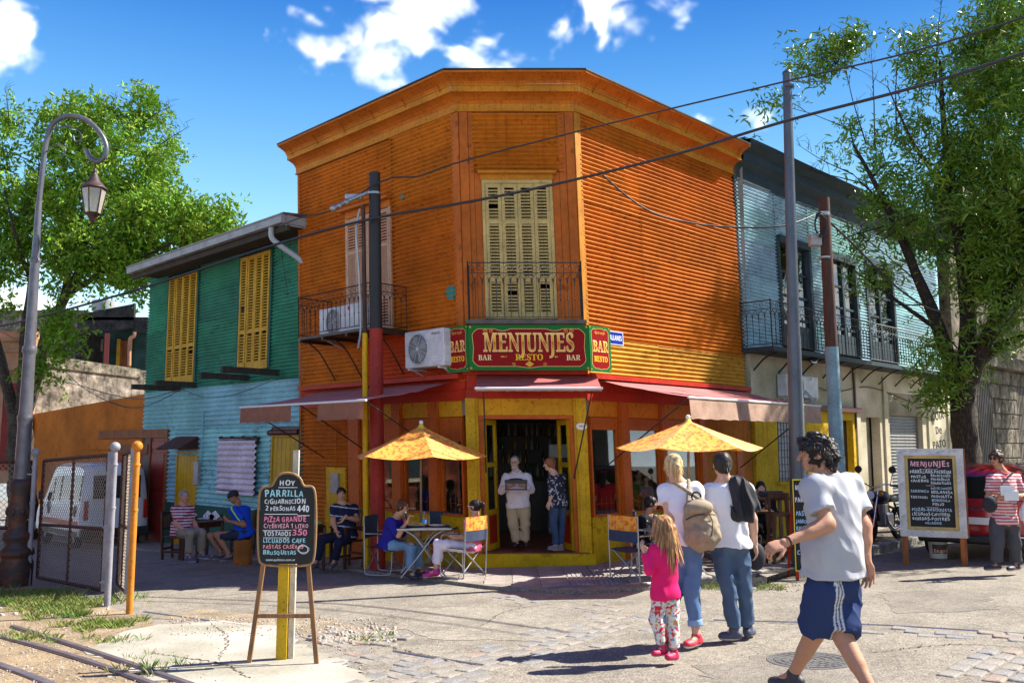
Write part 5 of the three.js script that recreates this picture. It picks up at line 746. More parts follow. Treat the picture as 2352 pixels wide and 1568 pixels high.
{ const t = pole('steel_pole', 'tall slate grey steel pole rising past the blue house', sp0, spT, .115, .066, [['lower_shaft', 0, .45, MATS.polePaint, 1.1], ['upper_shaft', .45, 1, MATS.polePaint]]); mesh('cap', cyl(spT, spT.clone().add(v(0, .03, 0)), .075, .06, 14), MATS.polePaint, t); mesh('cable_bracket', [bar(at(1802, 200, spd), at(1820, 200, spd), .04, .18), tubeAlong([at(1818, 186, spd), at(1850, 188, spd), at(1900, 185, spd)], .012, 10, 5)], MATS.polePaint, t); }
const wp0 = stand(1935, 1268, .12), wpd = -wp0.z, wpT = at(1893, 455, wpd);
{ const cut = (at(1910, 797, wpd).y - wp0.y) / (wpT.y - wp0.y), t = pole('wooden_pole', 'rough wooden pole, bare brown above and chalky blue below', wp0, wpT, .125, .095, [['lower_shaft', 0, cut, MATS.poleTeal, 1.06], ['upper_shaft', cut, 1, MATS.poleBrown]]); mesh('strap', [cyl(at(1893, 488, wpd), at(1893, 496, wpd), .108, .108, 14), cyl(at(1896, 590, wpd), at(1896, 594, wpd), .112, .112, 14)], MATS.zinc, t); mesh('junction_box', rbox(.2, .2, .16, .02).translate(at(1872, 553, wpd).x, at(1872, 553, wpd).y, -wpd + .02), MATS.greyBox, t);
  mesh('cable_coil', [0, 1, 2].map((k) => new THREE.TorusGeometry(.12 + k * .02, .01, 5, 20).scale(.7, 1.4, 1).translate(at(1880, 520, wpd).x, at(1880, 520, wpd).y, -wpd + .1 + k * .02)), MATS.cable, t); }
function wire(label, pxs, r) { const p = pxs.map(([X, Y, d]) => at(X, Y, d)); tag(mesh('overhead_cable', tubeAlong(p, r, 90, 5), MATS.cable), label, 'cable'); }
wire('thick overhead cable sagging across the house front to the steel pole', [[2420, 100, 10.5], [2120, 195, 11.6], [1808, 277, 12.9], [1560, 352, 13.4], [1330, 410, 13.9], [1100, 459, 14.5], [850, 503, 14.98], [640, 559, 16], [340, 657, 17.4], [60, 735, 19], [-60, 760, 20]], .024);
wire('thin overhead cable from the black pole top to the steel pole top', [[2420, 18, 10.5], [2120, 112, 11.6], [1808, 186, 12.9], [1325, 302, 14], [1025, 381, 14.7], [960, 405, 14.9], [900, 408, 15.1], [860, 424, bpd - .13], [770, 480, 16], [690, 500, 16.6], [640, 520, 17.5]], .014);
wire('looped service cable between house front and wooden pole', [[1385, 402, 13.85], [1440, 450, 14.2], [1500, 488, 14.4], [1590, 512, 14.6], [1700, 522, 14.8], [1800, 518, 14.9], [1886, 488, wpd - .05]], .016);
wire('slack cable from wooden pole into the tree', [[1896, 500, wpd - .1], [1960, 560, 16.2], [2050, 650, 17], [2120, 700, 17.6], [2180, 720, 18.4]], .02);
wire('thin drop cable hanging down the green house', [[640, 535, 19.2], [655, 640, 19.4], [675, 760, 19.5], [686, 850, 19.3]], .008);
wire('slack cable along the orange wall', [[415, 895, 21.9], [330, 915, 23.5], [250, 905, 26], [160, 880, 27.5], [-30, 850, 29]], .012);
wire('second slack cable along the orange wall', [[415, 895, 21.92], [340, 930, 23.5], [270, 930, 26], [190, 890, 27.5], [110, 820, 29], [0, 760, 30]], .012);
wire('thin cable looping along the pale blue tin', [[415, 893, 21.95], [470, 912, 21.0], [540, 905, 20.1], [640, 870, 18.9], [690, 868, 18.3]], .008);
{ // fence posts, gate leaves and mesh
  const posts = [['lilac', 62, 1345, 87, 1046, 1037, 'lilac gate post with ball finial standing beside the lamp post'], ['lilac', 245, 1393, 264, 1035, 1026, 'rust-streaked lilac gate post with ball finial between the gate leaves'], ['orange', 296, 1410, 317, 1034, 1023, 'orange gate post with ball finial and rusty foot']];
  const P = posts.map(([c, X, Y, Xt, Yt, Yb, label]) => { const b = stand(X, Y), d = -b.z, top = v(b.x, at(Xt, Yt, d).y, b.z), m = c === 'lilac' ? MATS.postLilac : MATS.postOrange, t = worldThing('gate_post', label, 'post', b, 'gate posts'); const h = top.y - b.y; mesh('shaft', lathe([[.04, 0], [.04, h * .62], [.048, h * .625], [.048, h * .635], [.038, h * .64], [.038, h * .9], [.048, h * .905], [.048, h * .915], [.036, h * .92], [.034, h * .985], [.02, h]], 16).translate(b.x, b.y, b.z), m, t); mesh('ball', new THREE.SphereGeometry(.066, 18, 14).translate(b.x, top.y + .05, b.z), m, t); if (c === 'lilac') mesh('hinge_bracket', [.15, .5, .85].map((q) => box(b.x - .1, b.x + .02, b.y + h * q, b.y + h * q + .02, b.z - .03, b.z + .03)), MATS.postLilac, t); return b; });
  function leaf(name, label, a, b, h0, h1, edge) {       // framed panel of diamond wire between ground points a and b
    const t = worldThing(name, label, 'gate', a.clone().lerp(b, .5)), L = a.distanceTo(b), q = (u, y) => a.clone().lerp(b, u).add(v(0, y, 0)), w = .04;
    mesh('frame', [bar(q(0, h0), q(0, h1), w, w), bar(q(1, h0), q(1, h1), w, w), bar(q(0, h0), q(1, h0), w, w), bar(q(0, h1), q(1, h1), w, w)], MATS.gateRust, t); mesh('middle_rail', bar(q(0, (h0 + h1) / 2 - .1), q(1, (h0 + h1) / 2 - .1), w * .9, w * .9), MATS.gateRust, t); if (L > .9) mesh('middle_stile', bar(q(.5, h0), q(.5, h1), w * .8, w * .8), MATS.gateRust, t);
    const wires = [], H = h1 - h0, step = .088; for (const s of [1, -1]) for (let c = -H; c < L; c += step) { let x0 = c, y0 = 0, x1 = c + H, y1 = H; if (x0 < 0) { y0 = -x0; x0 = 0; } if (x1 > L) { y1 -= x1 - L; x1 = L; } if (x1 <= x0) continue; const f = (x) => s > 0 ? x / L : 1 - x / L; wires.push(cyl(q(f(x0), h0 + y0), q(f(x1), h0 + y1), .0045, .0045, 3)); } const m = mesh('wire_mesh', wires, MATS.meshWire, t, 'stuff');
    if (edge) mesh('edge_bar', bar(q(1.02, h0 - .02), q(1.02, h1 + .05), .055, .03), MATS.postLilac, t); return t;
  }
  leaf('gate_leaf', 'open gate leaf of rusty diamond mesh beside the white van', stand(84, 1334), stand(232, 1364), .06, 1.98, true);
  leaf('gate_leaf', 'narrow gate leaf of rusty mesh seen almost edge-on by the orange post', stand(268, 1356), stand(288, 1378), .1, 2.0, true);
  leaf('fence_panel', 'rusty mesh fence panel behind the foot of the lamp post', stand(-70, 1352), stand(58, 1342), .06, 1.95, false);
}
{ // little domed bollard
  const b = stand(556, 1297), t = worldThing('bollard', 'stubby terracotta orange bollard with domed top', 'bollard', b); mesh('body', lathe([[0, 0], [.165, 0], [.16, .5], [.165, .52], [.12, .54], [.118, .56], [.1, .62], [.06, .67], [0, .69]], 20).translate(b.x, b.y, b.z), mat('bollardO', [.55, .20, .05], { t: T.peeling, m: .6, r: .7 }), t);
}
// ---------- chalk boards and signs ----------
function chalk(x, s, X, Y, size, col, rot = 0, f = 'bold', R = rng(s.length * 31 + Math.round(Y)), space = 1) { x.save(); x.translate(X, Y); x.rotate(rot); x.fillStyle = col; x.strokeStyle = col; x.lineWidth = size * .035; let cx = 0; for (const ch of s) { const z = size * (.84 + R() * .3); x.font = f + ' ' + z + 'px sans-serif'; const w = x.measureText(ch).width; x.save(); x.translate(cx + w / 2, (R() - .5) * size * .1); x.rotate((R() - .5) * .26); x.textAlign = 'center'; x.globalAlpha = .8; x.fillText(ch, 0, 0); x.globalAlpha = .55; x.fillText(ch, size * .025 * (R() - .3), size * .03 * (R() - .5)); x.restore(); cx += (w + size * .03) * space; } x.restore(); return cx; }
function fitChalk(x, s, X, Y, w, size, col, rot = 0) { x.font = 'bold ' + size + 'px sans-serif'; let q = 0; for (const c of s) q += x.measureText(c).width + size * .03; x.save(); x.translate(X, Y); x.scale(w / q, 1); chalk(x, s, 0, 0, size, col, rot); x.restore(); }
const smudge = (x, w, h, seed) => { const R = rng(seed); for (let i = 0; i < 60; i++) { x.strokeStyle = `rgba(200,205,205,${.02 + R() * .04})`; x.lineWidth = 4 + R() * 22; x.beginPath(); const X = R() * w, Y = R() * h; x.moveTo(X, Y); x.quadraticCurveTo(X + (R() - .5) * 160, Y + (R() - .5) * 80, X + (R() - .5) * 260, Y + (R() - .5) * 120); x.stroke(); } };
{
  const b = ground(648, 1523), d = -b.z, t = worldThing('menu_easel', 'chalkboard menu with arched top on a rough pine easel and yellow post', 'chalkboard', b), k = d / FOCAL, A = (X, Y, q = 0) => at(X, Y, d - q);
  const cx = (598 + 723) / 2, shapePx = [[598, 1285], [604, 1293], [714, 1294], [721, 1286], [724, 1126], [718, 1117], [700, 1115], [691, 1098], [676, 1088], [655, 1086], [640, 1093], [630, 1110], [626, 1115], [606, 1119], [600, 1128]];
  const wl = shapePx.map(([X, Y]) => { const p = A(X, Y); return [p.x, p.y]; }), x0 = Math.min(...wl.map((p) => p[0])), x1 = Math.max(...wl.map((p) => p[0])), y0 = Math.min(...wl.map((p) => p[1])), y1 = Math.max(...wl.map((p) => p[1]));
  const bt = canvasTex(800, 1310, (x, w, h) => { x.fillStyle = '#121514'; x.fillRect(0, 0, w, h); smudge(x, w, h, 3); const W_ = '#e9efee', C_ = '#a9e4ee', P_ = '#ff8fb0';
    fitChalk(x, 'HOY', 270, 180, 250, 110, W_); x.fillStyle = W_; x.fillRect(260, 205, 280, 9);
    fitChalk(x, 'PARRILLA', 60, 340, 560, 128, C_); fitChalk(x, 'C/GUARNICION', 60, 445, 620, 92, W_); fitChalk(x, '2 PERSONAS', 80, 545, 460, 88, W_); fitChalk(x, '440', 545, 560, 190, 140, '#ffffff'); x.fillRect(70, 590, 480, 10); x.fillRect(550, 610, 180, 9);
    fitChalk(x, 'PIZZA GRANDE', 60, 705, 640, 108, P_); fitChalk(x, 'C/CERVEZA 1 LITRO', 60, 795, 660, 84, '#f7b2c0'); fitChalk(x, '350', 480, 900, 240, 130, P_); x.fillStyle = W_; x.fillRect(50, 825, 420, 7); fitChalk(x, 'TOSTADOS', 70, 905, 390, 86, W_); x.fillRect(60, 930, 380, 7);
    fitChalk(x, 'LICUADOS CAFE', 60, 1005, 600, 80, C_); fitChalk(x, 'PASTAS CASERAS', 60, 1090, 610, 80, '#f8a0a8'); fitChalk(x, 'BRUSQUETAS', 60, 1175, 500, 80, C_); x.strokeStyle = 'rgba(235,235,235,.8)'; x.lineWidth = 6; for (let i = 0; i < 4; i++) { x.beginPath(); x.ellipse(650, 1100, 90 - i * 12, 44 + i * 10, i * .5, 0, 6.3); x.stroke(); } x.fillStyle = '#cfd4d2'; x.font = 'bold 42px sans-serif'; x.fillText('www.quilmes.com.ar', 110, 1265); });
  const bm = mat('chalkA', [1, 1, 1], { r: .7 }); bm.map = bt; const z = -d + .02, g = new THREE.ShapeGeometry(new THREE.Shape(wl.map((p) => new THREE.Vector2(...p)))).translate(0, 0, z + .013), uv = g.attributes.uv, pp = g.attributes.position; for (let i = 0; i < uv.count; i++) uv.setXY(i, (pp.getX(i) - x0) / (x1 - x0), (pp.getY(i) - y0) / (y1 - y0)); g.userData.uv = true;
  mesh('board_face', g, bm, t); mesh('board', prism(wl, z - .012, z + .012), MATS.poleBlack, t); mesh('board_frame', tubeAlong(wl.map((p) => v(p[0], p[1], z + .012)), .011, 120, 5, true), mat('ochreTrim', [.55, .34, .16], { t: T.wood, m: .4, r: .6 }), t);
  const foot = (X, Y, q) => dropTo(at(X, Y, d - q)); for (const [X0, Y0, X1, Y1] of [[605, 1285, 571, 1524], [706, 1285, 727, 1526]]) { const f = ground(X1, Y1); mesh('leg', bar(f, v(A(X0, Y0).x, A(X0, Y0).y, z - .03), .036, .03), MATS.rawPine, t); }
  mesh('crossbar', bar(A(586, 1414, .0), A(716, 1414, .0), .034, .022), MATS.rawPine, t);
  const yp = worldThing('yellow_post', 'square timber post, flaking yellow and bare pale sides, behind the menu easel', 'post', ground(652, 1523)), q0 = ground(641, 1520, 0); mesh('post', uvMetres(box(q0.x - .045, q0.x + .045, q0.y - .02, at(650, 1300, d).y + .12, q0.z - .14, q0.z - .05), .5), MATS.yellowPost, yp); mesh('batten', [box(q0.x + .05, q0.x + .10, q0.y - .02, at(665, 1034, d).y, q0.z - .12, q0.z - .08)], MATS.whitePost, yp);
}
{
  const t0 = ground(2088, 1298), t1 = ground(2213, 1300), d = (-t0.z - t1.z) / 2, bdir = t1.clone().sub(t0).setY(0).normalize(), bw = new Wall(t0.x, t0.z, bdir.x, bdir.z, -.02, t0.y), t = worldThing('framed_menu_board', 'large chalk menu in a white and gold frame on orange legs beside the red car', 'chalkboard', t0.clone().lerp(t1, .5));
  const s0 = bw.s(2070, 1235), s1 = bw.s(2224, 1232), yb = bw.y(2150, 1233), yt = bw.y(2140, 1030), fw = .105; bw.m.elements[4] = 0;
  mesh('frame', [box(s0, s1, yb, yb + fw, 0, .05), box(s0, s1, yt - fw, yt, 0, .05), box(s0, s0 + fw, yb + fw, yt - fw, 0, .05), box(s1 - fw, s1, yb + fw, yt - fw, 0, .05)].map((g) => on(bw, g, MATS.whiteFrame)), MATS.whiteFrame, t);
  const f2 = .05, a0 = s0 + fw, a1 = s1 - fw, b0 = yb + fw, b1 = yt - fw; mesh('gold_slip', [box(a0, a1, b0, b0 + f2, -.005, .035), box(a0, a1, b1 - f2, b1, -.005, .035), box(a0, a0 + f2, b0 + f2, b1 - f2, -.005, .035), box(a1 - f2, a1, b0 + f2, b1 - f2, -.005, .035)].map((g) => on(bw, g, MATS.goldFrame)), MATS.goldFrame, t);
  const ct = canvasTex(800, 1300, (x, w, h) => { x.fillStyle = '#101413'; x.fillRect(0, 0, w, h); smudge(x, w, h, 9); const W_ = '#e6eeee', B_ = '#c4dcee';
    fitChalk(x, 'MENJUNJES', 35, 150, 730, 140, '#ffb9c6'); x.strokeStyle = '#e8c9b0'; x.lineWidth = 8; x.beginPath(); x.moveTo(210, 195); x.quadraticCurveTo(290, 235, 380, 190); x.quadraticCurveTo(470, 235, 540, 190); x.stroke();
    fitChalk(x, 'PARRILLADA-PREMIUM', 30, 285, 740, 86, W_); fitChalk(x, 'PASTAS', 40, 375, 270, 66, W_); fitChalk(x, 'CASERAS', 40, 450, 320, 66, W_); fitChalk(x, 'RAVIOLONES', 400, 350, 370, 64, W_); fitChalk(x, 'PAPARDELLE', 400, 420, 350, 64, W_); fitChalk(x, 'SORENTINOS', 395, 492, 375, 64, W_); x.fillStyle = '#e7a8a8'; x.fillRect(310, 515, 160, 8);
    fitChalk(x, 'SANDWICH', 30, 650, 320, 66, B_); fitChalk(x, 'TOSTADOS', 25, 765, 300, 62, W_); fitChalk(x, 'BIFE DE CHORIZO', 395, 590, 385, 62, B_); fitChalk(x, 'MILANESA', 395, 665, 375, 70, W_); fitChalk(x, 'PROVOLETA', 390, 745, 385, 68, W_); fitChalk(x, 'BONDIOLA', 400, 820, 320, 66, B_); fitChalk(x, 'POLLO', 405, 895, 230, 72, W_); x.fillStyle = '#cdb690'; x.fillRect(290, 925, 220, 7);
    fitChalk(x, 'PIZZAS-BRUSQUETA', 30, 1005, 750, 84, B_); fitChalk(x, 'LICUADOS-CAFETERIA', 30, 1090, 680, 76, W_); fitChalk(x, 'BEBIDAS-POSTRES', 35, 1175, 700, 80, W_); fitChalk(x, 'HELADOS', 260, 1250, 290, 60, B_); });
  const cm = mat('chalkB', [1, 1, 1], { r: .7 }); cm.map = ct; mesh('board_face', on(bw, face(a1 - a0 - 2 * f2, b1 - b0 - 2 * f2).translate((a0 + a1) / 2, (b0 + b1) / 2, .008)), cm, t); mesh('back_board', on(bw, box(s0 + .01, s1 - .01, yb + .01, yt - .01, -.03, -.006), MATS.poleBlack), MATS.poleBlack, t);
  const lm = mat('legOrange', [.50, .15, .02], { t: T.wood, m: .5, r: .6 }); for (const [X, u] of [[2082, 0], [2216, 1]]) { const s = u ? s1 - .06 : s0 + .06, y = t0.y + (u ? t1.y - t0.y : 0); mesh('leg', on(bw, box(s - .045, s + .045, y, yb - .002, -.03, .02), lm), lm, t); mesh('rear_leg', on(bw, bar(v(s, y - .01, -.62), v(s, yt - .15, -.05), .06, .03)), lm, t); } mesh('side_rail', on(bw, box(s1, s1 + .025, yb, yt, -.04, .03), lm), lm, t);
  // paint bucket under the board
  const bk = ground(2157, 1284), bu = worldThing('paint_bucket', 'dirty white paint bucket with red label hanging under the framed board', 'bucket', bk.clone()), bt2 = canvasTex(512, 256, (x, w, h) => { x.fillStyle = '#cfc9bb'; x.fillRect(0, 0, w, h); x.fillStyle = '#4d4a47'; x.fillRect(90, 70, 190, 45); x.fillStyle = '#8f2a26'; x.fillRect(90, 115, 190, 75); x.fillStyle = '#d9d2c4'; x.font = 'bold 62px sans-serif'; x.fillText('Isgró', 100, 175); }); const bum = mat('bucketLabel', [1, 1, 1], { r: .5 }); bum.map = bt2;
  const yk = bk.y + .02; mesh('bucket', keepUV(new THREE.CylinderGeometry(.155, .13, .32, 24, 1, true, -2.2).translate(bk.x, yk + .16, bk.z)), bum, bu); mesh('bottom', new THREE.CylinderGeometry(.13, .13, .01, 24).translate(bk.x, yk + .005, bk.z), MATS.greyBox, bu); mesh('rim', new THREE.TorusGeometry(.157, .01, 6, 24).rotateX(Math.PI / 2).translate(bk.x, yk + .32, bk.z), MATS.greyBox, bu); mesh('handle', tubeAlong([v(bk.x - .155, yk + .3, bk.z), v(bk.x - .1, yk + .42, bk.z), v(bk.x, yk + .48, bk.z), v(bk.x + .1, yk + .42, bk.z), v(bk.x + .155, yk + .3, bk.z)], .005, 20, 4), MATS.blackIron, bu);
}
{
  const p = ground(1838, 1332), d = -p.z, t = worldThing('black_menu_board', 'narrow black menu board with yellow edge leaning by the steel pole', 'chalkboard', p), a = at(1820, 1100, d), b = at(1880, 1312, d), w = b.x - a.x, h = a.y - b.y;
  const ct = canvasTex(300, 1000, (x, W_, H_) => { x.fillStyle = '#0d100f'; x.fillRect(0, 0, W_, H_); x.strokeStyle = '#d8c21e'; x.lineWidth = 14; x.strokeRect(7, 7, W_ - 14, H_ - 14); fitChalk(x, 'MENJUNJES', 30, 120, 250, 80, '#eef'); fitChalk(x, 'PARRILLA', 25, 250, 250, 66, '#eef'); fitChalk(x, 'PASTAS', 30, 400, 200, 66, '#a8d4ff'); fitChalk(x, 'JAMON', 30, 480, 200, 60, '#a8d4ff'); fitChalk(x, 'RAVIOLES', 30, 560, 230, 60, '#a8d4ff'); fitChalk(x, 'FLAN', 30, 660, 160, 60, '#eef'); fitChalk(x, 'CAFE', 30, 820, 160, 60, '#a8d4ff'); });
  const cm = mat('chalkC', [1, 1, 1], { r: .7 }); cm.map = ct; mesh('board', box(a.x, b.x, b.y, a.y, -d - .03, -d), MATS.poleBlack, t); mesh('board_face', face(w, h).translate((a.x + b.x) / 2, (a.y + b.y) / 2, -d + .004), cm, t); for (const X of [a.x + .03, b.x - .03]) mesh('leg', [box(X - .02, X + .02, G(X, p.z), b.y, -d - .03, -d), bar(v(X, G(X, -d - .5) - .01, -d - .45), v(X, a.y - .1, -d - .04), .03, .03)], MATS.redWood, t);
}
{ // the bar's painted sign, three panels
  const n = .42, y0 = O.y(1200, 850, n), y1 = O.y(1200, 746, n), s0 = O.s(1076, 800, n), s1 = O.s(1354, 800, n), t = worldThing('bar_sign', 'hand-painted red and green bar sign in three panels under the corner balcony', 'sign', O.pt((s0 + s1) / 2, y0, n));
  const frame = (x, w, h, pad) => { x.fillStyle = '#1e6b2c'; x.fillRect(0, 0, w, h); x.fillStyle = '#8a0c0e'; const c = pad * 1.6; x.beginPath(); x.moveTo(pad + c, pad); x.lineTo(w * .22, pad); x.quadraticCurveTo(w * .28, pad * 2.0, w * .35, pad); x.lineTo(w * .65, pad); x.quadraticCurveTo(w * .72, pad * 2.0, w * .78, pad); x.lineTo(w - pad - c, pad); x.quadraticCurveTo(w - pad - c * .3, pad + c * .3, w - pad, pad + c); x.lineTo(w - pad * 1.3, h * .5); x.lineTo(w - pad, h - pad - c); x.quadraticCurveTo(w - pad - c * .3, h - pad - c * .3, w - pad - c, h - pad); x.lineTo(w * .6, h - pad); x.lineTo(w * .5, h - pad * .6); x.lineTo(w * .4, h - pad); x.lineTo(pad + c, h - pad); x.quadraticCurveTo(pad + c * .3, h - pad - c * .3, pad, h - pad - c); x.lineTo(pad * 1.3, h * .5); x.lineTo(pad, pad + c); x.quadraticCurveTo(pad + c * .3, pad + c * .3, pad + c, pad); x.closePath(); x.fill(); x.strokeStyle = '#e8c878'; x.lineWidth = pad * .12; x.stroke(); x.fillStyle = '#c9952a'; for (const [a, b] of [[pad * .55, pad * .55], [w - pad * .55, pad * .55], [pad * .55, h - pad * .55], [w - pad * .55, h - pad * .55]]) { x.beginPath(); x.arc(a, b, pad * .28, 0, 7); x.fill(); } };
  const curl = (x, cx, cy, r, s) => { x.strokeStyle = '#d9a63c'; x.lineWidth = r * .28; x.beginPath(); for (let i = 0; i <= 40; i++) { const a = i / 40 * 8, q = r * (1 - i / 52); x.lineTo(cx + s * Math.cos(a) * q, cy - Math.sin(a) * q); } x.stroke(); };
  const big = (x, s, X, Y, w, size) => { x.save(); x.font = 'bold ' + size + 'px serif'; const q = x.measureText(s).width; x.translate(X, Y); x.scale(w / q, 1); x.fillStyle = '#2b0505'; x.fillText(s, size * .06, size * .06); x.fillStyle = '#8a4a0c'; x.fillText(s, size * .035, size * .035); const g = x.createLinearGradient(0, -size * .75, 0, 0); g.addColorStop(0, '#f3cf70'); g.addColorStop(.48, '#e0a02c'); g.addColorStop(.52, '#b86a12'); g.addColorStop(1, '#e9b548'); x.fillStyle = g; x.fillText(s, 0, 0); x.strokeStyle = '#fff0c0'; x.lineWidth = size * .012; x.strokeText(s, 0, 0); x.restore(); };
  const mid = canvasTex(1800, 680, (x, w, h) => { frame(x, w, h, 58); for (const q of [-1, 1]) { curl(x, w / 2 + q * 640, 95, 34, q); curl(x, w / 2 + q * 560, 95, 30, -q); curl(x, w / 2 + q * 230, h - 88, 26, q); x.fillStyle = '#d9a63c'; for (let i = 0; i < 4; i++) { x.beginPath(); x.arc(w / 2 + q * (340 + i * 26), 478, i === 2 ? 14 : 9, 0, 7); x.fill(); } } big(x, 'MENJUNJES', 215, 400, 1370, 390); const sm = (s, X, w2, z) => { x.save(); x.font = 'bold ' + z + 'px serif'; x.translate(X, 530); x.scale(w2 / x.measureText(s).width, 1); x.fillStyle = '#5a0a08'; x.fillText(s, 6, 6); x.fillStyle = '#f2dc9a'; x.fillText(s, 0, 0); x.restore(); }; sm('BAR', 140, 200, 110); sm('BAR', 1450, 210, 110); x.save(); x.font = 'bold 128px serif'; x.translate(690, 530); x.scale(420 / x.measureText('RESTO').width, 1); x.fillStyle = '#e8c22a'; x.fillText('RESTO', 0, 0); x.restore(); x.fillStyle = '#d9a63c'; x.beginPath(); x.moveTo(w / 2 - 66, h - 92); x.lineTo(w / 2, h - 140); x.lineTo(w / 2 + 66, h - 92); x.lineTo(w / 2, h - 44); x.fill(); });
  const side = canvasTex(400, 700, (x, w, h) => { frame(x, w, h, 38); for (const q of [-1, 1]) { curl(x, w / 2 + q * 70, 110, 26, q); curl(x, w / 2 + q * 24, 110, 20, -q); } big(x, 'BAR', 60, 400, 285, 240); x.save(); x.font = 'bold 120px serif'; x.translate(75, 555); x.scale(255 / x.measureText('RESTO').width, 1); x.fillStyle = '#f0cf34'; x.fillText('RESTO', 0, 0); x.restore(); });
  const mm = mat('signMid', [1, 1, 1], { r: .5, spec: .25 }), ms = mat('signSide', [1, 1, 1], { r: .5, spec: .25 }); mm.map = mid; ms.map = side; const gm = mat('signBack', [.03, .16, .05], { r: .5 });
  mesh('centre_panel', on(O, box(s0, s1, y0, y1, n - .03, n - .002)), gm, t); mesh('centre_face', on(O, face(s1 - s0, y1 - y0).translate((s0 + s1) / 2, (y0 + y1) / 2, n)), mm, t);
  const pl = O.pt(s0, -.5, n), pr = O.pt(s1, -.5, n), WL = new Wall(pl.x, pl.z, 1, .93, LEAN), WR = new Wall(pr.x, pr.z, 1, -.93, LEAN), ll = .54;
  mesh('side_panel', on(WL, box(-ll, -.01, y0 - .015, y1 - .0, -.03, -.002)), gm, t); mesh('side_face', on(WL, face(ll - .01, y1 - y0).translate(-ll / 2 - .005, (y0 + y1) / 2, 0)), ms, t); mesh('side_panel', on(WR, box(.01, ll, y0 - .015, y1, -.03, -.002)), gm, t); mesh('side_face', on(WR, face(ll - .01, y1 - y0).translate(ll / 2 + .005, (y0 + y1) / 2, 0)), ms, t);
  const b = worldThing('street_name_plate', 'blue enamel street name plate fixed on the corrugated tin', 'sign', E.pt(.7, 3.1, .3)), bt = canvasTex(512, 256, (x, w, h) => { x.fillStyle = '#20348f'; x.fillRect(0, 0, w, h); x.strokeStyle = '#dfe4f2'; x.lineWidth = 14; x.strokeRect(12, 12, w - 24, h - 24); x.fillStyle = '#eef1f8'; x.font = 'bold 110px sans-serif'; x.save(); x.translate(40, 168); x.scale(430 / x.measureText('MAGALLANES').width, 1.15); x.fillText('MAGALLANES', 0, 0); x.restore(); }); const bm = mat('plateBlue', [1, 1, 1], { r: .2, cc: .6 }); bm.map = bt;
  const e0 = E.s(1381, 776, .06), e1 = E.s(1432, 776, .06), ey0 = E.y(1410, 792, .06), ey1 = E.y(1410, 760, .06); mesh('plate', on(E, box(e0, e1, ey0, ey1, .05, .06)), MATS.enamel, b); mesh('plate_face', on(E, face(e1 - e0, ey1 - ey0).translate((e0 + e1) / 2, (ey0 + ey1) / 2, .063)), bm, b);
  const nt = canvasTex(256, 160, (x, w, h) => { x.fillStyle = '#efe6da'; x.fillRect(0, 0, w, h); x.fillStyle = '#4a1d16'; x.font = 'bold 110px serif'; x.fillText('903', 40, 118); }); const nm = mat('numFace', [1, 1, 1], { r: .3 }); nm.map = nt; wmesh('number_face', O, face(.13, .08).translate(XR - .09, 1.86, .1135), nm, house);
}
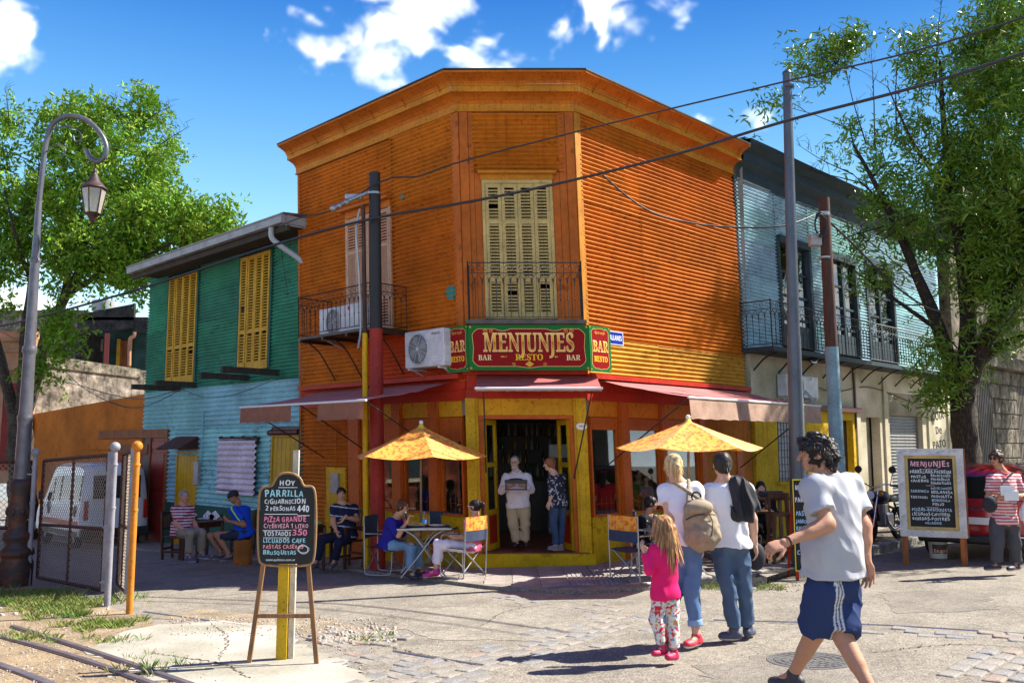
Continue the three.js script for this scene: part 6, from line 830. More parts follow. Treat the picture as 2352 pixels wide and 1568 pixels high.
function acUnit(wall, s0, s1, y0, y1, n0, n1, label, brand, logo) {
  const t = worldThing('air_conditioner', label, 'air conditioner', wall.pt((s0 + s1) / 2, y0, (n0 + n1) / 2), 'air conditioners on the house fronts'), w = s1 - s0, h = y1 - y0, wm = mat('acWhite', [.70, .71, .73], { r: .4, t: T.metal, m: 1 }), cx = s0 + w * .36, cy = (y0 + y1) / 2, R0 = h * .42;
  wmesh('casing', wall, rbox(w, h, n1 - n0, .025, (s0 + s1) / 2, cy, (n0 + n1) / 2), wm, t); const lat2 = (p) => lathe(p, 28).rotateX(Math.PI / 2).translate(cx, cy, n1);
  wmesh('fan_recess', wall, lat2([[0, .004], [R0 * .98, .004]]), mat('fanDark', [.06, .07, .075], { r: .6 }), t); wmesh('fan_ring', wall, lat2([[R0, .0], [R0 * 1.02, .02], [R0 * .97, .022], [R0 * .95, .006]]), wm, t);
  for (let k = 0; k < 4; k++) wmesh('fan_blade', wall, new THREE.CircleGeometry(R0 * .8, 8, k * 1.57, .9).translate(cx, cy, n1 + .010), mat('bladeGrey', [.25, .26, .27], { r: .5, ds: true }), t);
  const gr = []; for (let k = 1; k < 12; k++) gr.push(new THREE.TorusGeometry(R0 * k / 12.2, .003, 3, 28).translate(cx, cy, n1 + .022)); for (let k = 0; k < 8; k++) { const a = k / 8 * 6.283 + .39; gr.push(cyl(v(cx, cy, n1 + .024), v(cx + Math.cos(a) * R0, cy + Math.sin(a) * R0, n1 + .02), .005, .005, 4)); } gr.push(new THREE.CylinderGeometry(R0 * .1, R0 * .1, .02, 14).rotateX(Math.PI / 2).translate(cx, cy, n1 + .025)); wmesh('fan_guard', wall, gr, wm, t);
  wmesh('bracket', wall, [bar(v(s0 + .12, y0 - .02, .02), v(s0 + .12, y0 - .02, n1 + .02), .04, .03), bar(v(s1 - .12, y0 - .02, .02), v(s1 - .12, y0 - .02, n1 + .02), .04, .03), bar(v(s0 + .12, y0 - .16, .04), v(s0 + .12, y0 - .03, n1 - .1), .03, .02), bar(v(s1 - .12, y0 - .16, .04), v(s1 - .12, y0 - .03, n1 - .1), .03, .02)], wm, t);
  const lt = canvasTex(256, 64, (x) => { x.clearRect(0, 0, 256, 64); x.fillStyle = logo; x.font = 'bold 50px sans-serif'; x.fillText(brand, 4, 50); if (brand === 'LG') { x.beginPath(); x.arc(34, 32, 30, 0, 7); x.fill(); } }), lm = mat('acLogo', [1, 1, 1], { r: .4 }); lm.map = lt; lm.transparent = true; lm.alphaTest = .4; wmesh('logo', wall, face(w * .26, w * .065).translate(s1 - w * .17, y1 - h * .13, n1 + .004), lm, t);
  for (let k = 0; k < 5; k++) wmesh('louvre', wall, box(s1 - w * .24, s1 - w * .1, y0 + h * (.2 + k * .08), y0 + h * (.215 + k * .08), n1, n1 + .004), mat('acSlot', [.5, .51, .53], { r: .5 }), t);
}
acUnit(W, W.s(929, 800, .42), W.s(1019, 800, .42), W.y(975, 843, .42), W.y(975, 757, .42), .1, .42, 'white air conditioner with round fan grille hanging beside the bar sign', 'HITACHI', '#333');
acUnit(W, W.s(732, 740, .5), W.s(828, 735, .5), W.y(780, 772, .5), W.y(780, 702, .5), .2, .5, 'white air conditioner standing on the rusty iron balcony', 'LG', '#b0103a');
acUnit(new Wall(cR.x, cR.z, 1, -1, 0), E.s(1796, 880, .3), E.s(1868, 880, .3), E.y(1830, 912, .3), E.y(1830, 862, .3), .06, .3, 'pale air conditioner on the cream wall behind the steel pole', 'AIR', '#666');
{ // floodlight and small road sign by the steel pole
  const f = at(1868, 826, 19.6), t = worldThing('floodlight', 'small wall floodlight under the iron balcony of the blue house', 'lamp', f); mesh('housing', new THREE.CylinderGeometry(.09, .06, .14, 14).rotateX(1.1).translate(f.x, f.y, f.z), MATS.blackIron, t); mesh('lens', new THREE.CircleGeometry(.075, 14).rotateX(-.35).translate(f.x, f.y - .02, f.z + .075), mat('lampLens', [.85, .86, .88], { r: .1 }), t); mesh('arm', cyl(f, f.clone().add(v(-.1, .05, -.3)), .02), MATS.blackIron, t);
  const s0 = stand(1856, 1290, .12), d = -s0.z, r = worldThing('road_sign', 'thin pale blue sign post with a small arrow-shaped plate', 'sign', s0), tp = at(1851, 900, d); mesh('post', cyl(s0, v(s0.x, tp.y, s0.z), .025, .025, 10), MATS.poleTeal, r); const a = at(1852, 912, d); mesh('plate', prism([[-.14, -.06], [-.02, .12], [.14, -.06], [.08, -.06], [-.02, .05], [-.09, -.06]], 0, .01).translate(a.x, a.y, a.z + .03), MATS.poleTeal, r);
}
// ---------- café furniture ----------
mat('alu', [.52, .53, .55], { r: .35, metal: .75, t: T.metal, m: .5 });
mat('navyCloth', [.035, .055, .11], { t: T.cloth, m: .3, r: .85 });
mat('batik', [.95, .95, .95], { t: T.batik, m: .75, r: .8, tr: .22, ds: true });
mat('chairWood', [.12, .05, .028], { t: T.wood, m: .5, r: .45 });
mat('barWood', [.15, .065, .03], { t: T.wood, m: .5, r: .45 });
mat('tableTop', [.04, .045, .06], { r: .75, spec: .3 });
mat('white', [.75, .74, .72], { r: .5 });
mat('bread', [.55, .36, .12], { r: .9 });
mat('wicker', [.52, .30, .07], { t: T.wood, m: .1, r: .7 });
const clearGlass = mat('clearGlass', [.96, .97, .97], { r: .04, tr: 1 });
mat('cola', [.03, .012, .008], { r: .1 }); mat('redLabel', [.5, .02, .02], { r: .4 }); mat('blueLabel', [.06, .2, .6], { r: .4 });
mat('canvasAwn', [.50, .085, .075], { t: T.cloth, m: .9, r: .85, tr: .12, ds: true });
mat('valanceBrown', [.36, .16, .10], { t: T.peeling, m: .8, r: .85, tr: .15, ds: true });
mat('valanceTan', [.55, .36, .26], { t: T.peeling, m: .8, r: .85, tr: .15, ds: true });
function awning(wall, s0, s1, yw, yf, n, label, vals, vm, arms) {
  const t = worldThing('awning', label, 'awning', wall.pt((s0 + s1) / 2, yw, .1));
  const P = (a, b) => { const sag = Math.sin(b * Math.PI) * .03 + Math.sin(a * Math.PI * 3) * .012 * b + (fbm(a * 6, b * 5, s0 + 9, 3) - .5) * .06 * Math.sin(Math.PI * Math.min(1, b * 1.1)); return wall.pt(lerp(s0, s1, a), lerp(yw, yf, b) - sag, lerp(.06, n, b)); };
  const g = grid(40, 14, (a, b) => P(a, 1 - b).toArray()); mesh('canopy', g, MATS.canvasAwn, t);
  mesh('front_bar', cyl(wall.pt(s0 - .02, yf - .01, n), wall.pt(s1 + .02, yf - .01, n), .02, .02, 8), MATS.white, t);
  for (const [a, b, h] of vals) mesh('valance', grid(Math.max(8, Math.round((b - a) * 40)), 6, (u, q) => { const s = lerp(s0, s1, lerp(a, b, u)), w = Math.sin(u * 30 + a * 9) * .014 * (1 - q), sc = q < .01 ? .02 * Math.abs(Math.sin(u * (b - a) * 38)) : 0; return wall.pt(s, yf - .015 - (1 - q) * h + sc, n + w + (1 - q) * .02).toArray(); }), vm, t);
  for (const [a, y2, n2, s2] of arms) mesh('stay', cyl(wall.pt(lerp(s0, s1, a), yf, n - .01), wall.pt(lerp(s0, s1, a) + (s2 || .0), y2, n2), .013, .013, 6), MATS.blackIron, t);
  return t;
}
{
  const n = 1.85; awning(W, W.s(552, 948, n), -.32, 2.62, W.y(825, 918, n), n, 'faded red canvas awning with brown valances over the west windows', [[.0, .56 * .8, .30], [.66, .985, .30]], MATS.valanceBrown, [[.03, 1.3, .1], [.5, 1.25, .1], [.985, 1.3, .1]]);
  awning(E, .32, E.s(1884, 922, n), 2.66, E.y(1630, 914, n), n, 'faded red canvas awning with tan scalloped valance over the east windows', [[.0, 1, .34]], MATS.valanceTan, [[.01, 1.2, .1], [.98, 1.1, .1]]);
  awning(O, O.s(1093, 890, .8), O.s(1382, 888, .8), 2.72, O.y(1230, 890, .8), .8, 'short red canvas awning above the doorway', [[0, 1, .05]], MATS.valanceTan, [[.06, 1.1, .12, -.02], [.93, 1.0, .12, -.32]]);
}
function directorChair() {
  const t = thing('director_chair', '', 'chair'), fr = (x) => tubeAlong(pts([[x, .03, -.2], [x, .012, -.16], [x, .012, .16], [x, .03, .22], [x, .1, .24], [x, .55, .24], [x, .62, .21], [x, .635, .12], [x, .635, -.2]]), .0115, 60, 7);
  for (const x of [-.27, .27]) { mesh('side_frame', [fr(x), cyl(v(x, .03, -.2), v(x, .9, -.23), .0115, .0115, 7)], MATS.alu, t); mesh('arm_pad', rbox(.04, .018, .3, .006, x, .65, .03), MATS.tableTop, t); }
  for (const z of [-.17, .18]) mesh('cross_brace', [cyl(v(-.27, .05, z), v(.25, .43, z), .0105, .0105, 6), cyl(v(.27, .05, z + .015), v(-.25, .43, z + .015), .0105, .0105, 6)], MATS.alu, t);
  mesh('seat', merge([grid(12, 10, (a, b) => [lerp(-.26, .26, a), .44 - .035 * Math.sin(a * Math.PI), lerp(.22, -.2, b)]), grid(12, 10, (a, b) => [lerp(-.26, .26, a), .435 - .035 * Math.sin(a * Math.PI), lerp(-.2, .22, b)])]), MATS.navyCloth, t);
  const bk = (y0, y1, off) => merge([grid(14, 6, (a, b) => [lerp(-.275, .275, a), lerp(y0, y1, b), -.22 + off - .035 * Math.sin(a * Math.PI)]), grid(14, 6, (a, b) => [lerp(.275, -.275, a), lerp(y0, y1, b), -.226 - off - .035 * Math.sin(a * Math.PI)])]);
  mesh('backrest', bk(.55, .8, .0), MATS.navyCloth, t); const bt = mesh('back_band', bk(.7, .9, .004), MATS.batik, t); return t;
}
const chair0 = directorChair(), chairs = [];
function putChair(X, Y, dx, dz, label, plain) { const c = chairs.length ? copyThing(chair0) : chair0; c.userData = { label, category: 'chair', group: 'director chairs on the pavement' }; const p = ground(X, Y, KERB); c.position.copy(p); c.rotation.set(0, Math.atan2(dx, dz), 0); if (plain) c.children.filter((m) => m.name === 'back_band').forEach((m) => { m.material = MATS.navyCloth; }); chairs.push(c); return c; }
putChair(1066, 1324, -.82, -.57, 'director chair with orange back band under the woman in pink');
putChair(880, 1316, 1, .25, 'plain navy director chair under the woman in blue', true);
putChair(1012, 1302, -.2, 1, 'plain navy director chair draped with a mustard scarf behind the folding table', true);
putChair(1458, 1334, .75, -.65, 'empty director chair with orange back band near the girl in pink');
putChair(1496, 1312, 1, .1, 'plain navy director chair under the man in the dark jacket', true);
{ const q = chairs[2].position, t = tag(mesh('scarf', grid(24, 10, (a, b) => [q.x - .3 + a * .66, q.y + .74 - .34 * Math.abs(b - .45) - .12 * a + .03 * Math.sin(a * 21 + b * 4), q.z + .05 + (b - .45) * .34 + .03 * Math.sin(a * 17)]), mat('mustardCloth', [.42, .22, .02], { t: T.cloth, m: .3, r: .9, ds: true })), 'mustard coloured scarf hung over a navy director chair', 'scarf'); }
function foldTable(X, Y, label) {
  const p = ground(X, Y, KERB), t = thing('folding_table', label, 'table', p, 'folding tables under the parasols', .12); const h = .73; mesh('tabletop', rbox(.82, .025, .62, .01, 0, h, 0), MATS.tableTop, t); for (const z of [.311, -.311]) mesh('edge_band', box(-.412, .412, h - .016, h + .008, z - .003, z + .003), MATS.alu, t);
  for (const z of [-.27, .27]) mesh('leg', [tubeAlong(pts([[-.34, .012, z], [-.1, .3, z], [.15, .62, z], [.3, h - .02, z]]), .012, 20, 6)], MATS.alu, t); for (const z of [-.25, .25]) mesh('leg', [tubeAlong(pts([[.34, .012, z], [.1, .3, z], [-.15, .62, z], [-.3, h - .02, z]]), .012, 20, 6)], MATS.alu, t); return t;
}
const ft1 = foldTable(972, 1322, 'folding table with dark top laid with plates and bottles'), ft2 = foldTable(1565, 1325, 'folding table with dark top under the second parasol');
function parasol(X, Y, peakX, peakY, rad, rim, label, seed, turn) {
  const p = ground(X, Y, KERB), d = -p.z, t = worldThing('parasol', label, 'parasol', p, 'batik parasols before the bar'), top = at(peakX, peakY + 14, d), ry = at(peakX, rim, d).y; mesh('base', lathe([[0, 0], [.24, 0], [.25, .03], [.22, .09], [.06, .11], [.03, .25], [0, .25]], 20).translate(p.x, p.y, p.z), MATS.greyBox, t); const tx = top.x, tz = top.z;
  mesh('pole', cyl(v(p.x, p.y + .1, p.z), v(tx, top.y, tz), .019, .017, 10), mat('poleWood', [.40, .30, .18], { t: T.wood, m: .3, r: .5 }), t); mesh('finial', [new THREE.SphereGeometry(.035, 12, 8).translate(tx, top.y + .07, tz)], MATS.white, t); mesh('cap', lathe([[.10, -.03], [.05, .0], [.03, .05], [0, .06]], 12).translate(tx, top.y, tz), mat('capYellow', [.70, .55, .06], { r: .7 }), t);
  const N = 6, R = rng(seed); for (let k = 0; k < N; k++) { const a0 = turn + k / N * 6.2832, a1 = turn + (k + 1) / N * 6.2832; mesh('canopy_panel', grid(8, 10, (u, w) => { const r = rad * (1 - w), ax = lerp(Math.cos(a0), Math.cos(a1), u) * r, az = lerp(Math.sin(a0), Math.sin(a1), u) * r, sag = Math.sin(u * Math.PI) * .05 * (1 - w) + Math.sin(w * Math.PI) * .012; return [tx + ax, lerp(ry, top.y + .02, w) - sag, tz + az]; }), MATS.batik, t); mesh('rib', cyl(v(tx, top.y - .05, tz), v(tx + Math.cos(a0) * rad * .97, ry - .005, tz + Math.sin(a0) * rad * .97), .007, .007, 5), MATS.poleWood, t); }
}
parasol(966, 1316, 967, 966, 1.1, 1047, 'orange and yellow batik parasol over the table with bottles', 3, .25);
parasol(1583, 1330, 1581, 955, 1.04, 1028, 'orange and yellow batik parasol above the couple in white shirts', 5, .05);
// things on the first table
function on1(tb, x, z, dy = .745) { const q = v(x, dy, z).applyEuler(tb.rotation).add(tb.position); return q; }
function bottleThing(q, label, cap, lab, liquid) { const t = worldThing('bottle', label, 'bottle', q), b = (g) => g.translate(q.x, q.y, q.z); mesh('body', b(lathe([[0, 0], [.03, 0], [.033, .02], [.033, .13], [.026, .15], [.012, .2], [.012, .22], [0, .22]], 14)), liquid, t); mesh('label', b(lathe([[.0345, .06], [.0345, .115]], 14)), lab, t); mesh('cap', b(lathe([[.015, .215], [.015, .235], [0, .237]], 10)), cap, t); }
bottleThing(on1(ft1, -.28, .16), 'small cola bottle with red label on the folding table', MATS.white, MATS.redLabel, MATS.cola); bottleThing(on1(ft1, -.0, .2), 'clear water bottle with blue label on the folding table', MATS.blueLabel, MATS.blueLabel, clearGlass);
{
  const q = on1(ft1, .2, .05), t = worldThing('plate', 'white dinner plate with cutlery on the folding table', 'plate', q); mesh('dish', lathe([[0, 0], [.09, .002], [.13, .018], [.13, .024], [.085, .01], [0, .008]], 24).translate(q.x, q.y, q.z), MATS.white, t); mesh('fork', bar(v(q.x + .02, q.y + .026, q.z), v(q.x + .2, q.y + .03, q.z + .05), .012, .004), MATS.alu, t);
  const r = on1(ft1, -.12, -.05), f = worldThing('plate', 'platter of golden fried food beside the bottles', 'plate', r); mesh('dish', lathe([[0, 0], [.13, .004], [.16, .02], [.16, .026], [0, .01]], 24).translate(r.x, r.y, r.z), MATS.white, f); const R = rng(6); for (let k = 0; k < 9; k++) mesh('fritter', new THREE.IcosahedronGeometry(.028 + R() * .012, 1).scale(1.2, .7, 1).translate(r.x + (R() - .5) * .2, r.y + .03 + R() * .01, r.z + (R() - .5) * .16), MATS.bread, f);
  const g = on1(ft1, .0, -.18), gl = tag(mesh('drinking_glass', lathe([[0, 0], [.03, 0], [.036, .11], [.033, .11], [.028, .006], [0, .006]], 16).translate(g.x, g.y, g.z), mat('beerGlass', [.85, .65, .25], { r: .05, tr: .8 })), 'glass of pale beer on the folding table', 'glass');
}
// dark wood tables and chairs by the walls
function woodTable(a, b, c, h, label) {
  const X = b.clone().sub(a).setY(0), Z = c.clone().sub(a).setY(0), o = a.clone(), t = worldThing('wooden_table', label, 'table', a.clone().add(b).add(c).addScaledVector(a, -1).multiplyScalar(.5)), y = a.y, q = (u, w, yy) => o.clone().addScaledVector(X, u).addScaledVector(Z, w).setY(yy);
  mesh('tabletop', slab([q(-.06, -.06, 0), q(1.06, -.06, 0), q(1.06, 1.06, 0), q(-.06, 1.06, 0)].map((p) => [p.x, p.z]), y + h - .03, y + h), MATS.chairWood, t); mesh('apron', slab([q(.0, .0, 0), q(1.0, .0, 0), q(1.0, 1.0, 0), q(.0, 1, 0)].map((p) => [p.x, p.z]), y + h - .12, y + h - .032), MATS.chairWood, t);
  for (const [u, w] of [[0, 0], [1, 0], [0, 1], [1, 1]]) { const p = q(u, w, 0); p.y = G(p.x, p.z); mesh('leg', bar(p, v(p.x, y + h - .03, p.z), .055, .055), MATS.chairWood, t); } return { t, q, y: y + h };
}
const wt1 = woodTable(ground(451, 1292), ground(507, 1286), ground(418, 1287), .78, 'dark wooden café table beside the pale blue tin wall');
{
  const T1 = (u, w) => { const p = wt1.q(u, w, wt1.y); return p; }, b = T1(.15, .65), k = worldThing('bread_basket', 'wicker bread basket with white napkins on the dark table', 'basket', b); mesh('basket', lathe([[0, 0], [.07, 0], [.12, .09], [.115, .092], [.065, .012], [0, .012]], 18).translate(b.x, b.y, b.z), MATS.wicker, k); const R = rng(2); for (let i = 0; i < 5; i++) mesh('napkin', new THREE.IcosahedronGeometry(.05, 1).scale(1.2, .6, 1).rotateY(i).translate(b.x + (R() - .5) * .12, b.y + .1 + R() * .02, b.z + (R() - .5) * .1), MATS.white, k);
  const p = T1(.6, .6), pl = tag(mesh('plate', lathe([[0, 0], [.09, .002], [.13, .018], [.13, .024], [0, .01]], 24).translate(p.x, p.y, p.z), MATS.white), 'white plate on the dark wooden table', 'plate'); const g = T1(.55, .3); tag(mesh('drinking_glass', lathe([[0, 0], [.035, 0], [.042, .14], [.039, .14], [.033, .008], [0, .008]], 16).translate(g.x, g.y, g.z), clearGlass), 'empty tumbler on the dark wooden table', 'glass'); const m = T1(.85, .45); tag(mesh('menu_card', [bar(v(m.x - .12, m.y, m.z), v(m.x - .02, m.y + .12, m.z), .2, .004).rotateY(0), bar(v(m.x - .02, m.y + .12, m.z), v(m.x + .08, m.y, m.z), .2, .004)], MATS.white), 'folded white menu card standing on the dark table', 'card');
}
const wt2 = woodTable(ground(705, 1316), ground(742, 1310), ground(690, 1309), .76, 'dark wooden table partly behind the menu easel');
{ const p = wt2.q(.6, .5, wt2.y), f = worldThing('plate', 'plate with crumpled napkin and green wrapper on the table behind the easel', 'plate', p); mesh('dish', lathe([[0, 0], [.11, .003], [.15, .02], [.15, .026], [0, .012]], 24).translate(p.x, p.y, p.z), MATS.white, f); mesh('napkin', new THREE.IcosahedronGeometry(.07, 1).scale(1.3, .7, 1).translate(p.x - .05, p.y + .05, p.z), MATS.white, f); mesh('wrapper', new THREE.IcosahedronGeometry(.04, 1).scale(1.6, .7, 1).translate(p.x + .08, p.y + .04, p.z), mat('greenWrap', [.15, .35, .03], { r: .5 }), f); }
function woodChair(X, Y, dx, dz, label, arms, lift = 0) {
  const p = ground(X, Y, lift), t = thing('wooden_chair', label, 'chair', p, 'dark wooden café chairs', Math.atan2(dx, dz)), m = MATS.chairWood; mesh('seat', rbox(.44, .035, .42, .01, 0, .45, 0), m, t); for (const x of [-.195, .195]) { mesh('leg', box(x - .022, x + .022, 0, .44, .17, .215), m, t); mesh('leg', bar(v(x, 0, -.19), v(x, .98, -.25), .045, .04), m, t); mesh('stretcher', box(x - .012, x + .012, .14, .18, -.18, .18), m, t); if (arms) mesh('armrest', [box(x - .03, x + .03, .66, .69, -.2, .22), box(x - .02, x + .02, .45, .66, .16, .2)], m, t); }
  mesh('stretcher', box(-.19, .19, .2, .24, -.2, -.175), m, t); mesh('top_rail', box(-.2, .2, .9, .97, -.26, -.235), m, t); mesh('back_slat', box(-.2, .2, .6, .64, -.235, -.215), m, t); for (let k = -2; k <= 2; k++) mesh('back_slat', bar(v(k * .075, .64, -.225), v(k * .075, .9, -.247), .035, .014), m, t); return t;
}
woodChair(403, 1283, 1, .15, 'dark wooden chair under the man in the striped polo shirt'); woodChair(556, 1279, -1, .1, 'dark wooden chair under the man in the blue football shirt'); const armc = woodChair(796, 1302, -.55, .6, 'dark wooden armchair under the man in the navy striped shirt', true, KERB);
{ const b = ground(563, 1281), t = tag(mesh('hanging_jacket', rbox(.42, .5, .06, .03, 0, .72, -.3).rotateY(Math.atan2(-1, .1)).translate(b.x, b.y, b.z), MATS.navyCloth), 'dark navy jacket hung on the back of a wooden chair', 'jacket'); }
// tall table and stools by the yellow wall
{
  const p = ground(1768, 1290, .12), t = worldThing('bar_table', 'tall dark wooden table by the yellow wall', 'table', p); mesh('tabletop', rbox(.62, .04, .5, .01, p.x, p.y + .98, p.z), MATS.barWood, t); for (const [x, z] of [[-1, -1], [1, -1], [-1, 1], [1, 1]]) mesh('leg', bar(v(p.x + x * .27, G(p.x, p.z) + .12, p.z + z * .2), v(p.x + x * .24, p.y + .97, p.z + z * .18), .05, .05), MATS.barWood, t); mesh('box', rbox(.34, .09, .2, .02, p.x + .06, p.y + 1.045, p.z), MATS.tableTop, t);
  const st = (X, Y, lab) => { const q = ground(X, Y, .12), s = thing('bar_stool', lab, 'stool', q, 'tall wooden bar stools'); mesh('seat', rbox(.36, .04, .34, .01, 0, .75, 0), MATS.barWood, s); for (const [x, z] of [[-1, -1], [1, -1], [-1, 1], [1, 1]]) mesh('leg', bar(v(x * .2, 0, z * .19), v(x * .14, .74, z * .13), .04, .04), MATS.barWood, s); mesh('rung', [box(-.18, .18, .25, .28, .15, .17), box(-.18, .18, .25, .28, -.17, -.15), box(.15, .17, .35, .38, -.17, .17), box(-.17, -.15, .35, .38, -.17, .17)], MATS.barWood, s); for (const x of [-.14, .14]) mesh('back_post', box(x - .018, x + .018, .76, 1.05, -.17, -.135), MATS.barWood, s); mesh('back_rail', box(-.16, .16, .98, 1.06, -.175, -.13), MATS.barWood, s); }; st(1800, 1297, 'tall wooden bar stool beside the black menu board'); st(1750, 1283, 'tall wooden bar stool under the woman in black');
  const g = v(p.x - .2, p.y + 1.0, p.z + .1); tag(mesh('drinking_glass', lathe([[0, 0], [.035, 0], [.042, .12], [.039, .12], [.033, .008], [0, .008]], 16).translate(g.x, g.y, g.z), clearGlass), 'water glass on the tall dark table', 'glass');
}
// ---------- vehicles ----------
mat('vanWhite', [.66, .68, .70], { r: .3, cc: .6 }); mat('carRed', [.34, .012, .022], { r: .25, cc: 1, metal: .2 }); mat('tyre', [.02, .02, .02], { r: .9 }); mat('rim', [.4, .4, .41], { r: .35, metal: .7 }); mat('tint', [.015, .02, .022], { r: .05, spec: 1 }); mat('tailRed', [.45, .01, .01], { r: .2, cc: .8 }); mat('chrome', [.75, .75, .76], { r: .12, metal: 1 }); mat('blackPlastic', [.02, .02, .022], { r: .5 }); mat('amber', [.7, .18, .01], { r: .3 }); mat('stripeRed', [.5, .03, .02], { r: .4 }); mat('headlamp', [.8, .82, .84], { r: .08, spec: 1 });
function wheel(parent, x, y, z, r, w) { const t = mesh('wheel', new THREE.TorusGeometry(r - w * .4, w * .42, 10, 26).rotateY(Math.PI / 2).scale(1.25, 1, 1).translate(x, y, z), MATS.tyre, parent); mesh('rim', [new THREE.CylinderGeometry(r * .62, r * .62, w * .5, 20).rotateZ(Math.PI / 2).translate(x, y, z), ...[0, 1, 2, 3, 4].map((k) => cbox(w * .62, r * .55, r * .14).translate(0, r * .3, 0).rotateX(k * 1.2566).translate(x, y, z))], MATS.rim, t); return t; }
// vehicles: length along z (nose at +z), x is width; the shell is lofted from side outlines that narrow towards the roof
function shell(outline, halfW, tuck, n = 10) { // outline: list of [z, y] closed loop, tuck(y) -> 0..1 share of half width
  const pts2 = new THREE.CatmullRomCurve3(outline.map(([z, y]) => v(0, y, z)), true, 'catmullrom', .25).getPoints(90), g = grid(90, n, (a, b) => { const p = pts2[Math.min(90, Math.round(a * 90))], u = b * 2 - 1, e = Math.sign(u) * Math.pow(Math.abs(u), .75), cy = .9, k = 1 - Math.pow(Math.abs(u), 6) * .08; return [e * halfW * tuck(p.y), cy + (p.y - cy) * k, p.z * k]; });
  const side = (s) => { const sh = new THREE.Shape(pts2.slice(0, 90).map((p) => new THREE.Vector2(p.z, p.y))), q = new THREE.ShapeGeometry(sh), P = q.attributes.position; for (let i = 0; i < P.count; i++) { const z = P.getX(i), y = P.getY(i), k = .92; P.setXYZ(i, s * halfW * tuck(y), .9 + (y - .9) * k, z * k); } if (s > 0) { } q.computeVertexNormals(); return q; }; return [g, side(1), side(-1)];
}
{
  const p = ground(205, 1250), t = thing('van', 'white minibus with red stripe and snowflake decals parked behind the mesh gate', 'van', p, null, Math.atan2(-.707, -.707)); t.scale.set(.9, .95, .7); const hw = .95, tuck = (y) => y < .95 ? 1 : 1 - (y - .95) * .10;
  mesh('body', shell([[-2.35, .35], [-2.38, .9], [-2.36, 1.6], [-2.2, 2.18], [-1.6, 2.28], [.6, 2.27], [1.0, 2.15], [1.75, 1.28], [2.3, 1.08], [2.45, .8], [2.42, .38], [1, .3], [-1, .3]], hw, tuck), MATS.vanWhite, t);
  for (const s of [1, -1]) { const X = (y) => s * (hw * tuck(y) + .008); const win = (z0, z1, y0, y1, sl = 0) => { const g = prism([[z0, y0], [z1, y0], [z1 - sl, y1], [z0, y1]], 0, .012); const P = g.attributes.position; for (let i = 0; i < P.count; i++) { const z = P.getX(i), y = P.getY(i), o = P.getZ(i); P.setXYZ(i, X(y) - s * .012 + s * o * 1.4, y, z); } g.computeVertexNormals(); return mesh('window', g, MATS.tint, t); }; win(-2.05, -1.2, 1.3, 1.95); win(-1.1, -.2, 1.3, 1.95); win(-.05, .55, 1.25, 1.92); win(.65, 1.35, 1.22, 1.85, .5); mesh('stripe', box(Math.min(X(.7), X(.7) - s * .02), Math.max(X(.7), X(.7) - s * .02), .62, .76, -2.1, 2.0), MATS.stripeRed, t); mesh('sill_trim', box(Math.min(X(.5), X(.5) - s * .03), Math.max(X(.5), X(.5) - s * .03), .36, .5, -2.1, 2.0), MATS.blackPlastic, t);
    for (const [z, y, r] of [[-1.75, 1.02, .16], [1.0, 1.05, .2]]) { const fl = []; for (let k = 0; k < 6; k++) { const a = k / 6 * 6.283, e = v(X(y), y + Math.sin(a) * r, z + Math.cos(a) * r); fl.push(bar(v(X(y), y, z), e, .012, .012)); for (const q of [.45, .75]) for (const w of [-1, 1]) fl.push(bar(v(X(y), y + Math.sin(a) * r * q, z + Math.cos(a) * r * q), v(X(y), y + Math.sin(a + w * .45) * r * (q + .2), z + Math.cos(a + w * .45) * r * (q + .2)), .01, .01)); } mesh('snowflake_decal', fl, MATS.blackPlastic, t); }
    mesh('mirror', rbox(.1, .22, .12, .03, s * (hw + .12), 1.35, 1.55), MATS.blackPlastic, t); }
  mesh('windscreen', prism([[-.74, 0], [.74, 0], [.66, .95], [-.66, .95]], 0, .02).rotateX(-.72).translate(0, 1.36, 1.72), MATS.tint, t); mesh('rear_window', box(-.65, .65, 1.35, 1.95, -2.40, -2.33), MATS.tint, t); for (const s of [-1, 1]) { mesh('tail_light', rbox(.12, .5, .06, .02, s * .82, 1.05, -2.36), MATS.tailRed, t); mesh('headlight', rbox(.3, .18, .1, .04, s * .7, .95, 2.32), MATS.headlamp, t); }
  for (const z of [-2.35, 2.38]) mesh('bumper', rbox(1.9, .25, .19, .05, 0, .45, z), MATS.blackPlastic, t); for (const [x, z] of [[-.8, -1.45], [.8, -1.45], [-.8, 1.55], [.8, 1.55]]) wheel(t, x, .33, z, .33, .2);
}
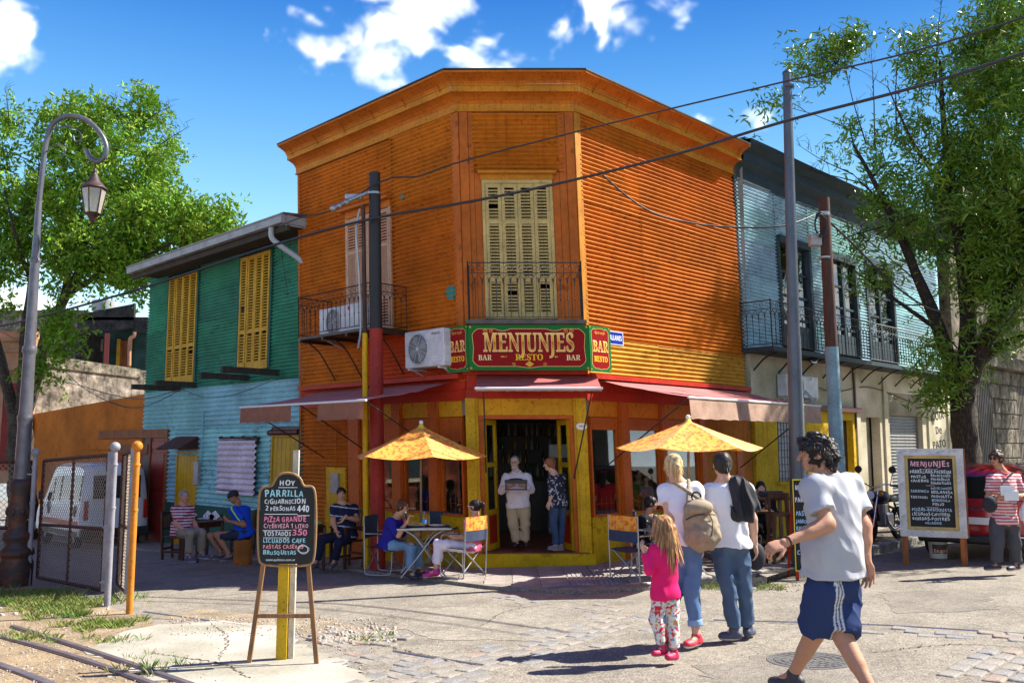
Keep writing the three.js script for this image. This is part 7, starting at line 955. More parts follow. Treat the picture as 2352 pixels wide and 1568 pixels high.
{
  const p = ground(2300, 1266), t = thing('red_car', 'dark red hatchback car parked beyond the framed menu board', 'car', p, null, Math.atan2(.62, -.78)); const hw = .88, tuck = (y) => y < .95 ? 1 : 1 - (y - .95) * .36;
  mesh('body', shell([[-2.05, .4], [-2.12, .75], [-2.06, 1.02], [-1.75, 1.42], [-1.35, 1.56], [-.2, 1.57], [.45, 1.42], [1.05, 1.05], [1.9, .92], [2.08, .7], [2.05, .36], [1, .26], [-1, .26]], hw, tuck), MATS.carRed, t);
  mesh('rear_window', prism([[-.62, 0], [.62, 0], [.52, .42], [-.52, .42]], 0, .03).rotateX(.6).rotateY(Math.PI).translate(0, 1.05, -2.05), MATS.tint, t); mesh('windscreen', prism([[-.62, 0], [.62, 0], [.5, .6], [-.5, .6]], 0, .03).rotateX(-.98).translate(0, 1.09, 1.02), MATS.tint, t);
  for (const s of [1, -1]) { const X = (y) => s * (hw * tuck(y) + .006), win = (a) => { const g = prism(a, 0, .012), P = g.attributes.position; for (let i = 0; i < P.count; i++) { const z = P.getX(i), y = P.getY(i), o = P.getZ(i); P.setXYZ(i, X(y) - s * .01 + s * o * 1.3, y, z); } g.computeVertexNormals(); mesh('side_window', g, MATS.tint, t); }; win([[-1.45, 1.0], [-.55, 1.0], [-.55, 1.42], [-1.2, 1.42]]); win([[-.48, 1.0], [.75, 1.0], [.25, 1.40], [-.48, 1.43]]); mesh('mirror', rbox(.16, .12, .1, .03, s * (hw + .08), 1.05, .7), MATS.carRed, t); mesh('tail_light', rbox(.22, .2, .14, .03, s * .74, .92, -2.02), MATS.tailRed, t); mesh('headlight', rbox(.3, .14, .2, .04, s * .66, .8, 1.95), MATS.headlamp, t); mesh('fog_trim', rbox(.26, .03, .04, .01, s * .6, .45, -2.12), MATS.chrome, t); }
  mesh('chrome_strip', rbox(.9, .035, .03, .01, 0, .86, -2.12), MATS.chrome, t); mesh('number_plate', box(-.26, .26, .62, .73, -2.135, -2.115), MATS.white, t); mesh('rear_bumper', rbox(1.7, .16, .14, .05, 0, .38, -2.04), MATS.blackPlastic, t); mesh('roof_rail', [cyl(v(-.55, 1.58, -1.3), v(-.55, 1.57, .1), .015), cyl(v(.55, 1.58, -1.3), v(.55, 1.57, .1), .015)], MATS.blackPlastic, t); mesh('rear_wiper', bar(v(-.05, 1.07, -2.1), v(.35, 1.2, -1.98), .02, .015), MATS.blackPlastic, t);
  for (const [x, z] of [[-.78, -1.3], [.78, -1.3], [-.78, 1.3], [.78, 1.3]]) wheel(t, x, .32, z, .32, .2);
}
{ // parked motorbike
  const p = ground(2034, 1243, .12), t = thing('motorbike', 'black motorbike with round mirror parked on the pavement before the roller shutter', 'motorbike', p, null, Math.atan2(-.72, .7)), K = MATS.blackPlastic; // nose at +z
  const wh = (z) => { const w = mesh('wheel', new THREE.TorusGeometry(.27, .05, 10, 30).rotateY(Math.PI / 2).translate(0, .32, z), MATS.tyre, t); const sp = []; for (let k = 0; k < 10; k++) { const a = k / 10 * 6.283; sp.push(cyl(v(0, .32, z), v(0, .32 + Math.sin(a) * .24, z + Math.cos(a) * .24), .006, .006, 4)); } mesh('spokes', [...sp, new THREE.TorusGeometry(.235, .012, 6, 28).rotateY(Math.PI / 2).translate(0, .32, z), cyl(v(-.06, .32, z), v(.06, .32, z), .04, .04, 10)], MATS.rim, w); }; wh(.68); wh(-.62);
  mesh('fork', [cyl(v(-.08, .32, .68), v(-.08, .98, .40), .022), cyl(v(.08, .32, .68), v(.08, .98, .40), .022)], MATS.chrome, t); mesh('front_mudguard', new THREE.TorusGeometry(.335, .05, 6, 14, 1.9).rotateY(-Math.PI / 2).rotateX(-.5).scale(.8, 1, 1).translate(0, .32, .68), K, t); mesh('handlebar', tubeAlong(pts([[-.36, 1.06, .22], [-.2, 1.1, .34], [0, 1.03, .4], [.2, 1.1, .34], [.36, 1.06, .22]]), .014, 24, 6), MATS.chrome, t); mesh('grip', [cyl(v(-.38, 1.06, .2), v(-.27, 1.08, .29), .02), cyl(v(.38, 1.06, .2), v(.27, 1.08, .29), .02)], K, t);
  mesh('mirror', [cyl(v(-.28, 1.08, .3), v(-.33, 1.32, .3), .008), new THREE.CylinderGeometry(.07, .07, .02, 16).rotateX(Math.PI / 2).translate(-.33, 1.37, .3)], K, t); mesh('mirror', [cyl(v(.28, 1.08, .3), v(.33, 1.32, .3), .008), new THREE.CylinderGeometry(.07, .07, .02, 16).rotateX(Math.PI / 2).translate(.33, 1.37, .3)], K, t); mesh('headlight', new THREE.SphereGeometry(.1, 14, 10).scale(1, 1, .7).translate(0, .9, .5), K, t); mesh('headlight_lens', new THREE.CircleGeometry(.085, 18).translate(0, .9, .57), MATS.headlamp, t); for (const s of [-1, 1]) mesh('indicator', ball(v(s * .17, .92, .48), .04, 8), MATS.amber, t);
  mesh('tank', new THREE.SphereGeometry(.2, 16, 12).scale(.75, .65, 1.35).translate(0, .84, .12), K, t); mesh('seat', rbox(.26, .12, .72, .05, 0, .8, -.38), K, t); mesh('tail', rbox(.2, .1, .26, .04, 0, .82, -.78), K, t); mesh('tail_light', ball(v(0, .8, -.92), .05, 8), MATS.tailRed, t); mesh('engine', [rbox(.3, .28, .34, .05, 0, .42, .05), rbox(.2, .22, .2, .03, 0, .62, .1)], MATS.rim, t); mesh('frame', [cyl(v(0, .95, .36), v(0, .4, .25), .025), cyl(v(0, .75, .3), v(0, .6, -.5), .025), cyl(v(.08, .32, -.62), v(.08, .72, -.3), .02), cyl(v(-.08, .32, -.62), v(-.08, .72, -.3), .02)], K, t); mesh('exhaust', tubeAlong(pts([[.14, .4, .2], [.16, .25, .0], [.17, .3, -.4], [.17, .38, -.8]]), .04, 20, 8), MATS.chrome, t); mesh('kick_stand', cyl(v(.08, .3, -.1), v(.22, .0, -.15), .012), K, t);
}
// ---------- people: smooth bodies grown round posed joints ----------
class Field {
  constructor(k = .03) { this.k = k; this.p = []; this.subs = []; this.clips = []; this.lo = [1e9, 1e9, 1e9]; this.hi = [-1e9, -1e9, -1e9]; }
  grow(c, r) { const a = [c.x, c.y, c.z]; for (let i = 0; i < 3; i++) { this.lo[i] = Math.min(this.lo[i], a[i] - r); this.hi[i] = Math.max(this.hi[i], a[i] + r); } }
  cone(a, b, ra, rb, o = {}) { const d = b.clone().sub(a), L2 = Math.max(1e-9, d.lengthSq()), L = Math.sqrt(L2); const q = { t: 0, ax: a.x, ay: a.y, az: a.z, dx: d.x, dy: d.y, dz: d.z, L2, L, ra, rb, cut: o.cut, cx: (a.x + b.x) / 2, cy: (a.y + b.y) / 2, cz: (a.z + b.z) / 2, R: L / 2 + Math.max(ra, rb), k: o.k }; (o.sub ? this.subs : this.p).push(q); if (!o.sub) { this.grow(a, ra); this.grow(b, rb); } return this; }
  ell(c, f, r, o = {}) { const q = { t: 1, cx: c.x, cy: c.y, cz: c.z, m: [f[0].x, f[0].y, f[0].z, f[1].x, f[1].y, f[1].z, f[2].x, f[2].y, f[2].z], r, R: Math.max(...r), k: o.k }; (o.sub ? this.subs : this.p).push(q); if (!o.sub) this.grow(c, Math.max(...r)); return this; }
  clip(point, normal) { this.clips.push([point, normal]); return this; }  // keeps the side the normal points away from
  one(q, x, y, z) {
    if (q.t === 0) { const px = x - q.ax, py = y - q.ay, pz = z - q.az; let h = (px * q.dx + py * q.dy + pz * q.dz) / q.L2; const hh = h; h = h < 0 ? 0 : h > 1 ? 1 : h; const ex = px - q.dx * h, ey = py - q.dy * h, ez = pz - q.dz * h; let d = Math.sqrt(ex * ex + ey * ey + ez * ez) - (q.ra + (q.rb - q.ra) * h); if (q.cut) { if (q.cut & 1) d = Math.max(d, (hh - 1) * q.L); if (q.cut & 2) d = Math.max(d, -hh * q.L); } return d; }
    const px = x - q.cx, py = y - q.cy, pz = z - q.cz, m = q.m, r = q.r, a = (px * m[0] + py * m[1] + pz * m[2]) / r[0], b = (px * m[3] + py * m[4] + pz * m[5]) / r[1], c = (px * m[6] + py * m[7] + pz * m[8]) / r[2], k0 = Math.sqrt(a * a + b * b + c * c); if (k0 < 1e-6) return -Math.min(...r);
    const A = a / r[0], B = b / r[1], C = c / r[2], k1 = Math.sqrt(A * A + B * B + C * C); return k0 * (k0 - 1) / k1;
  }
  val(x, y, z) {
    let d = 1e3; for (const q of this.p) { const k = q.k ?? this.k, lx = x - q.cx, ly = y - q.cy, lz = z - q.cz, R = q.R + d + k; if (d < 900 && R > 0 && lx * lx + ly * ly + lz * lz > R * R) continue; const e = this.one(q, x, y, z), h = Math.max(k - Math.abs(d - e), 0) / k; d = Math.min(d, e) - h * h * k * .25; }
    if (d < .12) { for (const q of this.subs) { const e = -this.one(q, x, y, z), k = q.k ?? .012, h = Math.max(k - Math.abs(d - e), 0) / k; d = Math.max(d, e) + h * h * k * .25; } for (const [p, n] of this.clips) d = Math.max(d, (x - p.x) * n.x + (y - p.y) * n.y + (z - p.z) * n.z); if (this.disp && Math.abs(d) < .06) d += this.disp(x, y, z); } return d;
  }
}
function net(F, h, color) {
  const pad = h * 3, lo = F.lo.map((a) => a - pad), n = F.hi.map((a, i) => Math.ceil((a + pad - lo[i]) / h) + 1), [nx, ny, nz] = n, V = new Float32Array(nx * ny * nz).fill(1), B = 6, act = [], sx = 1, sy = nx, sz = nx * ny;
  for (let bz = 0; bz < nz; bz += B) for (let by = 0; by < ny; by += B) for (let bx = 0; bx < nx; bx += B) {
    const c = F.val(lo[0] + (bx + B / 2) * h, lo[1] + (by + B / 2) * h, lo[2] + (bz + B / 2) * h), on = Math.abs(c) < B * h * 1.25 + .02; if (!on && c > 0) continue; if (on) act.push([bx, by, bz]);
    for (let k = bz; k < Math.min(bz + B, nz); k++) for (let j = by; j < Math.min(by + B, ny); j++) for (let i = bx; i < Math.min(bx + B, nx); i++) V[i + j * sy + k * sz] = on ? F.val(lo[0] + i * h, lo[1] + j * h, lo[2] + k * h) : -1;
  }
  const id = new Map(), P = [], I = [], off = [0, sx, sy, sx + sy, sz, sx + sz, sy + sz, sx + sy + sz], ED = [[0, 1], [2, 3], [4, 5], [6, 7], [0, 2], [1, 3], [4, 6], [5, 7], [0, 4], [1, 5], [2, 6], [3, 7]];
  const each = (fn) => { for (const [bx, by, bz] of act) for (let k = bz; k < Math.min(bz + B, nz - 1); k++) for (let j = by; j < Math.min(by + B, ny - 1); j++) for (let i = bx; i < Math.min(bx + B, nx - 1); i++) fn(i, j, k, i + j * sy + k * sz); };
  each((i, j, k, o) => { let m = 0; for (let c = 0; c < 8; c++) if (V[o + off[c]] < 0) m |= 1 << c; if (m === 0 || m === 255) return; let x = 0, y = 0, z = 0, t = 0; for (const [a, b] of ED) { const A = (m >> a) & 1, Bq = (m >> b) & 1; if (A === Bq) continue; const va = V[o + off[a]], vb = V[o + off[b]], f = va / (va - vb); x += (a & 1) + f * ((b & 1) - (a & 1)); y += ((a >> 1) & 1) + f * (((b >> 1) & 1) - ((a >> 1) & 1)); z += (a >> 2) + f * ((b >> 2) - (a >> 2)); t++; } id.set(o, P.length / 3); P.push(lo[0] + (i + x / t) * h, lo[1] + (j + y / t) * h, lo[2] + (k + z / t) * h); });
  const quad = (a, b, c, d, flip) => { if (a === undefined || b === undefined || c === undefined || d === undefined) return; if (flip) I.push(a, c, b, a, d, c); else I.push(a, b, c, a, c, d); };
  each((i, j, k, o) => { const s = V[o] < 0; if (j && k && (V[o + sx] < 0) !== s) quad(id.get(o - sy - sz), id.get(o - sz), id.get(o), id.get(o - sy), !s); if (i && k && (V[o + sy] < 0) !== s) quad(id.get(o - sx - sz), id.get(o - sx), id.get(o), id.get(o - sz), !s); if (i && j && (V[o + sz] < 0) !== s) quad(id.get(o - sx - sy), id.get(o - sy), id.get(o), id.get(o - sx), !s); });
  const g = new THREE.BufferGeometry(); g.setAttribute('position', new THREE.Float32BufferAttribute(P, 3)); g.setIndex(I); g.computeVertexNormals();
  if (color) { const C = new Float32Array(P.length), q = new V3(); for (let i = 0; i < P.length; i += 3) { q.set(P[i], P[i + 1], P[i + 2]); const c = color(q); C[i] = c[0]; C[i + 1] = c[1]; C[i + 2] = c[2]; } g.setAttribute('color', new THREE.BufferAttribute(C, 3)); }
  return g;
}
mat('skin', [1, 1, 1], { r: .55, vc: true, spec: .35 }); mat('clothV', [1, 1, 1], { r: .88, vc: true, spec: .2, sheen: .15 }); mat('hairV', [1, 1, 1], { r: .5, vc: true, spec: .5 }); mat('strand', [1, 1, 1], { r: .5, ds: true }); mat('leather', [1, 1, 1], { r: .55, vc: true });
MATS.clothV.bumpMap = T.cloth; MATS.clothV.bumpScale = .0008; MATS.clothV.userData.m = .25;
const SK = { light: [.58, .34, .235], tan: [.46, .235, .145], mid: [.52, .285, .18] };
const mul = (c, k) => [c[0] * k, c[1] * k, c[2] * k];
const folds = (amp, fx, fy, seed) => (x, y, z) => { const a = fbm(x * fx * .8 + seed + y * 2, y * fy + x * 2.5, z * fx * .8, 2), r = 1 - Math.abs(2 * a - 1), b = noise3(x * fx * 2 + y * 3, y * fy * 2.4 - x * 4, z * fx * 2 + seed); return (.62 - r * r) * amp * 1.25 + (b - .5) * amp * .45; };
function handField(w, dir, nrm, S, curl, spread = 1) {
  const F = new Field(.009), d = dir.clone().normalize(), n = nrm.clone().addScaledVector(d, -nrm.dot(d)).normalize(), s = d.clone().cross(n).normalize(), q = (a, b, c) => w.clone().addScaledVector(d, a * S).addScaledVector(s, b * S).addScaledVector(n, c * S);
  F.cone(q(-.03, 0, 0), q(.01, 0, 0), .026 * S, .028 * S); F.ell(q(.055, 0, 0), [d, s, n], [.05 * S, .043 * S, .018 * S]); F.ell(q(.085, 0, 0), [d, s, n], [.03 * S, .042 * S, .015 * S]);
  [[.03, .075, .95], [.010, .085, 1], [-.012, .08, 1], [-.033, .062, .95]].forEach(([b, len, r], i) => { let p = q(.095 - Math.abs(b) * .25, b * spread, 0), a = curl * (.8 + i * .12); for (let k = 0; k < 3; k++) { const l = len * [.42, .32, .26][k], e = p.clone().addScaledVector(d, Math.cos(a) * l * S).addScaledVector(n, Math.sin(a) * l * S).addScaledVector(s, b * .12 * S); F.cone(p, e, (.0098 - k * .001) * r * S, (.0092 - k * .0012) * r * S, { k: .004 }); p = e; a += curl * .9; } });
  const t0 = q(.025, .034, .006), t1 = q(.065, .062, .018), t2 = q(.092, .064, .034); F.cone(t0, t1, .0125 * S, .0105 * S); F.cone(t1, t2, .0102 * S, .0085 * S, { k: .004 }); return F;
}
function person(o) {
  const J = {}, S = (o.H ?? 1.72) / 1.75; for (const k in o.j) { const [X, Y, dz = 0] = o.j[k]; J[k] = at(X, Y, o.d - dz); }
  if (o.onJoints) o.onJoints(J); const h = o.cell ?? .015, mid = (a, b, t = .5) => a.clone().lerp(b, t), mh = mid(J.hA, J.hB), ms = mid(J.sA, J.sB), up = ms.clone().sub(mh).normalize();
  let rt = J.sB.clone().sub(J.sA); rt.addScaledVector(up, -rt.dot(up)).normalize(); let fw = rt.clone().cross(up).normalize(); const want = new V3(...o.face).normalize(); if (fw.dot(want) < 0) { fw.negate(); rt.negate(); } const fr = [rt, up, fw];
  const hipR = J.hB.clone().sub(J.hA); let pr = rt.clone(), pf = fw.clone(); const PU = v(0, 1, 0);
  const t = worldThing('person', o.label, 'person', dropTo(v(mh.x, 0, mh.z), o.lift ?? 0)), B = o.build ?? 1, skin = o.skin ?? SK.mid, sw = J.sA.distanceTo(J.sB);
  const halfSh = Math.max(sw / 2, .13 * S), tl = ms.distanceTo(mh);
  const torso = (F, e, eb = e) => { F.ell(mid(ms, mh, .27), fr, [Math.max(halfSh * .9, .15 * S) + e, tl * .40 + e, (.115 * S) * (.85 + B * .15) + e]); F.ell(mid(ms, mh, .66), fr, [.142 * S * B + eb, tl * .36 + eb, .108 * S * B + eb]); F.ell(mh.clone().addScaledVector(up, .02), fr, [.155 * S * (.5 + .5 * B) + eb, .12 * S + eb, .118 * S * (.5 + .5 * B) + eb]); F.cone(J.sA, J.sB, .058 * S + e, .058 * S + e); };
  // --- head frame
  const hf = new V3(...(o.look ?? o.face)).normalize(), hu0 = o.tilt ? new V3(...o.tilt).normalize() : v(0, 1, 0), hr = hu0.clone().cross(hf).normalize(), hu = hf.clone().cross(hr).normalize(), hh = (o.head ?? .232) * S, L = (x, y, z) => J.hd.clone().addScaledVector(hr, x * hh).addScaledVector(hu, y * hh).addScaledVector(hf, z * hh), HF = [hr, hu, hf];
  const toL = (p) => { const q = p.clone().sub(J.hd); return [q.dot(hr) / hh, q.dot(hu) / hh, q.dot(hf) / hh]; };
  // --- body
  const F = new Field(.03 * S); torso(F, -.018); const lr = o.legs ? .86 : 1, cr = o.legs && (o.legs.len ?? 1.93) > 1 ? .86 : 1, ar = o.shirt && (o.shirt.sleeve ?? .6) > 1.2 ? .88 : 1; F.cone(J.nk, L(0, -.18, -.06), .056 * S, .052 * S); F.cone(mid(J.sA, J.nk, .2), J.nk, .05 * S, .055 * S); F.cone(mid(J.sB, J.nk, .2), J.nk, .05 * S, .055 * S);
  for (const q of ['A', 'B']) { const s = J['s' + q], e = J['e' + q], w = J['w' + q], hp = J['h' + q], kn = J['k' + q], an = J['a' + q], to = J['t' + q]; if (e) { F.cone(s, e, .046 * S * (.7 + .3 * B), .04 * S * ar); F.cone(e, w, .043 * S * ar, .027 * S); F.cone(mid(e, w, .1), mid(e, w, .45), .043 * S * ar, .039 * S * ar); }
    if (kn) { F.cone(hp, kn, .082 * S * (.6 + .4 * B) * lr, .055 * S * cr); if (an) { F.cone(kn, an, .054 * S * cr, .037 * S); F.cone(mid(kn, an, .12), mid(kn, an, .5), .05 * S * cr, .045 * S * cr); F.cone(an.clone().addScaledVector(kn.clone().sub(an).normalize(), -.03), to, .036 * S, .026 * S); } } }
  const skinC = (p) => { const n = noise3(p.x * 40, p.y * 40, p.z * 40); return mul(skin, .94 + n * .12); }, geos = [net(F, h, skinC)];
  // --- head
  const H = new Field(.05 * hh); H.ell(L(0, .07, -.03), HF, [.335 * hh, .40 * hh, .41 * hh]); H.ell(L(0, -.2, .1), HF, [.25 * hh, .26 * hh, .26 * hh]); H.ell(L(0, -.38, .24), HF, [.11 * hh, .08 * hh, .09 * hh]); H.cone(L(0, .06, .375), L(0, -.12, .455), .035 * hh, .052 * hh); H.ell(L(0, .1, .345), HF, [.21 * hh, .045 * hh, .06 * hh]); H.ell(L(0, -.265, .345), HF, [.095 * hh, .035 * hh, .05 * hh]); for (const s of [-1, 1]) { H.ell(L(s * .345, -.03, -.03), HF, [.03 * hh, .10 * hh, .06 * hh], { k: .02 * hh }); H.ell(L(s * .17, -.1, .27), HF, [.1 * hh, .1 * hh, .09 * hh]); H.ell(L(s * .135, .025, .43), HF, [.075 * hh, .045 * hh, .07 * hh], { sub: true, k: .05 * hh }); H.ell(L(s * .13, .02, .335), HF, [.06 * hh, .045 * hh, .05 * hh], { k: .01 * hh }); } H.cone(L(0, -.2, -.08), L(0, -.5, -.1), .2 * hh, .22 * hh);
  const brow = o.hair ? mul(o.hair.c, .8) : mul(skin, .5);
  geos.push(net(H, o.headCell ?? .0085, (p) => { const [x, y, z] = toL(p), ax = Math.abs(x); let c = mul(skin, .95 + noise3(p.x * 60, p.y * 60, p.z * 60) * .1); if (z > .2) { const er = Math.hypot((ax - .13) / .055, (y - .02) / .03); if (er < 1) c = Math.hypot(ax - .13, y - .02) < .024 ? [.03, .02, .015] : [.55, .5, .46]; else if (er < 1.35) c = mul(skin, .55); if (Math.abs(y - .115 + (ax - .13) * .12) < .022 && ax > .05 && ax < .22) c = brow; if (Math.abs(y + .265) < .028 && ax < .1) c = [skin[0] * .82, skin[1] * .5, skin[2] * .5]; if (ax < .17 && y < .0 && y > -.2 && z > .3) c = [c[0] * 1.03, c[1] * .95, c[2] * .93]; } return c; }));
  // --- hands
  for (const q of ['A', 'B']) if (J['w' + q] && !o['noHand' + q]) { const w = J['w' + q], e = J['e' + q], dir = J['f' + q] ? J['f' + q].clone().sub(w) : w.clone().sub(e), nn = o['palm' + q] ? new V3(...o['palm' + q]) : rt.clone().multiplyScalar(J['s' + q].clone().sub(ms).dot(rt) > 0 ? -1 : 1); geos.push(net(handField(w, dir, nn, S * (o.hand ?? 1), o['curl' + q] ?? .35), o.handCell ?? .008, skinC)); }
  const body = mergeGeometries(geos); body.userData.uv = true; mesh('body', body, MATS.skin, t);
  // --- clothes
  const fold = o.fold ?? .016, stripes = (c) => (typeof c[0] === 'number' ? () => c : null);
  const paint = (c) => typeof c === 'function' ? (p) => c(p, { t: p.clone().sub(mh).dot(up) / tl, x: p.clone().sub(mh).dot(rt), z: p.clone().sub(mh).dot(fw), S }) : (p) => mul(c, .92 + .16 * fbm(p.x * 9, p.y * 9, p.z * 9, 2));
  if (o.shirt) { const s = o.shirt, e = s.loose ?? .022, C = new Field(.035 * S); torso(C, e, e + (s.flare ?? .006)); const hem = mh.clone().addScaledVector(up, -(s.hem ?? .06)); C.ell(mid(mh, hem, .4), fr, [.160 * S * (.5 + .5 * B) + e + (s.flare ?? .006), .16, .122 * S * (.5 + .5 * B) + e + (s.flare ?? .006)]); C.clip(hem, up.clone().negate()); if (!o.seated) { } C.cone(J.nk.clone().addScaledVector(up, .0), J.nk.clone().addScaledVector(up, .2), .062 * S + (s.neck ?? .0), .085 * S, { sub: true });
    C.ell(J.nk.clone().addScaledVector(fw, .05 * S).addScaledVector(up, .015), fr, [.06 * S, .06 * S, .06 * S], { sub: true });
    for (const q of ['A', 'B']) { const a = J['s' + q], b = J['e' + q], w = J['w' + q]; if (!b) continue; const f = s.sleeve ?? .62; if (f <= 1) C.cone(a, mid(a, b, f), .06 * S + e * .4, (.058 + (s.cuff ?? .01)) * S, { cut: 1, k: .025 }); else { C.cone(a, b, .06 * S + e * .4, .052 * S + e * .3); C.cone(b, mid(b, w, f - 1), .052 * S + e * .3, .037 * S + e * .3, { cut: 1 }); } }
    C.disp = folds(fold, 9, 5, o.d + (s.seed ?? 0)); mesh(s.name ?? 'shirt', net(C, s.cell ?? h, paint(s.c)), MATS.clothV, t); if (s.collar) { const K = new Field(.01); for (let k = 0; k < 12; k++) { const a = k / 12 * 6.283, b = (k + 1) / 12 * 6.283, q = (x) => J.nk.clone().addScaledVector(rt, Math.cos(x) * .07 * S).addScaledVector(fw, Math.sin(x) * .065 * S + .01).addScaledVector(up, .012 - Math.max(0, Math.sin(x)) * .04); K.cone(q(a), q(b), .016 * S, .016 * S); } mesh('collar', net(K, .009, paint(s.collar)), MATS.clothV, t); } }
  if (o.legs) { const s = o.legs, e = Math.max(.012, s.loose ?? .012), C = new Field(.03 * S); C.ell(mh.clone().addScaledVector(up, .03), fr, [.156 * S * (.5 + .5 * B) + e * .7, .12 * S, .120 * S * (.5 + .5 * B) + e * .7]); for (const q of ['A', 'B']) { const hp = J['h' + q], kn = J['k' + q], an = J['a' + q]; if (!kn) continue; const f = s.len ?? 1.93; C.cone(hp, mid(hp, kn, Math.min(1, f)), .084 * S * (.6 + .4 * B) + e, (.06 + (s.flare ?? 0)) * S + e, f < 1 ? { cut: 1 } : {}); if (f > 1 && an) C.cone(kn, mid(kn, an, f - 1), .058 * S + e, (.046 + (s.flare ?? 0)) * S + e, { cut: 1 }); } C.clip(mh.clone().addScaledVector(up, .115), up); C.disp = folds(s.fold ?? .016, 11, 7, o.d + 5); mesh(s.name ?? 'trousers', net(C, s.cell ?? h, paint(s.c)), MATS.clothV, t); if (s.cuffs) for (const q of ['A', 'B']) { const kn = J['k' + q], an = J['a' + q], f = s.len - 1; if (an) mesh('turn_up', net(new Field(.01).cone(mid(kn, an, f - .14), mid(kn, an, f + .005), .055 * S + e, .056 * S + e, { cut: 3 }), .01, paint(s.cuffs)), MATS.clothV, t); } }
  if (o.shoes) for (const q of ['A', 'B']) { const an = J['a' + q], to = J['t' + q], kn = J['k' + q]; if (!an || !to) continue; const d = to.clone().sub(an).setY(0).normalize(), heel = an.clone().addScaledVector(d, -.035 * S), low = Math.min(an.y, to.y + .04) - .045 * S, C = new Field(.02), sd = d.clone().cross(PU); const P = (p, y) => v(p.x, y, p.z); C.cone(an.clone().setY(an.y - .01), an.clone().setY(an.y - .045), .046 * S, .044 * S); C.cone(P(heel, an.y - .05), P(to, to.y), .040 * S, .034 * S); C.ell(mid(heel, to, .72).setY(mid(an, to, .8).y - .012), [d, PU, sd], [.075 * S, .036 * S, .047 * S]); C.clip(v(to.x, Math.min(to.y, an.y - .05) - .032, to.z), v(0, -1, 0)); const sole = o.shoes.sole; mesh('shoe', net(C, o.handCell ?? .009, (p) => { const k = p.y - (Math.min(to.y, an.y - .05) - .032); return sole && k < .02 * S ? sole : mul(o.shoes.c, .9 + noise3(p.x * 30, p.y * 30, p.z * 30) * .2); }), MATS.leather, t); }
  if (o.hair) { const s = o.hair, C = new Field(.05 * hh), g = s.grow ?? .035; C.ell(L(0, .09, -.05), HF, [(.335 + g) * hh, (.40 + g) * hh, (.41 + g) * hh]); if (s.back !== undefined) C.ell(L(0, -.1, -.22), HF, [.28 * hh, (.28 + s.back) * hh, .24 * hh]); if (s.strands) s.strands.forEach(([a, b, ra, rb]) => C.cone(L(...a), L(...b), ra * hh, rb * hh, { k: .06 * hh })); 
    // the face stays free
    C.ell(L(0, -.16 + (s.line ?? 0), .42), HF, [(s.fw ?? .30) * hh, .37 * hh, .34 * hh], { sub: true, k: .03 * hh }); if (!s.cover) for (const q of [-1, 1]) C.ell(L(q * .37, -.08, .02), HF, [.1 * hh, .16 * hh, .1 * hh], { sub: true, k: .02 * hh }); if (s.back === undefined && !s.strands) C.clip(L(0, s.low ?? -.2, 0), hu.clone().negate()); const am = s.wave ?? .10; C.disp = (x, y, z) => { const q = toL(new V3(x, y, z)); return (fbm(q[0] * 7 + q[2] * 3, q[1] * (s.curly ? 9 : 2), q[2] * 7, 3) - .5) * am * hh; }; const hm = mesh('hair', net(C, o.hairCell ?? (o.headCell ?? .0085) * 1.1, (p) => { const q = toL(p), n = fbm(q[0] * 22, q[1] * 3, q[2] * 22, 3), k = .55 + n * .9; return s.c2 ? [lerp(s.c[0], s.c2[0], sstep(.4, .62, n)), lerp(s.c[1], s.c2[1], sstep(.4, .62, n)), lerp(s.c[2], s.c2[2], sstep(.4, .62, n))] : mul(s.c, k); }), MATS.hairV, t); }
  if (o.hair?.tufts) { const [n, len, out] = o.hair.tufts, R = rng(41), src = t.children.find((m) => m.name === 'hair').geometry, P = src.attributes.position, N = src.attributes.normal, C = src.attributes.color, bl = grid(1, 4, (a, b) => [(a - .5) * .16 * (1 - b * .8), b, Math.sin(b * 2.4) * .35 * out]), im = new THREE.InstancedMesh(bl, MATS.strand, n), M = new THREE.Matrix4(), c = new THREE.Color(); for (let k = 0; k < n; k++) { const i = Math.floor(R() * P.count), nn = v(N.getX(i), N.getY(i), N.getZ(i)), d = v((R() - .5) * out, -1 + out * R(), (R() - .5) * out).addScaledVector(nn, .25 + out * .9).normalize(), s = d.clone().cross(nn).normalize(), f = s.clone().cross(d), l = len * (.6 + R() * .8); M.makeBasis(s.multiplyScalar(l * (out > .5 ? 1.1 : .55)), d.multiplyScalar(l), f.multiplyScalar(l)).setPosition(P.getX(i) - nn.x * .006, P.getY(i) - nn.y * .006, P.getZ(i) - nn.z * .006); im.setMatrixAt(k, M); const q = .7 + R() * .9; im.setColorAt(k, c.setRGB(C.getX(i) * q, C.getY(i) * q, C.getZ(i) * q)); } im.name = 'hair_strands'; im.userData.kind = 'stuff'; im.castShadow = im.receiveShadow = true; im.position.copy(t.position).negate(); t.add(im); }
  if (o.beard) { const C = new Field(.04 * hh); C.ell(L(0, -.36, .2), HF, [.22 * hh, .2 * hh, .2 * hh]); C.ell(L(0, -.52, .22), HF, [.13 * hh, .13 * hh, .12 * hh]); C.ell(L(0, -.1, .5), HF, [.2 * hh, .15 * hh, .2 * hh], { sub: true }); C.disp = folds(.02, 40, 20, 3); mesh('beard', net(C, .009, () => o.beard), MATS.hairV, t); }
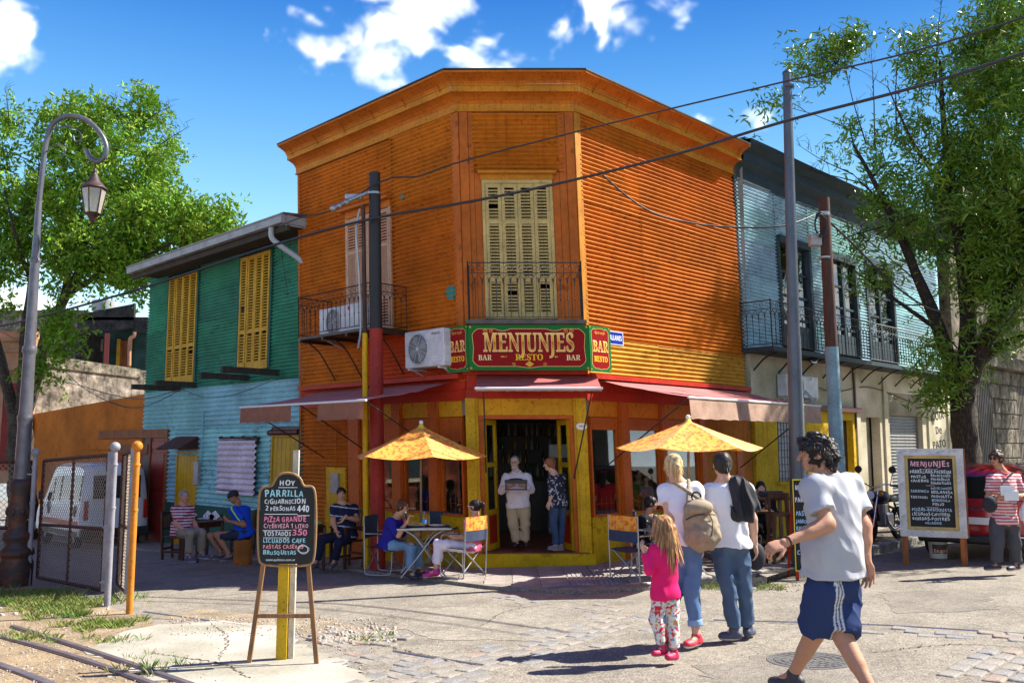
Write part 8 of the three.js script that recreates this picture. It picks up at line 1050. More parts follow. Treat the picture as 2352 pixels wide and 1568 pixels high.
  if (o.glasses) { const r = .085 * hh, m = o.glasses === 'dark' ? MATS.tint : MATS.blackPlastic, pcs = []; for (const s of [-1, 1]) { pcs.push(new THREE.TorusGeometry(r, .009 * hh * 1.4, 5, 18).applyMatrix4(new THREE.Matrix4().makeBasis(hr, hu, hf).setPosition(L(s * .135, .01, .44)))); pcs.push(cyl(L(s * .21, .03, .43), L(s * .36, .03, .0), .009 * hh, .009 * hh, 4)); } pcs.push(cyl(L(-.06, .02, .45), L(.06, .02, .45), .009 * hh, .009 * hh, 4)); const gl = mesh('glasses', pcs, m, t); if (o.glasses === 'dark') for (const s of [-1, 1]) mesh('lens', new THREE.CircleGeometry(r, 16).applyMatrix4(new THREE.Matrix4().makeBasis(hr, hu, hf).setPosition(L(s * .135, .01, .445))), MATS.tint, t); }
  if (o.extra) o.extra({ t, J, S, L, HF, hh, fr, up, rt, fw, mh, ms, mid, paint, tl, toL });
  return { t, J, S, L, hh, fr, up, rt, fw, mh, ms, mid };
}
const band = (per, duty, a, b, ph = 0) => (p, q) => (((q.t * 10 * per + ph) % 1 + 1) % 1 < duty ? a : b);
const near = { cell: .011, headCell: .0058, handCell: .0062 };
const denim = (c) => (p) => { const n = fbm(p.x * 6, p.y * 4, p.z * 6, 3); const k = .62 + n * .8; return [c[0] * k + .02 * n, c[1] * k + .02 * n, c[2] * k]; };
const shortAxis = []; function stripeShort(p) { const [a, b, sd, lat] = shortAxis, ab = b.clone().sub(a), f = p.clone().sub(a).dot(ab) / ab.lengthSq(), r = p.clone().sub(a.clone().addScaledVector(ab, f)), u = r.dot(lat) - .055 - f * .02; return r.dot(sd) > 0 && [-.022, 0, .022].some((k) => Math.abs(u - k) < .006) ? [.62, .62, .62] : [.028, .045, .12]; }
// the striding man
const walker = person({ ...near, label: 'person in a pale grey t-shirt and blue striped shorts striding across the road', d: 5.95, H: 1.84, B: 1.1, build: 1.15, face: [-.82, 0, -.55], look: [-.97, -.05, -.2], skin: SK.tan, head: .238,
  j: { hd: [1876, 1042, .04], nk: [1905, 1096], sA: [1872, 1124, .16], sB: [1952, 1118, -.1], eA: [1902, 1203, .26], wA: [1805, 1246, .34], fA: [1760, 1262, .36], eB: [1984, 1205, -.02], wB: [1992, 1285, .04], fB: [2000, 1345, .06], hA: [1893, 1352, .08], hB: [1936, 1352, -.06], kA: [1873, 1452, -.06], kB: [1936, 1462, .06], aA: [1824, 1545, -.28], tA: [1776, 1567, -.42], aB: [2005, 1592, .30], tB: [1968, 1625, .22] },
  onJoints: (J) => { const sd = v(.1, 0, 1).normalize(); shortAxis.push(J.hA, J.kA, sd, v(1, 0, -.1).normalize()); },
  curlA: .75, curlB: .3, palmA: [.2, -.6, -.5], shirt: { c: [.40, .405, .43], sleeve: .66, cuff: .03, loose: .034, flare: .026, hem: -.085, cell: .010, seed: 3 }, fold: .019, legs: { c: (p, q) => stripeShort(p), len: .95, loose: .022, flare: .03, name: 'shorts', fold: .02 }, shoes: { c: [.03, .03, .035], sole: [.12, .11, .1] },
  hair: { c: [.022, .017, .014], grow: .055, back: .1, wave: .26, curly: true, strands: [[[0, -.1, -.38], [0, -.34, -.34], .2, .13], [[.1, .3, .3], [-.05, .36, .38], .1, .07], [[0, .42, .1], [0, .4, .34], .12, .08]], line: .0, tufts: [900, .034, .5] },
  extra: ({ t, J }) => {
    const w = J.wA.clone(), d = w.clone().sub(J.eA).normalize(); mesh('wrist_band', new THREE.TorusGeometry(.031, .007, 6, 20).applyQuaternion(new THREE.Quaternion().setFromUnitVectors(v(0, 0, 1), d)).translate(w.x - d.x * .02, w.y - d.y * .02, w.z - d.z * .02), MATS.poleBrown, t); } });
// the man in the white t-shirt, from behind
const teeman = person({ ...near, label: 'person in white t-shirt and jeans with a black jacket over one shoulder', d: 8.35, H: 1.77, face: [.12, 0, -1], look: [-.1, .03, -1], skin: SK.light,
  j: { hd: [1659, 1067], nk: [1664, 1104], sA: [1634, 1128], sB: [1712, 1126], eA: [1626, 1192, .0], wA: [1634, 1246, -.12], eB: [1727, 1190, .0], wB: [1734, 1246, -.06], fB: [1738, 1272, -.08], hA: [1656, 1256], hB: [1698, 1256], kA: [1674, 1350, .03], kB: [1706, 1352, -.05], aA: [1686, 1444, .03], tA: [1660, 1461, .0], aB: [1718, 1438, -.12], tB: [1728, 1449, -.3] },
  shirt: { c: [.74, .74, .78], sleeve: .62, cuff: .02, loose: .022, flare: .008, hem: .0, cell: .0105 }, fold: .02, legs: { c: denim([.07, .115, .20]), len: 1.96, loose: .008, flare: .006, fold: .02 }, shoes: { c: [.05, .06, .10], sole: [.6, .58, .55] }, hair: { c: [.03, .022, .018], grow: .03, back: -.02, wave: .06, tufts: [420, .03, .35] } });
const blonde = person({ ...near, label: 'person with blonde ponytail in white t-shirt and rolled jeans carrying a beige backpack', d: 8.2, H: 1.72, build: .92, face: [.05, 0, -1], look: [-.35, 0, -1], skin: SK.light,
  j: { hd: [1546, 1070], nk: [1556, 1108], sA: [1528, 1128], sB: [1597, 1124], eA: [1538, 1190, .06], wA: [1556, 1232, -.1], eB: [1607, 1192, 0], wB: [1612, 1250, .02], fB: [1613, 1282, .03], hA: [1562, 1248], hB: [1598, 1248], kA: [1552, 1355, -.06], kB: [1588, 1352, .05], aA: [1536, 1448, -.14], tA: [1528, 1468, -.3], aB: [1600, 1458, .08], tB: [1578, 1480, .18] },
  shirt: { c: [.74, .72, .78], sleeve: .42, cuff: .02, loose: .02, hem: .0, cell: .0105 }, fold: .018, legs: { c: denim([.10, .18, .34]), len: 1.80, loose: .004, fold: .016, cuffs: [.22, .34, .5], name: 'jeans' }, shoes: { c: [.55, .03, .05], sole: [.62, .6, .58] },
  hair: { c: [.42, .26, .09], c2: [.72, .55, .28], grow: .02, wave: .05, strands: [[[0, .28, -.42], [.12, .0, -.55], .1, .12], [[.12, .0, -.55], [.08, -.55, -.48], .12, .05]], tufts: [300, .07, .07] } });
const girl = person({ ...near, label: 'child with long brown hair in a hot pink top and flowered leggings', d: 7.55, H: 1.22, head: .29, face: [-.6, 0, -.8], look: [-.8, -.1, -.6], skin: SK.light, hand: .9,
  j: { hd: [1521, 1212], nk: [1526, 1247], sA: [1503, 1264, .05], sB: [1545, 1262, -.02], eA: [1492, 1308, .1], wA: [1480, 1268, .06], fA: [1472, 1246, .04], eB: [1524, 1308, -.1], wB: [1494, 1276, -.14], fB: [1484, 1258, -.16], hA: [1517, 1366, .02], hB: [1541, 1366, -.02], kA: [1507, 1424, .05], kB: [1546, 1430, .0], aA: [1522, 1482, .05], tA: [1503, 1500, .1], aB: [1549, 1494, .06], tB: [1534, 1508, .14] },
  shirt: { c: [.74, .02, .14], sleeve: 1.92, loose: .014, hem: .03, cell: .0085, name: 'top' }, fold: .012, legs: { c: (p) => { const a = noise3(p.x * 65, p.y * 65, p.z * 65), b = noise3(p.x * 55 + 9, p.y * 55, p.z * 55), c = noise3(p.x * 40, p.y * 40 + 7, p.z * 40); return a > .66 ? [.62, .03, .06] : b > .74 ? [.1, .4, .45] : c > .76 ? [.6, .3, .08] : [.70, .66, .60]; }, len: 1.9, loose: .004, name: 'leggings', fold: .01, cell: .0075 }, shoes: { c: [.55, .01, .08], sole: [.6, .55, .5] },
  hair: { c: [.20, .095, .035], c2: [.50, .26, .10], grow: .05, wave: .10, cover: true, fw: .26, line: -.06, strands: [[[0, -.1, -.28], [.05, -.7, -.40], .34, .30], [[.05, -.7, -.40], [.06, -1.25, -.40], .30, .12], [[.26, -.2, .0], [.24, -.75, -.1], .14, .12], [[-.26, -.2, .0], [-.22, -.7, -.15], .14, .1]], tufts: [420, .11, .07] } });
// carried things
{
  const { J, rt, up, fw, ms, mh } = blonde, bw = fw.clone().negate(), c = ms.clone().lerp(mh, .56).addScaledVector(bw, .19).add(v(.10, 0, 0)), F = new Field(.05), q = (x, y, z) => c.clone().addScaledVector(rt, x).addScaledVector(up, y).addScaledVector(bw, z); const s = 1;
  const t = worldThing('backpack', 'beige canvas backpack with rounded flap on the blonde person', 'backpack', q(0, -.2, 0)); F.ell(q(0, -.06, 0), [rt, up, bw], [.16, .185, .10]); F.ell(q(.0, -.13, .02), [rt, up, bw], [.165, .13, .105]); F.ell(q(.01, .09, 0), [rt, up, bw], [.12, .12, .08]); F.disp = folds(.022, 10, 8, 2); const tan = mat('canvasTan', [.40, .31, .20], { t: T.cloth, m: .3, r: .85 }); mesh('bag', net(F, .011), tan, t);
  const Z = new Field(.02); Z.ell(q(.0, .12, .03), [rt, up, bw], [.13, .075, .09]); mesh('flap', net(Z, .01), tan, t); mesh('zip', [tubeAlong([q(-.13, .05, .07), q(-.05, .07, .108), q(.06, .07, .108), q(.135, .04, .07)], .005, 20, 4), tubeAlong([q(-.06, -.12, .125), q(-.09, .0, .10), q(-.04, .14, .10)], .004, 16, 4)], MATS.poleBrown, t); mesh('grab_loop', new THREE.TorusGeometry(.04, .008, 5, 16).translate(0, 0, 0).applyMatrix4(new THREE.Matrix4().makeBasis(rt, up, bw).setPosition(q(.0, .22, .0))), tan, t);
  for (const sd of [['sA', -.09], ['sB', .09]]) mesh('strap', tubeAlong([q(sd[1], .14, .03), J[sd[0]].clone().lerp(blonde.ms, .35).addScaledVector(up, .085), J[sd[0]].clone().lerp(blonde.ms, .32).addScaledVector(fw, .14).addScaledVector(up, -.02)], .018, 18, 6), tan, t);
}
{
  const { J, up, fw, rt } = teeman, s = J.sB.clone().lerp(J.sA, .1), F = new Field(.03), q = (a, b, c) => s.clone().add(v(a, b, c)); const t = worldThing('carried_jacket', 'black jacket slung over the shoulder of the white t-shirt', 'jacket', s); F.cone(q(-.07, .085, -.06), q(-.06, .07, .12), .045, .06); F.cone(q(-.08, .06, .125), q(-.075, -.17, .15), .055, .05); F.cone(q(-.01, .05, .125), q(.035, -.2, .14), .05, .05); F.cone(q(.03, .03, .1), q(.085, -.15, .12), .035, .035); F.cone(q(-.1, -.22, .14), q(.05, -.23, .14), .035, .035); F.cone(q(-.08, .09, -.06), q(-.07, -.12, -.15), .05, .05); F.disp = folds(.04, 13, 4, 4); mesh('jacket', net(F, .0105), mat('jacketBlack', [.022, .022, .03], { t: T.cloth, m: .3, r: .8 }), t);
  const w = J.fB.clone(), b = worldThing('handbag', 'black bag held low by the person in white t-shirt', 'bag', w), B = new Field(.03); B.ell(w.clone().add(v(.01, -.03, -.06)), [v(1, 0, 0), v(0, 1, 0), v(0, 0, 1)], [.09, .13, .06]); mesh('bag', net(B, .011), MATS.jacketBlack, b); mesh('strap', tubeAlong([w.clone().add(v(.05, .06, -.06)), w.clone().add(v(.06, .16, -.06)), w.clone().add(v(-.03, .1, -.05))], .007, 12, 5), MATS.jacketBlack, b);
}
// ---------- at the door ----------
const owner = person({ label: 'bearded person with glasses, white shirt and khaki trousers in the doorway', d: 15.15, H: 1.66, build: 1.28, face: [-.05, 0, 1], look: [-.25, -.1, 1], skin: SK.light, lift: 0, glasses: 'clear', beard: [.42, .40, .38], headCell: .0075,
  j: { hd: [1182, 1061], nk: [1186, 1084], sA: [1163, 1097], sB: [1210, 1097], eA: [1152, 1127, .06], wA: [1167, 1117, .26], fA: [1175, 1113, .3], eB: [1221, 1125, .06], wB: [1206, 1115, .26], fB: [1199, 1112, .3], hA: [1177, 1160], hB: [1203, 1160], kA: [1179, 1204, .03], kB: [1206, 1204, .02], aA: [1187, 1244], tA: [1183, 1253, .16], aB: [1208, 1243], tB: [1210, 1252, .16] },
  shirt: { c: [.66, .58, .60], sleeve: 1.85, loose: .022, hem: .04, collar: [.68, .6, .62] }, legs: { c: [.42, .32, .20], len: 1.94, loose: .022, flare: .01 }, shoes: { c: [.02, .018, .016] }, hair: { c: [.22, .20, .19], grow: .0, low: -.05, wave: .03 }, palmA: [.7, .5, 0], palmB: [-.7, .5, 0], curlA: .6, curlB: .6 });
{ const c = at(1185, 1114, 14.78), t = worldThing('cash_tray', 'small dark metal brazier box carried by the bearded person', 'box', c); mesh('tray', [cbox(.36, .012, .2, c.x, c.y - .07, c.z), cbox(.36, .05, .01, c.x, c.y + .06, c.z + .1), cbox(.36, .05, .01, c.x, c.y + .06, c.z - .1), cbox(.01, .05, .2, c.x - .18, c.y + .06, c.z), cbox(.01, .05, .2, c.x + .18, c.y + .06, c.z)], MATS.blackIron, t); for (const [x, z] of [[-1, -1], [1, -1], [-1, 1], [1, 1]]) mesh('leg', cbox(.02, .16, .02, c.x + x * .165, c.y, c.z + z * .09), MATS.blackIron, t); mesh('food', new THREE.IcosahedronGeometry(.1, 1).scale(1.4, .35, .8).translate(c.x, c.y + .08, c.z), MATS.hoodBrown, t); }
person({ label: 'person with auburn hair in a dark flowered blouse and jeans standing by the door', d: 14.95, H: 1.62, build: .95, face: [-.85, 0, .35], look: [-.95, -.08, .1], skin: SK.light, headCell: .0075,
  j: { hd: [1262, 1066], nk: [1272, 1087], sA: [1266, 1102, .1], sB: [1290, 1100, -.12], eA: [1268, 1132, .16], wA: [1263, 1150, .2], fA: [1257, 1167, .2], eB: [1292, 1130, -.2], wB: [1278, 1142, -.2], hA: [1274, 1158, .06], hB: [1290, 1158, -.06], kA: [1271, 1204, .06], kB: [1290, 1206, -.05], aA: [1277, 1250, .05], tA: [1262, 1258, .1], aB: [1288, 1252, -.02], tB: [1272, 1260, .04] },
  shirt: { c: (p) => noise3(p.x * 42, p.y * 42, p.z * 42) > .70 ? [.5, .5, .52] : [.028, .03, .045], sleeve: 1.45, loose: .024, hem: .05, name: 'blouse' }, legs: { c: denim([.03, .055, .12]), len: 1.95, loose: .004, name: 'jeans' }, shoes: { c: [.16, .15, .17], sole: [.5, .48, .45] }, hair: { c: [.17, .055, .022], c2: [.30, .11, .045], grow: .05, back: .12, cover: true, wave: .1 } });
// ---------- seated along the walls and at the tables ----------
const stripe = (a, b, f, duty = .5) => (p, q) => (((p.y * f + Math.sin(q.x * 7) * .1) % 1 + 1) % 1 < duty ? a : b);
person({ label: 'person in navy striped sports shirt and track trousers sitting in the wooden armchair', d: 15.55, H: 1.72, face: [-.5, 0, .8], look: [.35, 0, 1], skin: SK.mid, lift: KERB, headCell: .0075,
  j: { hd: [783, 1134, .02], nk: [787, 1156], sA: [769, 1168, .06], sB: [812, 1168, -.06], eA: [765, 1198, .1], wA: [772, 1219, .2], eB: [820, 1193, .05], wB: [792, 1188, .24], fB: [779, 1204, .26], hA: [786, 1233, .02], hB: [806, 1233, -.04], kA: [741, 1236, .28], kB: [778, 1247, .36], aA: [727, 1288, .22], tA: [715, 1303, .42], aB: [768, 1287, .25], tB: [757, 1303, .42] },
  shirt: { c: (p, q) => { const k = ((p.y * 6.2 + q.x * .9) % 1 + 1) % 1; return k < .10 ? [.55, .56, .6] : [.018, .022, .06]; }, sleeve: .6, loose: .026, hem: .02, cell: .0125 }, legs: { c: [.018, .022, .05], len: 1.92, loose: .016 }, shoes: { c: [.11, .10, .11], sole: [.2, .2, .2] }, hair: { c: [.025, .02, .018], grow: .03, wave: .05, low: -.05 } });
person({ label: 'person in a deep blue top and jeans eating at the folding table', d: 13.95, H: 1.62, face: [1, 0, .2], look: [1, -.05, .35], skin: SK.mid, lift: KERB, glasses: 'clear', headCell: .0072,
  j: { hd: [925, 1163, .04], nk: [912, 1186], sA: [896, 1200, .14], sB: [914, 1200, -.14], eA: [914, 1229, .2], wA: [935, 1198, .24], fA: [941, 1182, .2], eB: [930, 1230, -.2], wB: [952, 1226, -.1], hA: [888, 1252, .08], hB: [894, 1250, -.08], kA: [944, 1252, .14], kB: [958, 1252, -.1], aA: [940, 1312, .16], tA: [958, 1328, .2], aB: [962, 1308, -.1], tB: [982, 1318, -.05] },
  shirt: { c: [.022, .02, .22], sleeve: 1.0, loose: .024, hem: .07, name: 'top' }, legs: { c: denim([.12, .22, .36]), len: 1.88, loose: .016, flare: .008, name: 'jeans' }, shoes: { c: [.03, .03, .045], sole: [.10, .12, .35] }, hair: { c: [.075, .03, .016], grow: .05, back: .14, cover: true, wave: .12 }, palmA: [.7, .3, -.3], curlA: .7 });
person({ label: 'person with dark ponytail, pink t-shirt and white trousers in a director chair', d: 13.75, H: 1.66, build: .92, face: [-1, 0, .15], look: [-1, -.05, -.35], skin: SK.mid, lift: KERB, headCell: .0072,
  j: { hd: [1090, 1164, .0], nk: [1089, 1190], sA: [1073, 1205, .12], sB: [1096, 1203, -.14], eA: [1071, 1232, .14], wA: [1047, 1234, .16], fA: [1033, 1228, .14], eB: [1080, 1232, -.2], wB: [1052, 1230, -.1], hA: [1082, 1256, .08], hB: [1084, 1256, -.08], kA: [1006, 1248, .13], kB: [1008, 1254, -.06], aA: [1000, 1308, .12], tA: [974, 1322, .14], aB: [1008, 1300, -.1], tB: [984, 1312, -.08] },
  shirt: { c: [.72, .13, .22], sleeve: .45, loose: .018, hem: .06, cell: .0125 }, legs: { c: [.66, .60, .70], len: 1.78, loose: .004 }, shoes: { c: [.50, .015, .17], sole: [.6, .6, .6] }, hair: { c: [.018, .012, .012], grow: .03, wave: .06, strands: [[[0, .26, -.42], [.0, .15, -.62], .12, .13], [[.0, .15, -.62], [.0, -.6, -.62], .13, .07]] }, extra: ({ t, L, hh }) => mesh('white_sunglasses', [cyl(L(-.36, .08, .35), L(.36, .08, .35), .03 * hh, .03 * hh, 5), cyl(L(-.36, .08, .35), L(-.36, .04, -.1), .022 * hh, .022 * hh, 5), cyl(L(.36, .08, .35), L(.36, .04, -.1), .022 * hh, .022 * hh, 5)], MATS.white, t) });
person({ label: 'person in a red and white striped polo shirt sitting at the dark wooden table', d: 16.35, H: 1.72, build: 1.2, face: [.85, 0, .5], look: [.9, -.05, .45], skin: [.54, .26, .18], headCell: .0078,
  j: { hd: [422, 1140, .02], nk: [419, 1161], sA: [402, 1171, .12], sB: [436, 1170, -.08], eA: [404, 1204, .16], wA: [424, 1218, .24], eB: [444, 1200, -.1], wB: [452, 1212, .0], hA: [410, 1222, .06], hB: [424, 1222, -.06], kA: [436, 1226, .34], kB: [462, 1224, .12], aA: [432, 1277, .28], tA: [446, 1287, .34], aB: [462, 1272, .1], tB: [478, 1280, .16] },
  shirt: { c: stripe([.62, .56, .60], [.26, .02, .075], 19, .42), sleeve: .68, loose: .026, hem: .05, cell: .0125, collar: [.03, .03, .06] }, legs: { c: [.26, .22, .17], len: 1.86, loose: .022 }, shoes: { c: [.05, .07, .16], sole: [.6, .6, .6] }, hair: { c: [.22, .20, .19], grow: .005, low: -.05, wave: .03 } });
person({ label: 'person in black cap and blue football shirt looking at a phone', d: 16.2, H: 1.74, face: [-.9, 0, .35], look: [-.85, -.55, .3], skin: [.34, .16, .095], headCell: .0078,
  j: { hd: [536, 1141, .04], nk: [546, 1163], sA: [535, 1172, .14], sB: [564, 1172, -.08], eA: [560, 1205, .2], wA: [524, 1196, .26], fA: [513, 1190, .25], eB: [545, 1200, -.14], wB: [520, 1194, .05], fB: [511, 1189, .12], hA: [556, 1226, .08], hB: [566, 1226, -.08], kA: [498, 1228, .22], kB: [482, 1230, .0], aA: [526, 1273, .22], tA: [506, 1285, .34], aB: [508, 1270, .0], tB: [490, 1281, .1] },
  shirt: { c: (p, q) => [.015, .07, .52], sleeve: .72, cuff: .02, loose: .026, hem: .05, cell: .0125 }, legs: { c: [.028, .035, .06], len: .9, loose: .022, flare: .015, name: 'shorts' }, shoes: { c: [.05, .055, .07], sole: [.45, .45, .45] }, hair: { c: [.02, .016, .015], grow: .01, low: -.1, wave: .02 }, curlA: .6, curlB: .6,
  extra: ({ t, L, HF, hh, J, up, fw, rt, ms, mh }) => { const C = new Field(.01); C.ell(L(0, .12, -.03), HF, [.38 * hh, .41 * hh, .46 * hh]); C.clip(L(0, .14, 0), HF[1].clone().negate()); const cap = mesh('cap', net(C, .009), mat('capBlack', [.015, .015, .018], { r: .8 }), t); mesh('cap_brim', new THREE.CylinderGeometry(.42 * hh, .42 * hh, .03 * hh, 20, 1, false, -1.0, 2.0).applyMatrix4(new THREE.Matrix4().makeBasis(HF[0], HF[1], HF[2]).setPosition(L(0, .15, .28))), MATS.capBlack, t); for (const k of [-1, 0, 1]) mesh('brim_stripe', bar(L(k * .1, .175, .42), L(k * .1, .172, .69), .025 * hh, .01 * hh), MATS.white, t); mesh('shoulder_band', tubeAlong([J.sA.clone().lerp(ms, .4).addScaledVector(up, .075), J.sA.clone().addScaledVector(up, .06).add(v(0, 0, .07)), J.sA.clone().lerp(J.eA, .35).add(v(.01, .0, .10)), J.sA.clone().lerp(J.eA, .7).add(v(.01, 0, .095))], .014, 24, 5), mat('limeBand', [.42, .7, .08], { r: .8 }), t);
    const lt = canvasTex(256, 128, (x) => { x.clearRect(0, 0, 256, 128); x.fillStyle = '#fff'; x.font = 'bold 84px sans-serif'; x.fillText('BBVA', 6, 100); }), lm = mat('shirtLogo', [1, 1, 1], { r: .85 }); lm.map = lt; lm.transparent = true; lm.alphaTest = .4; const c = ms.clone().lerp(mh, .5).addScaledVector(fw, .155), zz = fw.clone().add(v(.25, 0, .6)).normalize(), xx = up.clone().cross(zz).normalize(); mesh('shirt_print', face(.2, .1).applyMatrix4(new THREE.Matrix4().makeBasis(xx, zz.clone().cross(xx), zz).setPosition(c.add(v(.03, 0, .05)))), lm, t); } });
{ const p = at(511, 1187, 15.98); tag(mesh('phone', rbox(.07, .012, .14, .004, 0, 0, 0).rotateX(.5).rotateY(.9).translate(p.x, p.y, p.z), MATS.tint), 'dark mobile phone in the hands of the cap wearer', 'phone'); }
person({ label: 'person with short black hair in a dark jacket sitting under the second parasol', d: 14.1, H: 1.7, face: [.85, 0, .1], look: [1, -.05, .1], skin: SK.tan, lift: KERB, headCell: .0075,
  j: { hd: [1496, 1156], nk: [1489, 1181], sA: [1477, 1195, .14], sB: [1505, 1193, -.12], eA: [1486, 1228, .18], wA: [1514, 1232, .16], eB: [1508, 1228, -.18], wB: [1526, 1232, -.1], hA: [1478, 1256, .08], hB: [1484, 1254, -.08], kA: [1530, 1258, .12], kB: [1534, 1256, -.1], aA: [1526, 1316, .12], tA: [1546, 1326, .14], aB: [1532, 1312, -.1], tB: [1552, 1320, -.08] },
  shirt: { c: (p) => noise3(p.x * 30, p.y * 30, p.z * 30) > .86 ? [.3, .3, .32] : [.016, .016, .02], sleeve: 1.9, loose: .03, hem: .06, name: 'jacket' }, legs: { c: [.03, .04, .07], len: 1.92, loose: .014 }, shoes: { c: [.03, .03, .03] }, hair: { c: [.014, .012, .012], grow: .04, back: -.02, wave: .08 } });
person({ label: 'person with long black hair and fringe in black sitting at the tall table', d: 15.3, H: 1.62, build: .9, face: [.1, 0, 1], look: [-.1, 0, 1], skin: SK.light, lift: .12, headCell: .0075,
  j: { hd: [1748, 1119], nk: [1753, 1142], sA: [1736, 1154], sB: [1773, 1154], eA: [1733, 1178, .06], wA: [1752, 1172, .22], fA: [1760, 1164, .22], eB: [1779, 1180, .06], wB: [1768, 1170, .22], fB: [1762, 1160, .22], hA: [1746, 1203], hB: [1766, 1203], kA: [1742, 1212, .36], kB: [1766, 1212, .36], aA: [1748, 1256, .3], tA: [1748, 1266, .44], aB: [1762, 1256, .3], tB: [1762, 1266, .44] },
  shirt: { c: [.014, .014, .016], sleeve: 1.7, loose: .022, hem: .06, name: 'top' }, legs: { c: [.015, .015, .018], len: 1.95, loose: .01 }, shoes: { c: [.02, .02, .02] }, hair: { c: [.010, .009, .010], grow: .035, cover: true, fw: .2, line: -.08, wave: .04, strands: [[[.28, .0, -.05], [.30, -.8, .05], .14, .12], [[-.28, .0, -.05], [-.30, -.8, .05], .14, .12], [[0, -.1, -.28], [0, -.8, -.3], .3, .26]] } });
const lady = person({ label: 'person in red and white stripes and grey trousers walking past the red car', d: 12.75, H: 1.68, build: 1.1, face: [-.6, 0, .8], look: [-.85, 0, .5], skin: SK.tan, glasses: 'dark', headCell: .007,
  j: { hd: [2290, 1053], nk: [2303, 1083], sA: [2280, 1102, .06], sB: [2334, 1100, -.06], eA: [2271, 1142, .1], wA: [2297, 1143, .26], fA: [2308, 1134, .3], eB: [2350, 1141, .06], wB: [2318, 1138, .24], fB: [2304, 1136, .28], hA: [2292, 1200, .02], hB: [2324, 1200, -.02], kA: [2291, 1248, .05], kB: [2330, 1249, -.03], aA: [2291, 1294, .04], tA: [2266, 1305, .14], aB: [2336, 1295, -.04], tB: [2318, 1306, .1] },
  shirt: { c: stripe([.62, .58, .56], [.55, .06, .08], 24, .5), sleeve: .7, cuff: .012, loose: .028, hem: .03, cell: .011, collar: [.66, .12, .14] }, legs: { c: [.075, .075, .082], len: 1.93, loose: .022, flare: .012 }, shoes: { c: [.035, .03, .045], sole: [.45, .42, .42] }, hair: { c: [.055, .028, .018], grow: .07, back: -.05, wave: .2, curly: true } });
{
  const { J, mh, fw } = lady, c = at(2275, 1158, 12.4), t = worldThing('shoulder_bag', 'small black shoulder bag worn by the person in red stripes', 'bag', c), F = new Field(.02); F.ell(c, [v(1, 0, 0), v(0, 1, 0), v(0, 0, 1)], [.10, .115, .05]); mesh('bag', net(F, .012), MATS.jacketBlack, t); mesh('strap', tubeAlong([c.clone().add(v(.06, .1, 0)), at(2300, 1115, 12.52), at(2322, 1088, 12.62), at(2330, 1086, 12.8)], .009, 20, 5), MATS.jacketBlack, t);
  const p = at(2316, 1130, 12.42); tag(mesh('papers', [rbox(.2, .13, .008, .002, p.x, p.y + .02, p.z).rotateZ(0), rbox(.2, .13, .008, .002, p.x + .04, p.y - .05, p.z + .012)], MATS.white), 'white booklet held by the person in red stripes', 'booklet'); const b = at(2358, 1165, 12.6), bag = worldThing('plastic_bag', 'white plastic carrier bag hanging from an arm', 'bag', b), K = new Field(.03); K.ell(b.clone().add(v(.03, -.08, 0)), [v(1, 0, 0), v(0, 1, 0), v(0, 0, 1)], [.11, .2, .07]); K.cone(b.clone().add(v(.02, .0, 0)), b.clone().add(v(0, .18, 0)), .05, .015); K.disp = folds(.03, 14, 9, 3); mesh('bag', net(K, .013), mat('bagWhite', [.62, .66, .72], { r: .5 }), bag);
}
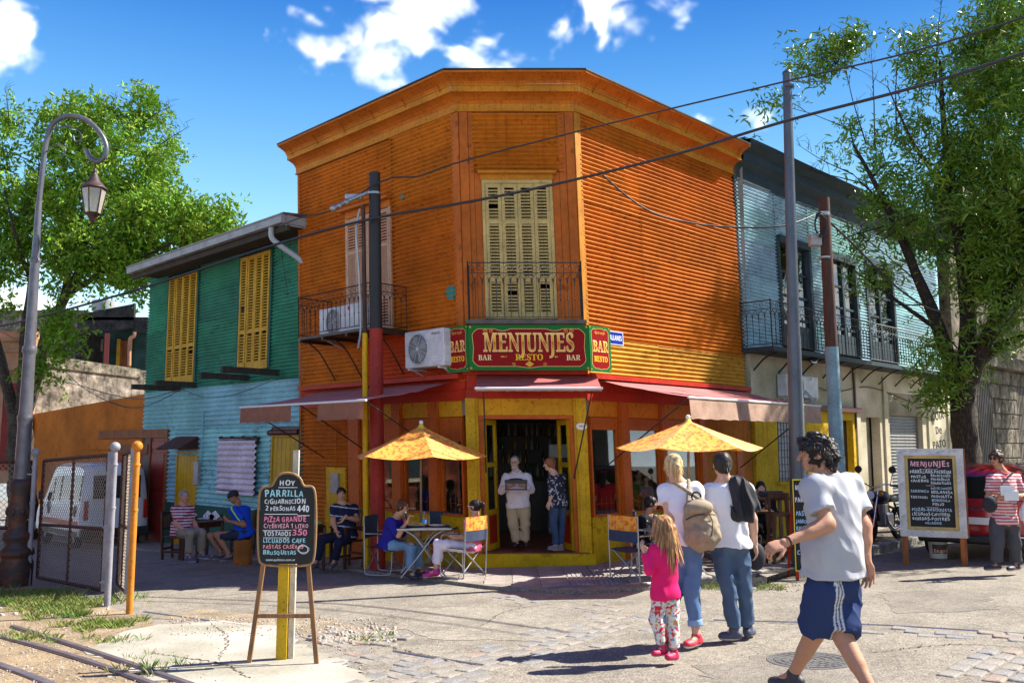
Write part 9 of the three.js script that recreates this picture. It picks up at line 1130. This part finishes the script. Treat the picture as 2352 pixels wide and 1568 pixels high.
// ---------- behind the windows ----------
const inside = (o) => person({ cell: .018, headCell: .009, handCell: .01, lift: .2, ...o });
inside({ label: 'person with long dark hair in a red top sitting inside the window', d: 16.9, face: [.3, 0, -1], skin: SK.light, j: { hd: [1385, 1088], nk: [1388, 1108], sA: [1370, 1120], sB: [1408, 1120], eA: [1366, 1146], wA: [1378, 1158, -.2], eB: [1419, 1142], wB: [1404, 1152, -.25], hA: [1378, 1172], hB: [1402, 1172], kA: [1384, 1178, -.4], kB: [1406, 1178, -.4], aA: [1384, 1212, -.4], tA: [1386, 1216, -.5], aB: [1404, 1212, -.4], tB: [1406, 1216, -.5] }, shirt: { c: [.55, .02, .03], sleeve: .7, hem: -.02, loose: .02 }, legs: { c: denim([.12, .2, .34]), len: 1.9 }, shoes: { c: [.03, .03, .03] }, hair: { c: [.035, .012, .01], grow: .05, cover: true, wave: .1, strands: [[[0, -.1, -.25], [0, -.9, -.3], .34, .26]] } });
inside({ label: 'person in a green shirt holding a child behind the window', d: 17.6, face: [.15, 0, 1], skin: SK.tan, j: { hd: [1466, 1090], nk: [1467, 1108], sA: [1446, 1118], sB: [1490, 1118], eA: [1442, 1142, .1], wA: [1462, 1150, .25], eB: [1496, 1142, .1], wB: [1478, 1150, .25], hA: [1458, 1168], hB: [1478, 1168], kA: [1456, 1175, .4], kB: [1480, 1175, .4], aA: [1456, 1210, .4], tA: [1456, 1214, .5], aB: [1478, 1210, .4], tB: [1478, 1214, .5] }, shirt: { c: [.10, .22, .05], sleeve: .7, hem: -.02, loose: .02 }, legs: { c: [.1, .09, .08], len: 1.9 }, shoes: { c: [.03, .03, .03] }, hair: { c: [.02, .015, .012], grow: .03, wave: .05, low: -.05 } });
inside({ label: 'small child in a patterned shirt on the lap of the person in green', d: 17.2, H: .95, head: .30, face: [-.2, 0, 1], skin: SK.light, j: { hd: [1485, 1100], nk: [1485, 1116], sA: [1475, 1122], sB: [1496, 1122], eA: [1472, 1136], wA: [1480, 1143, .1], eB: [1500, 1136], wB: [1492, 1144, .1], hA: [1480, 1152], hB: [1492, 1152], kA: [1478, 1158, .2], kB: [1494, 1158, .2], aA: [1478, 1174, .2], tA: [1478, 1177, .28], aB: [1494, 1174, .2], tB: [1494, 1177, .28] }, shirt: { c: (p) => noise3(p.x * 40, p.y * 40, p.z * 40) > .55 ? [.45, .2, .2] : [.2, .25, .3], sleeve: .7, hem: 0, loose: .012 }, legs: { c: [.2, .18, .2], len: 1.7 }, shoes: { c: [.3, .3, .3] }, hair: { c: [.04, .025, .015], grow: .03, wave: .05, low: -.05 } });
renderer.render(scene, camera);
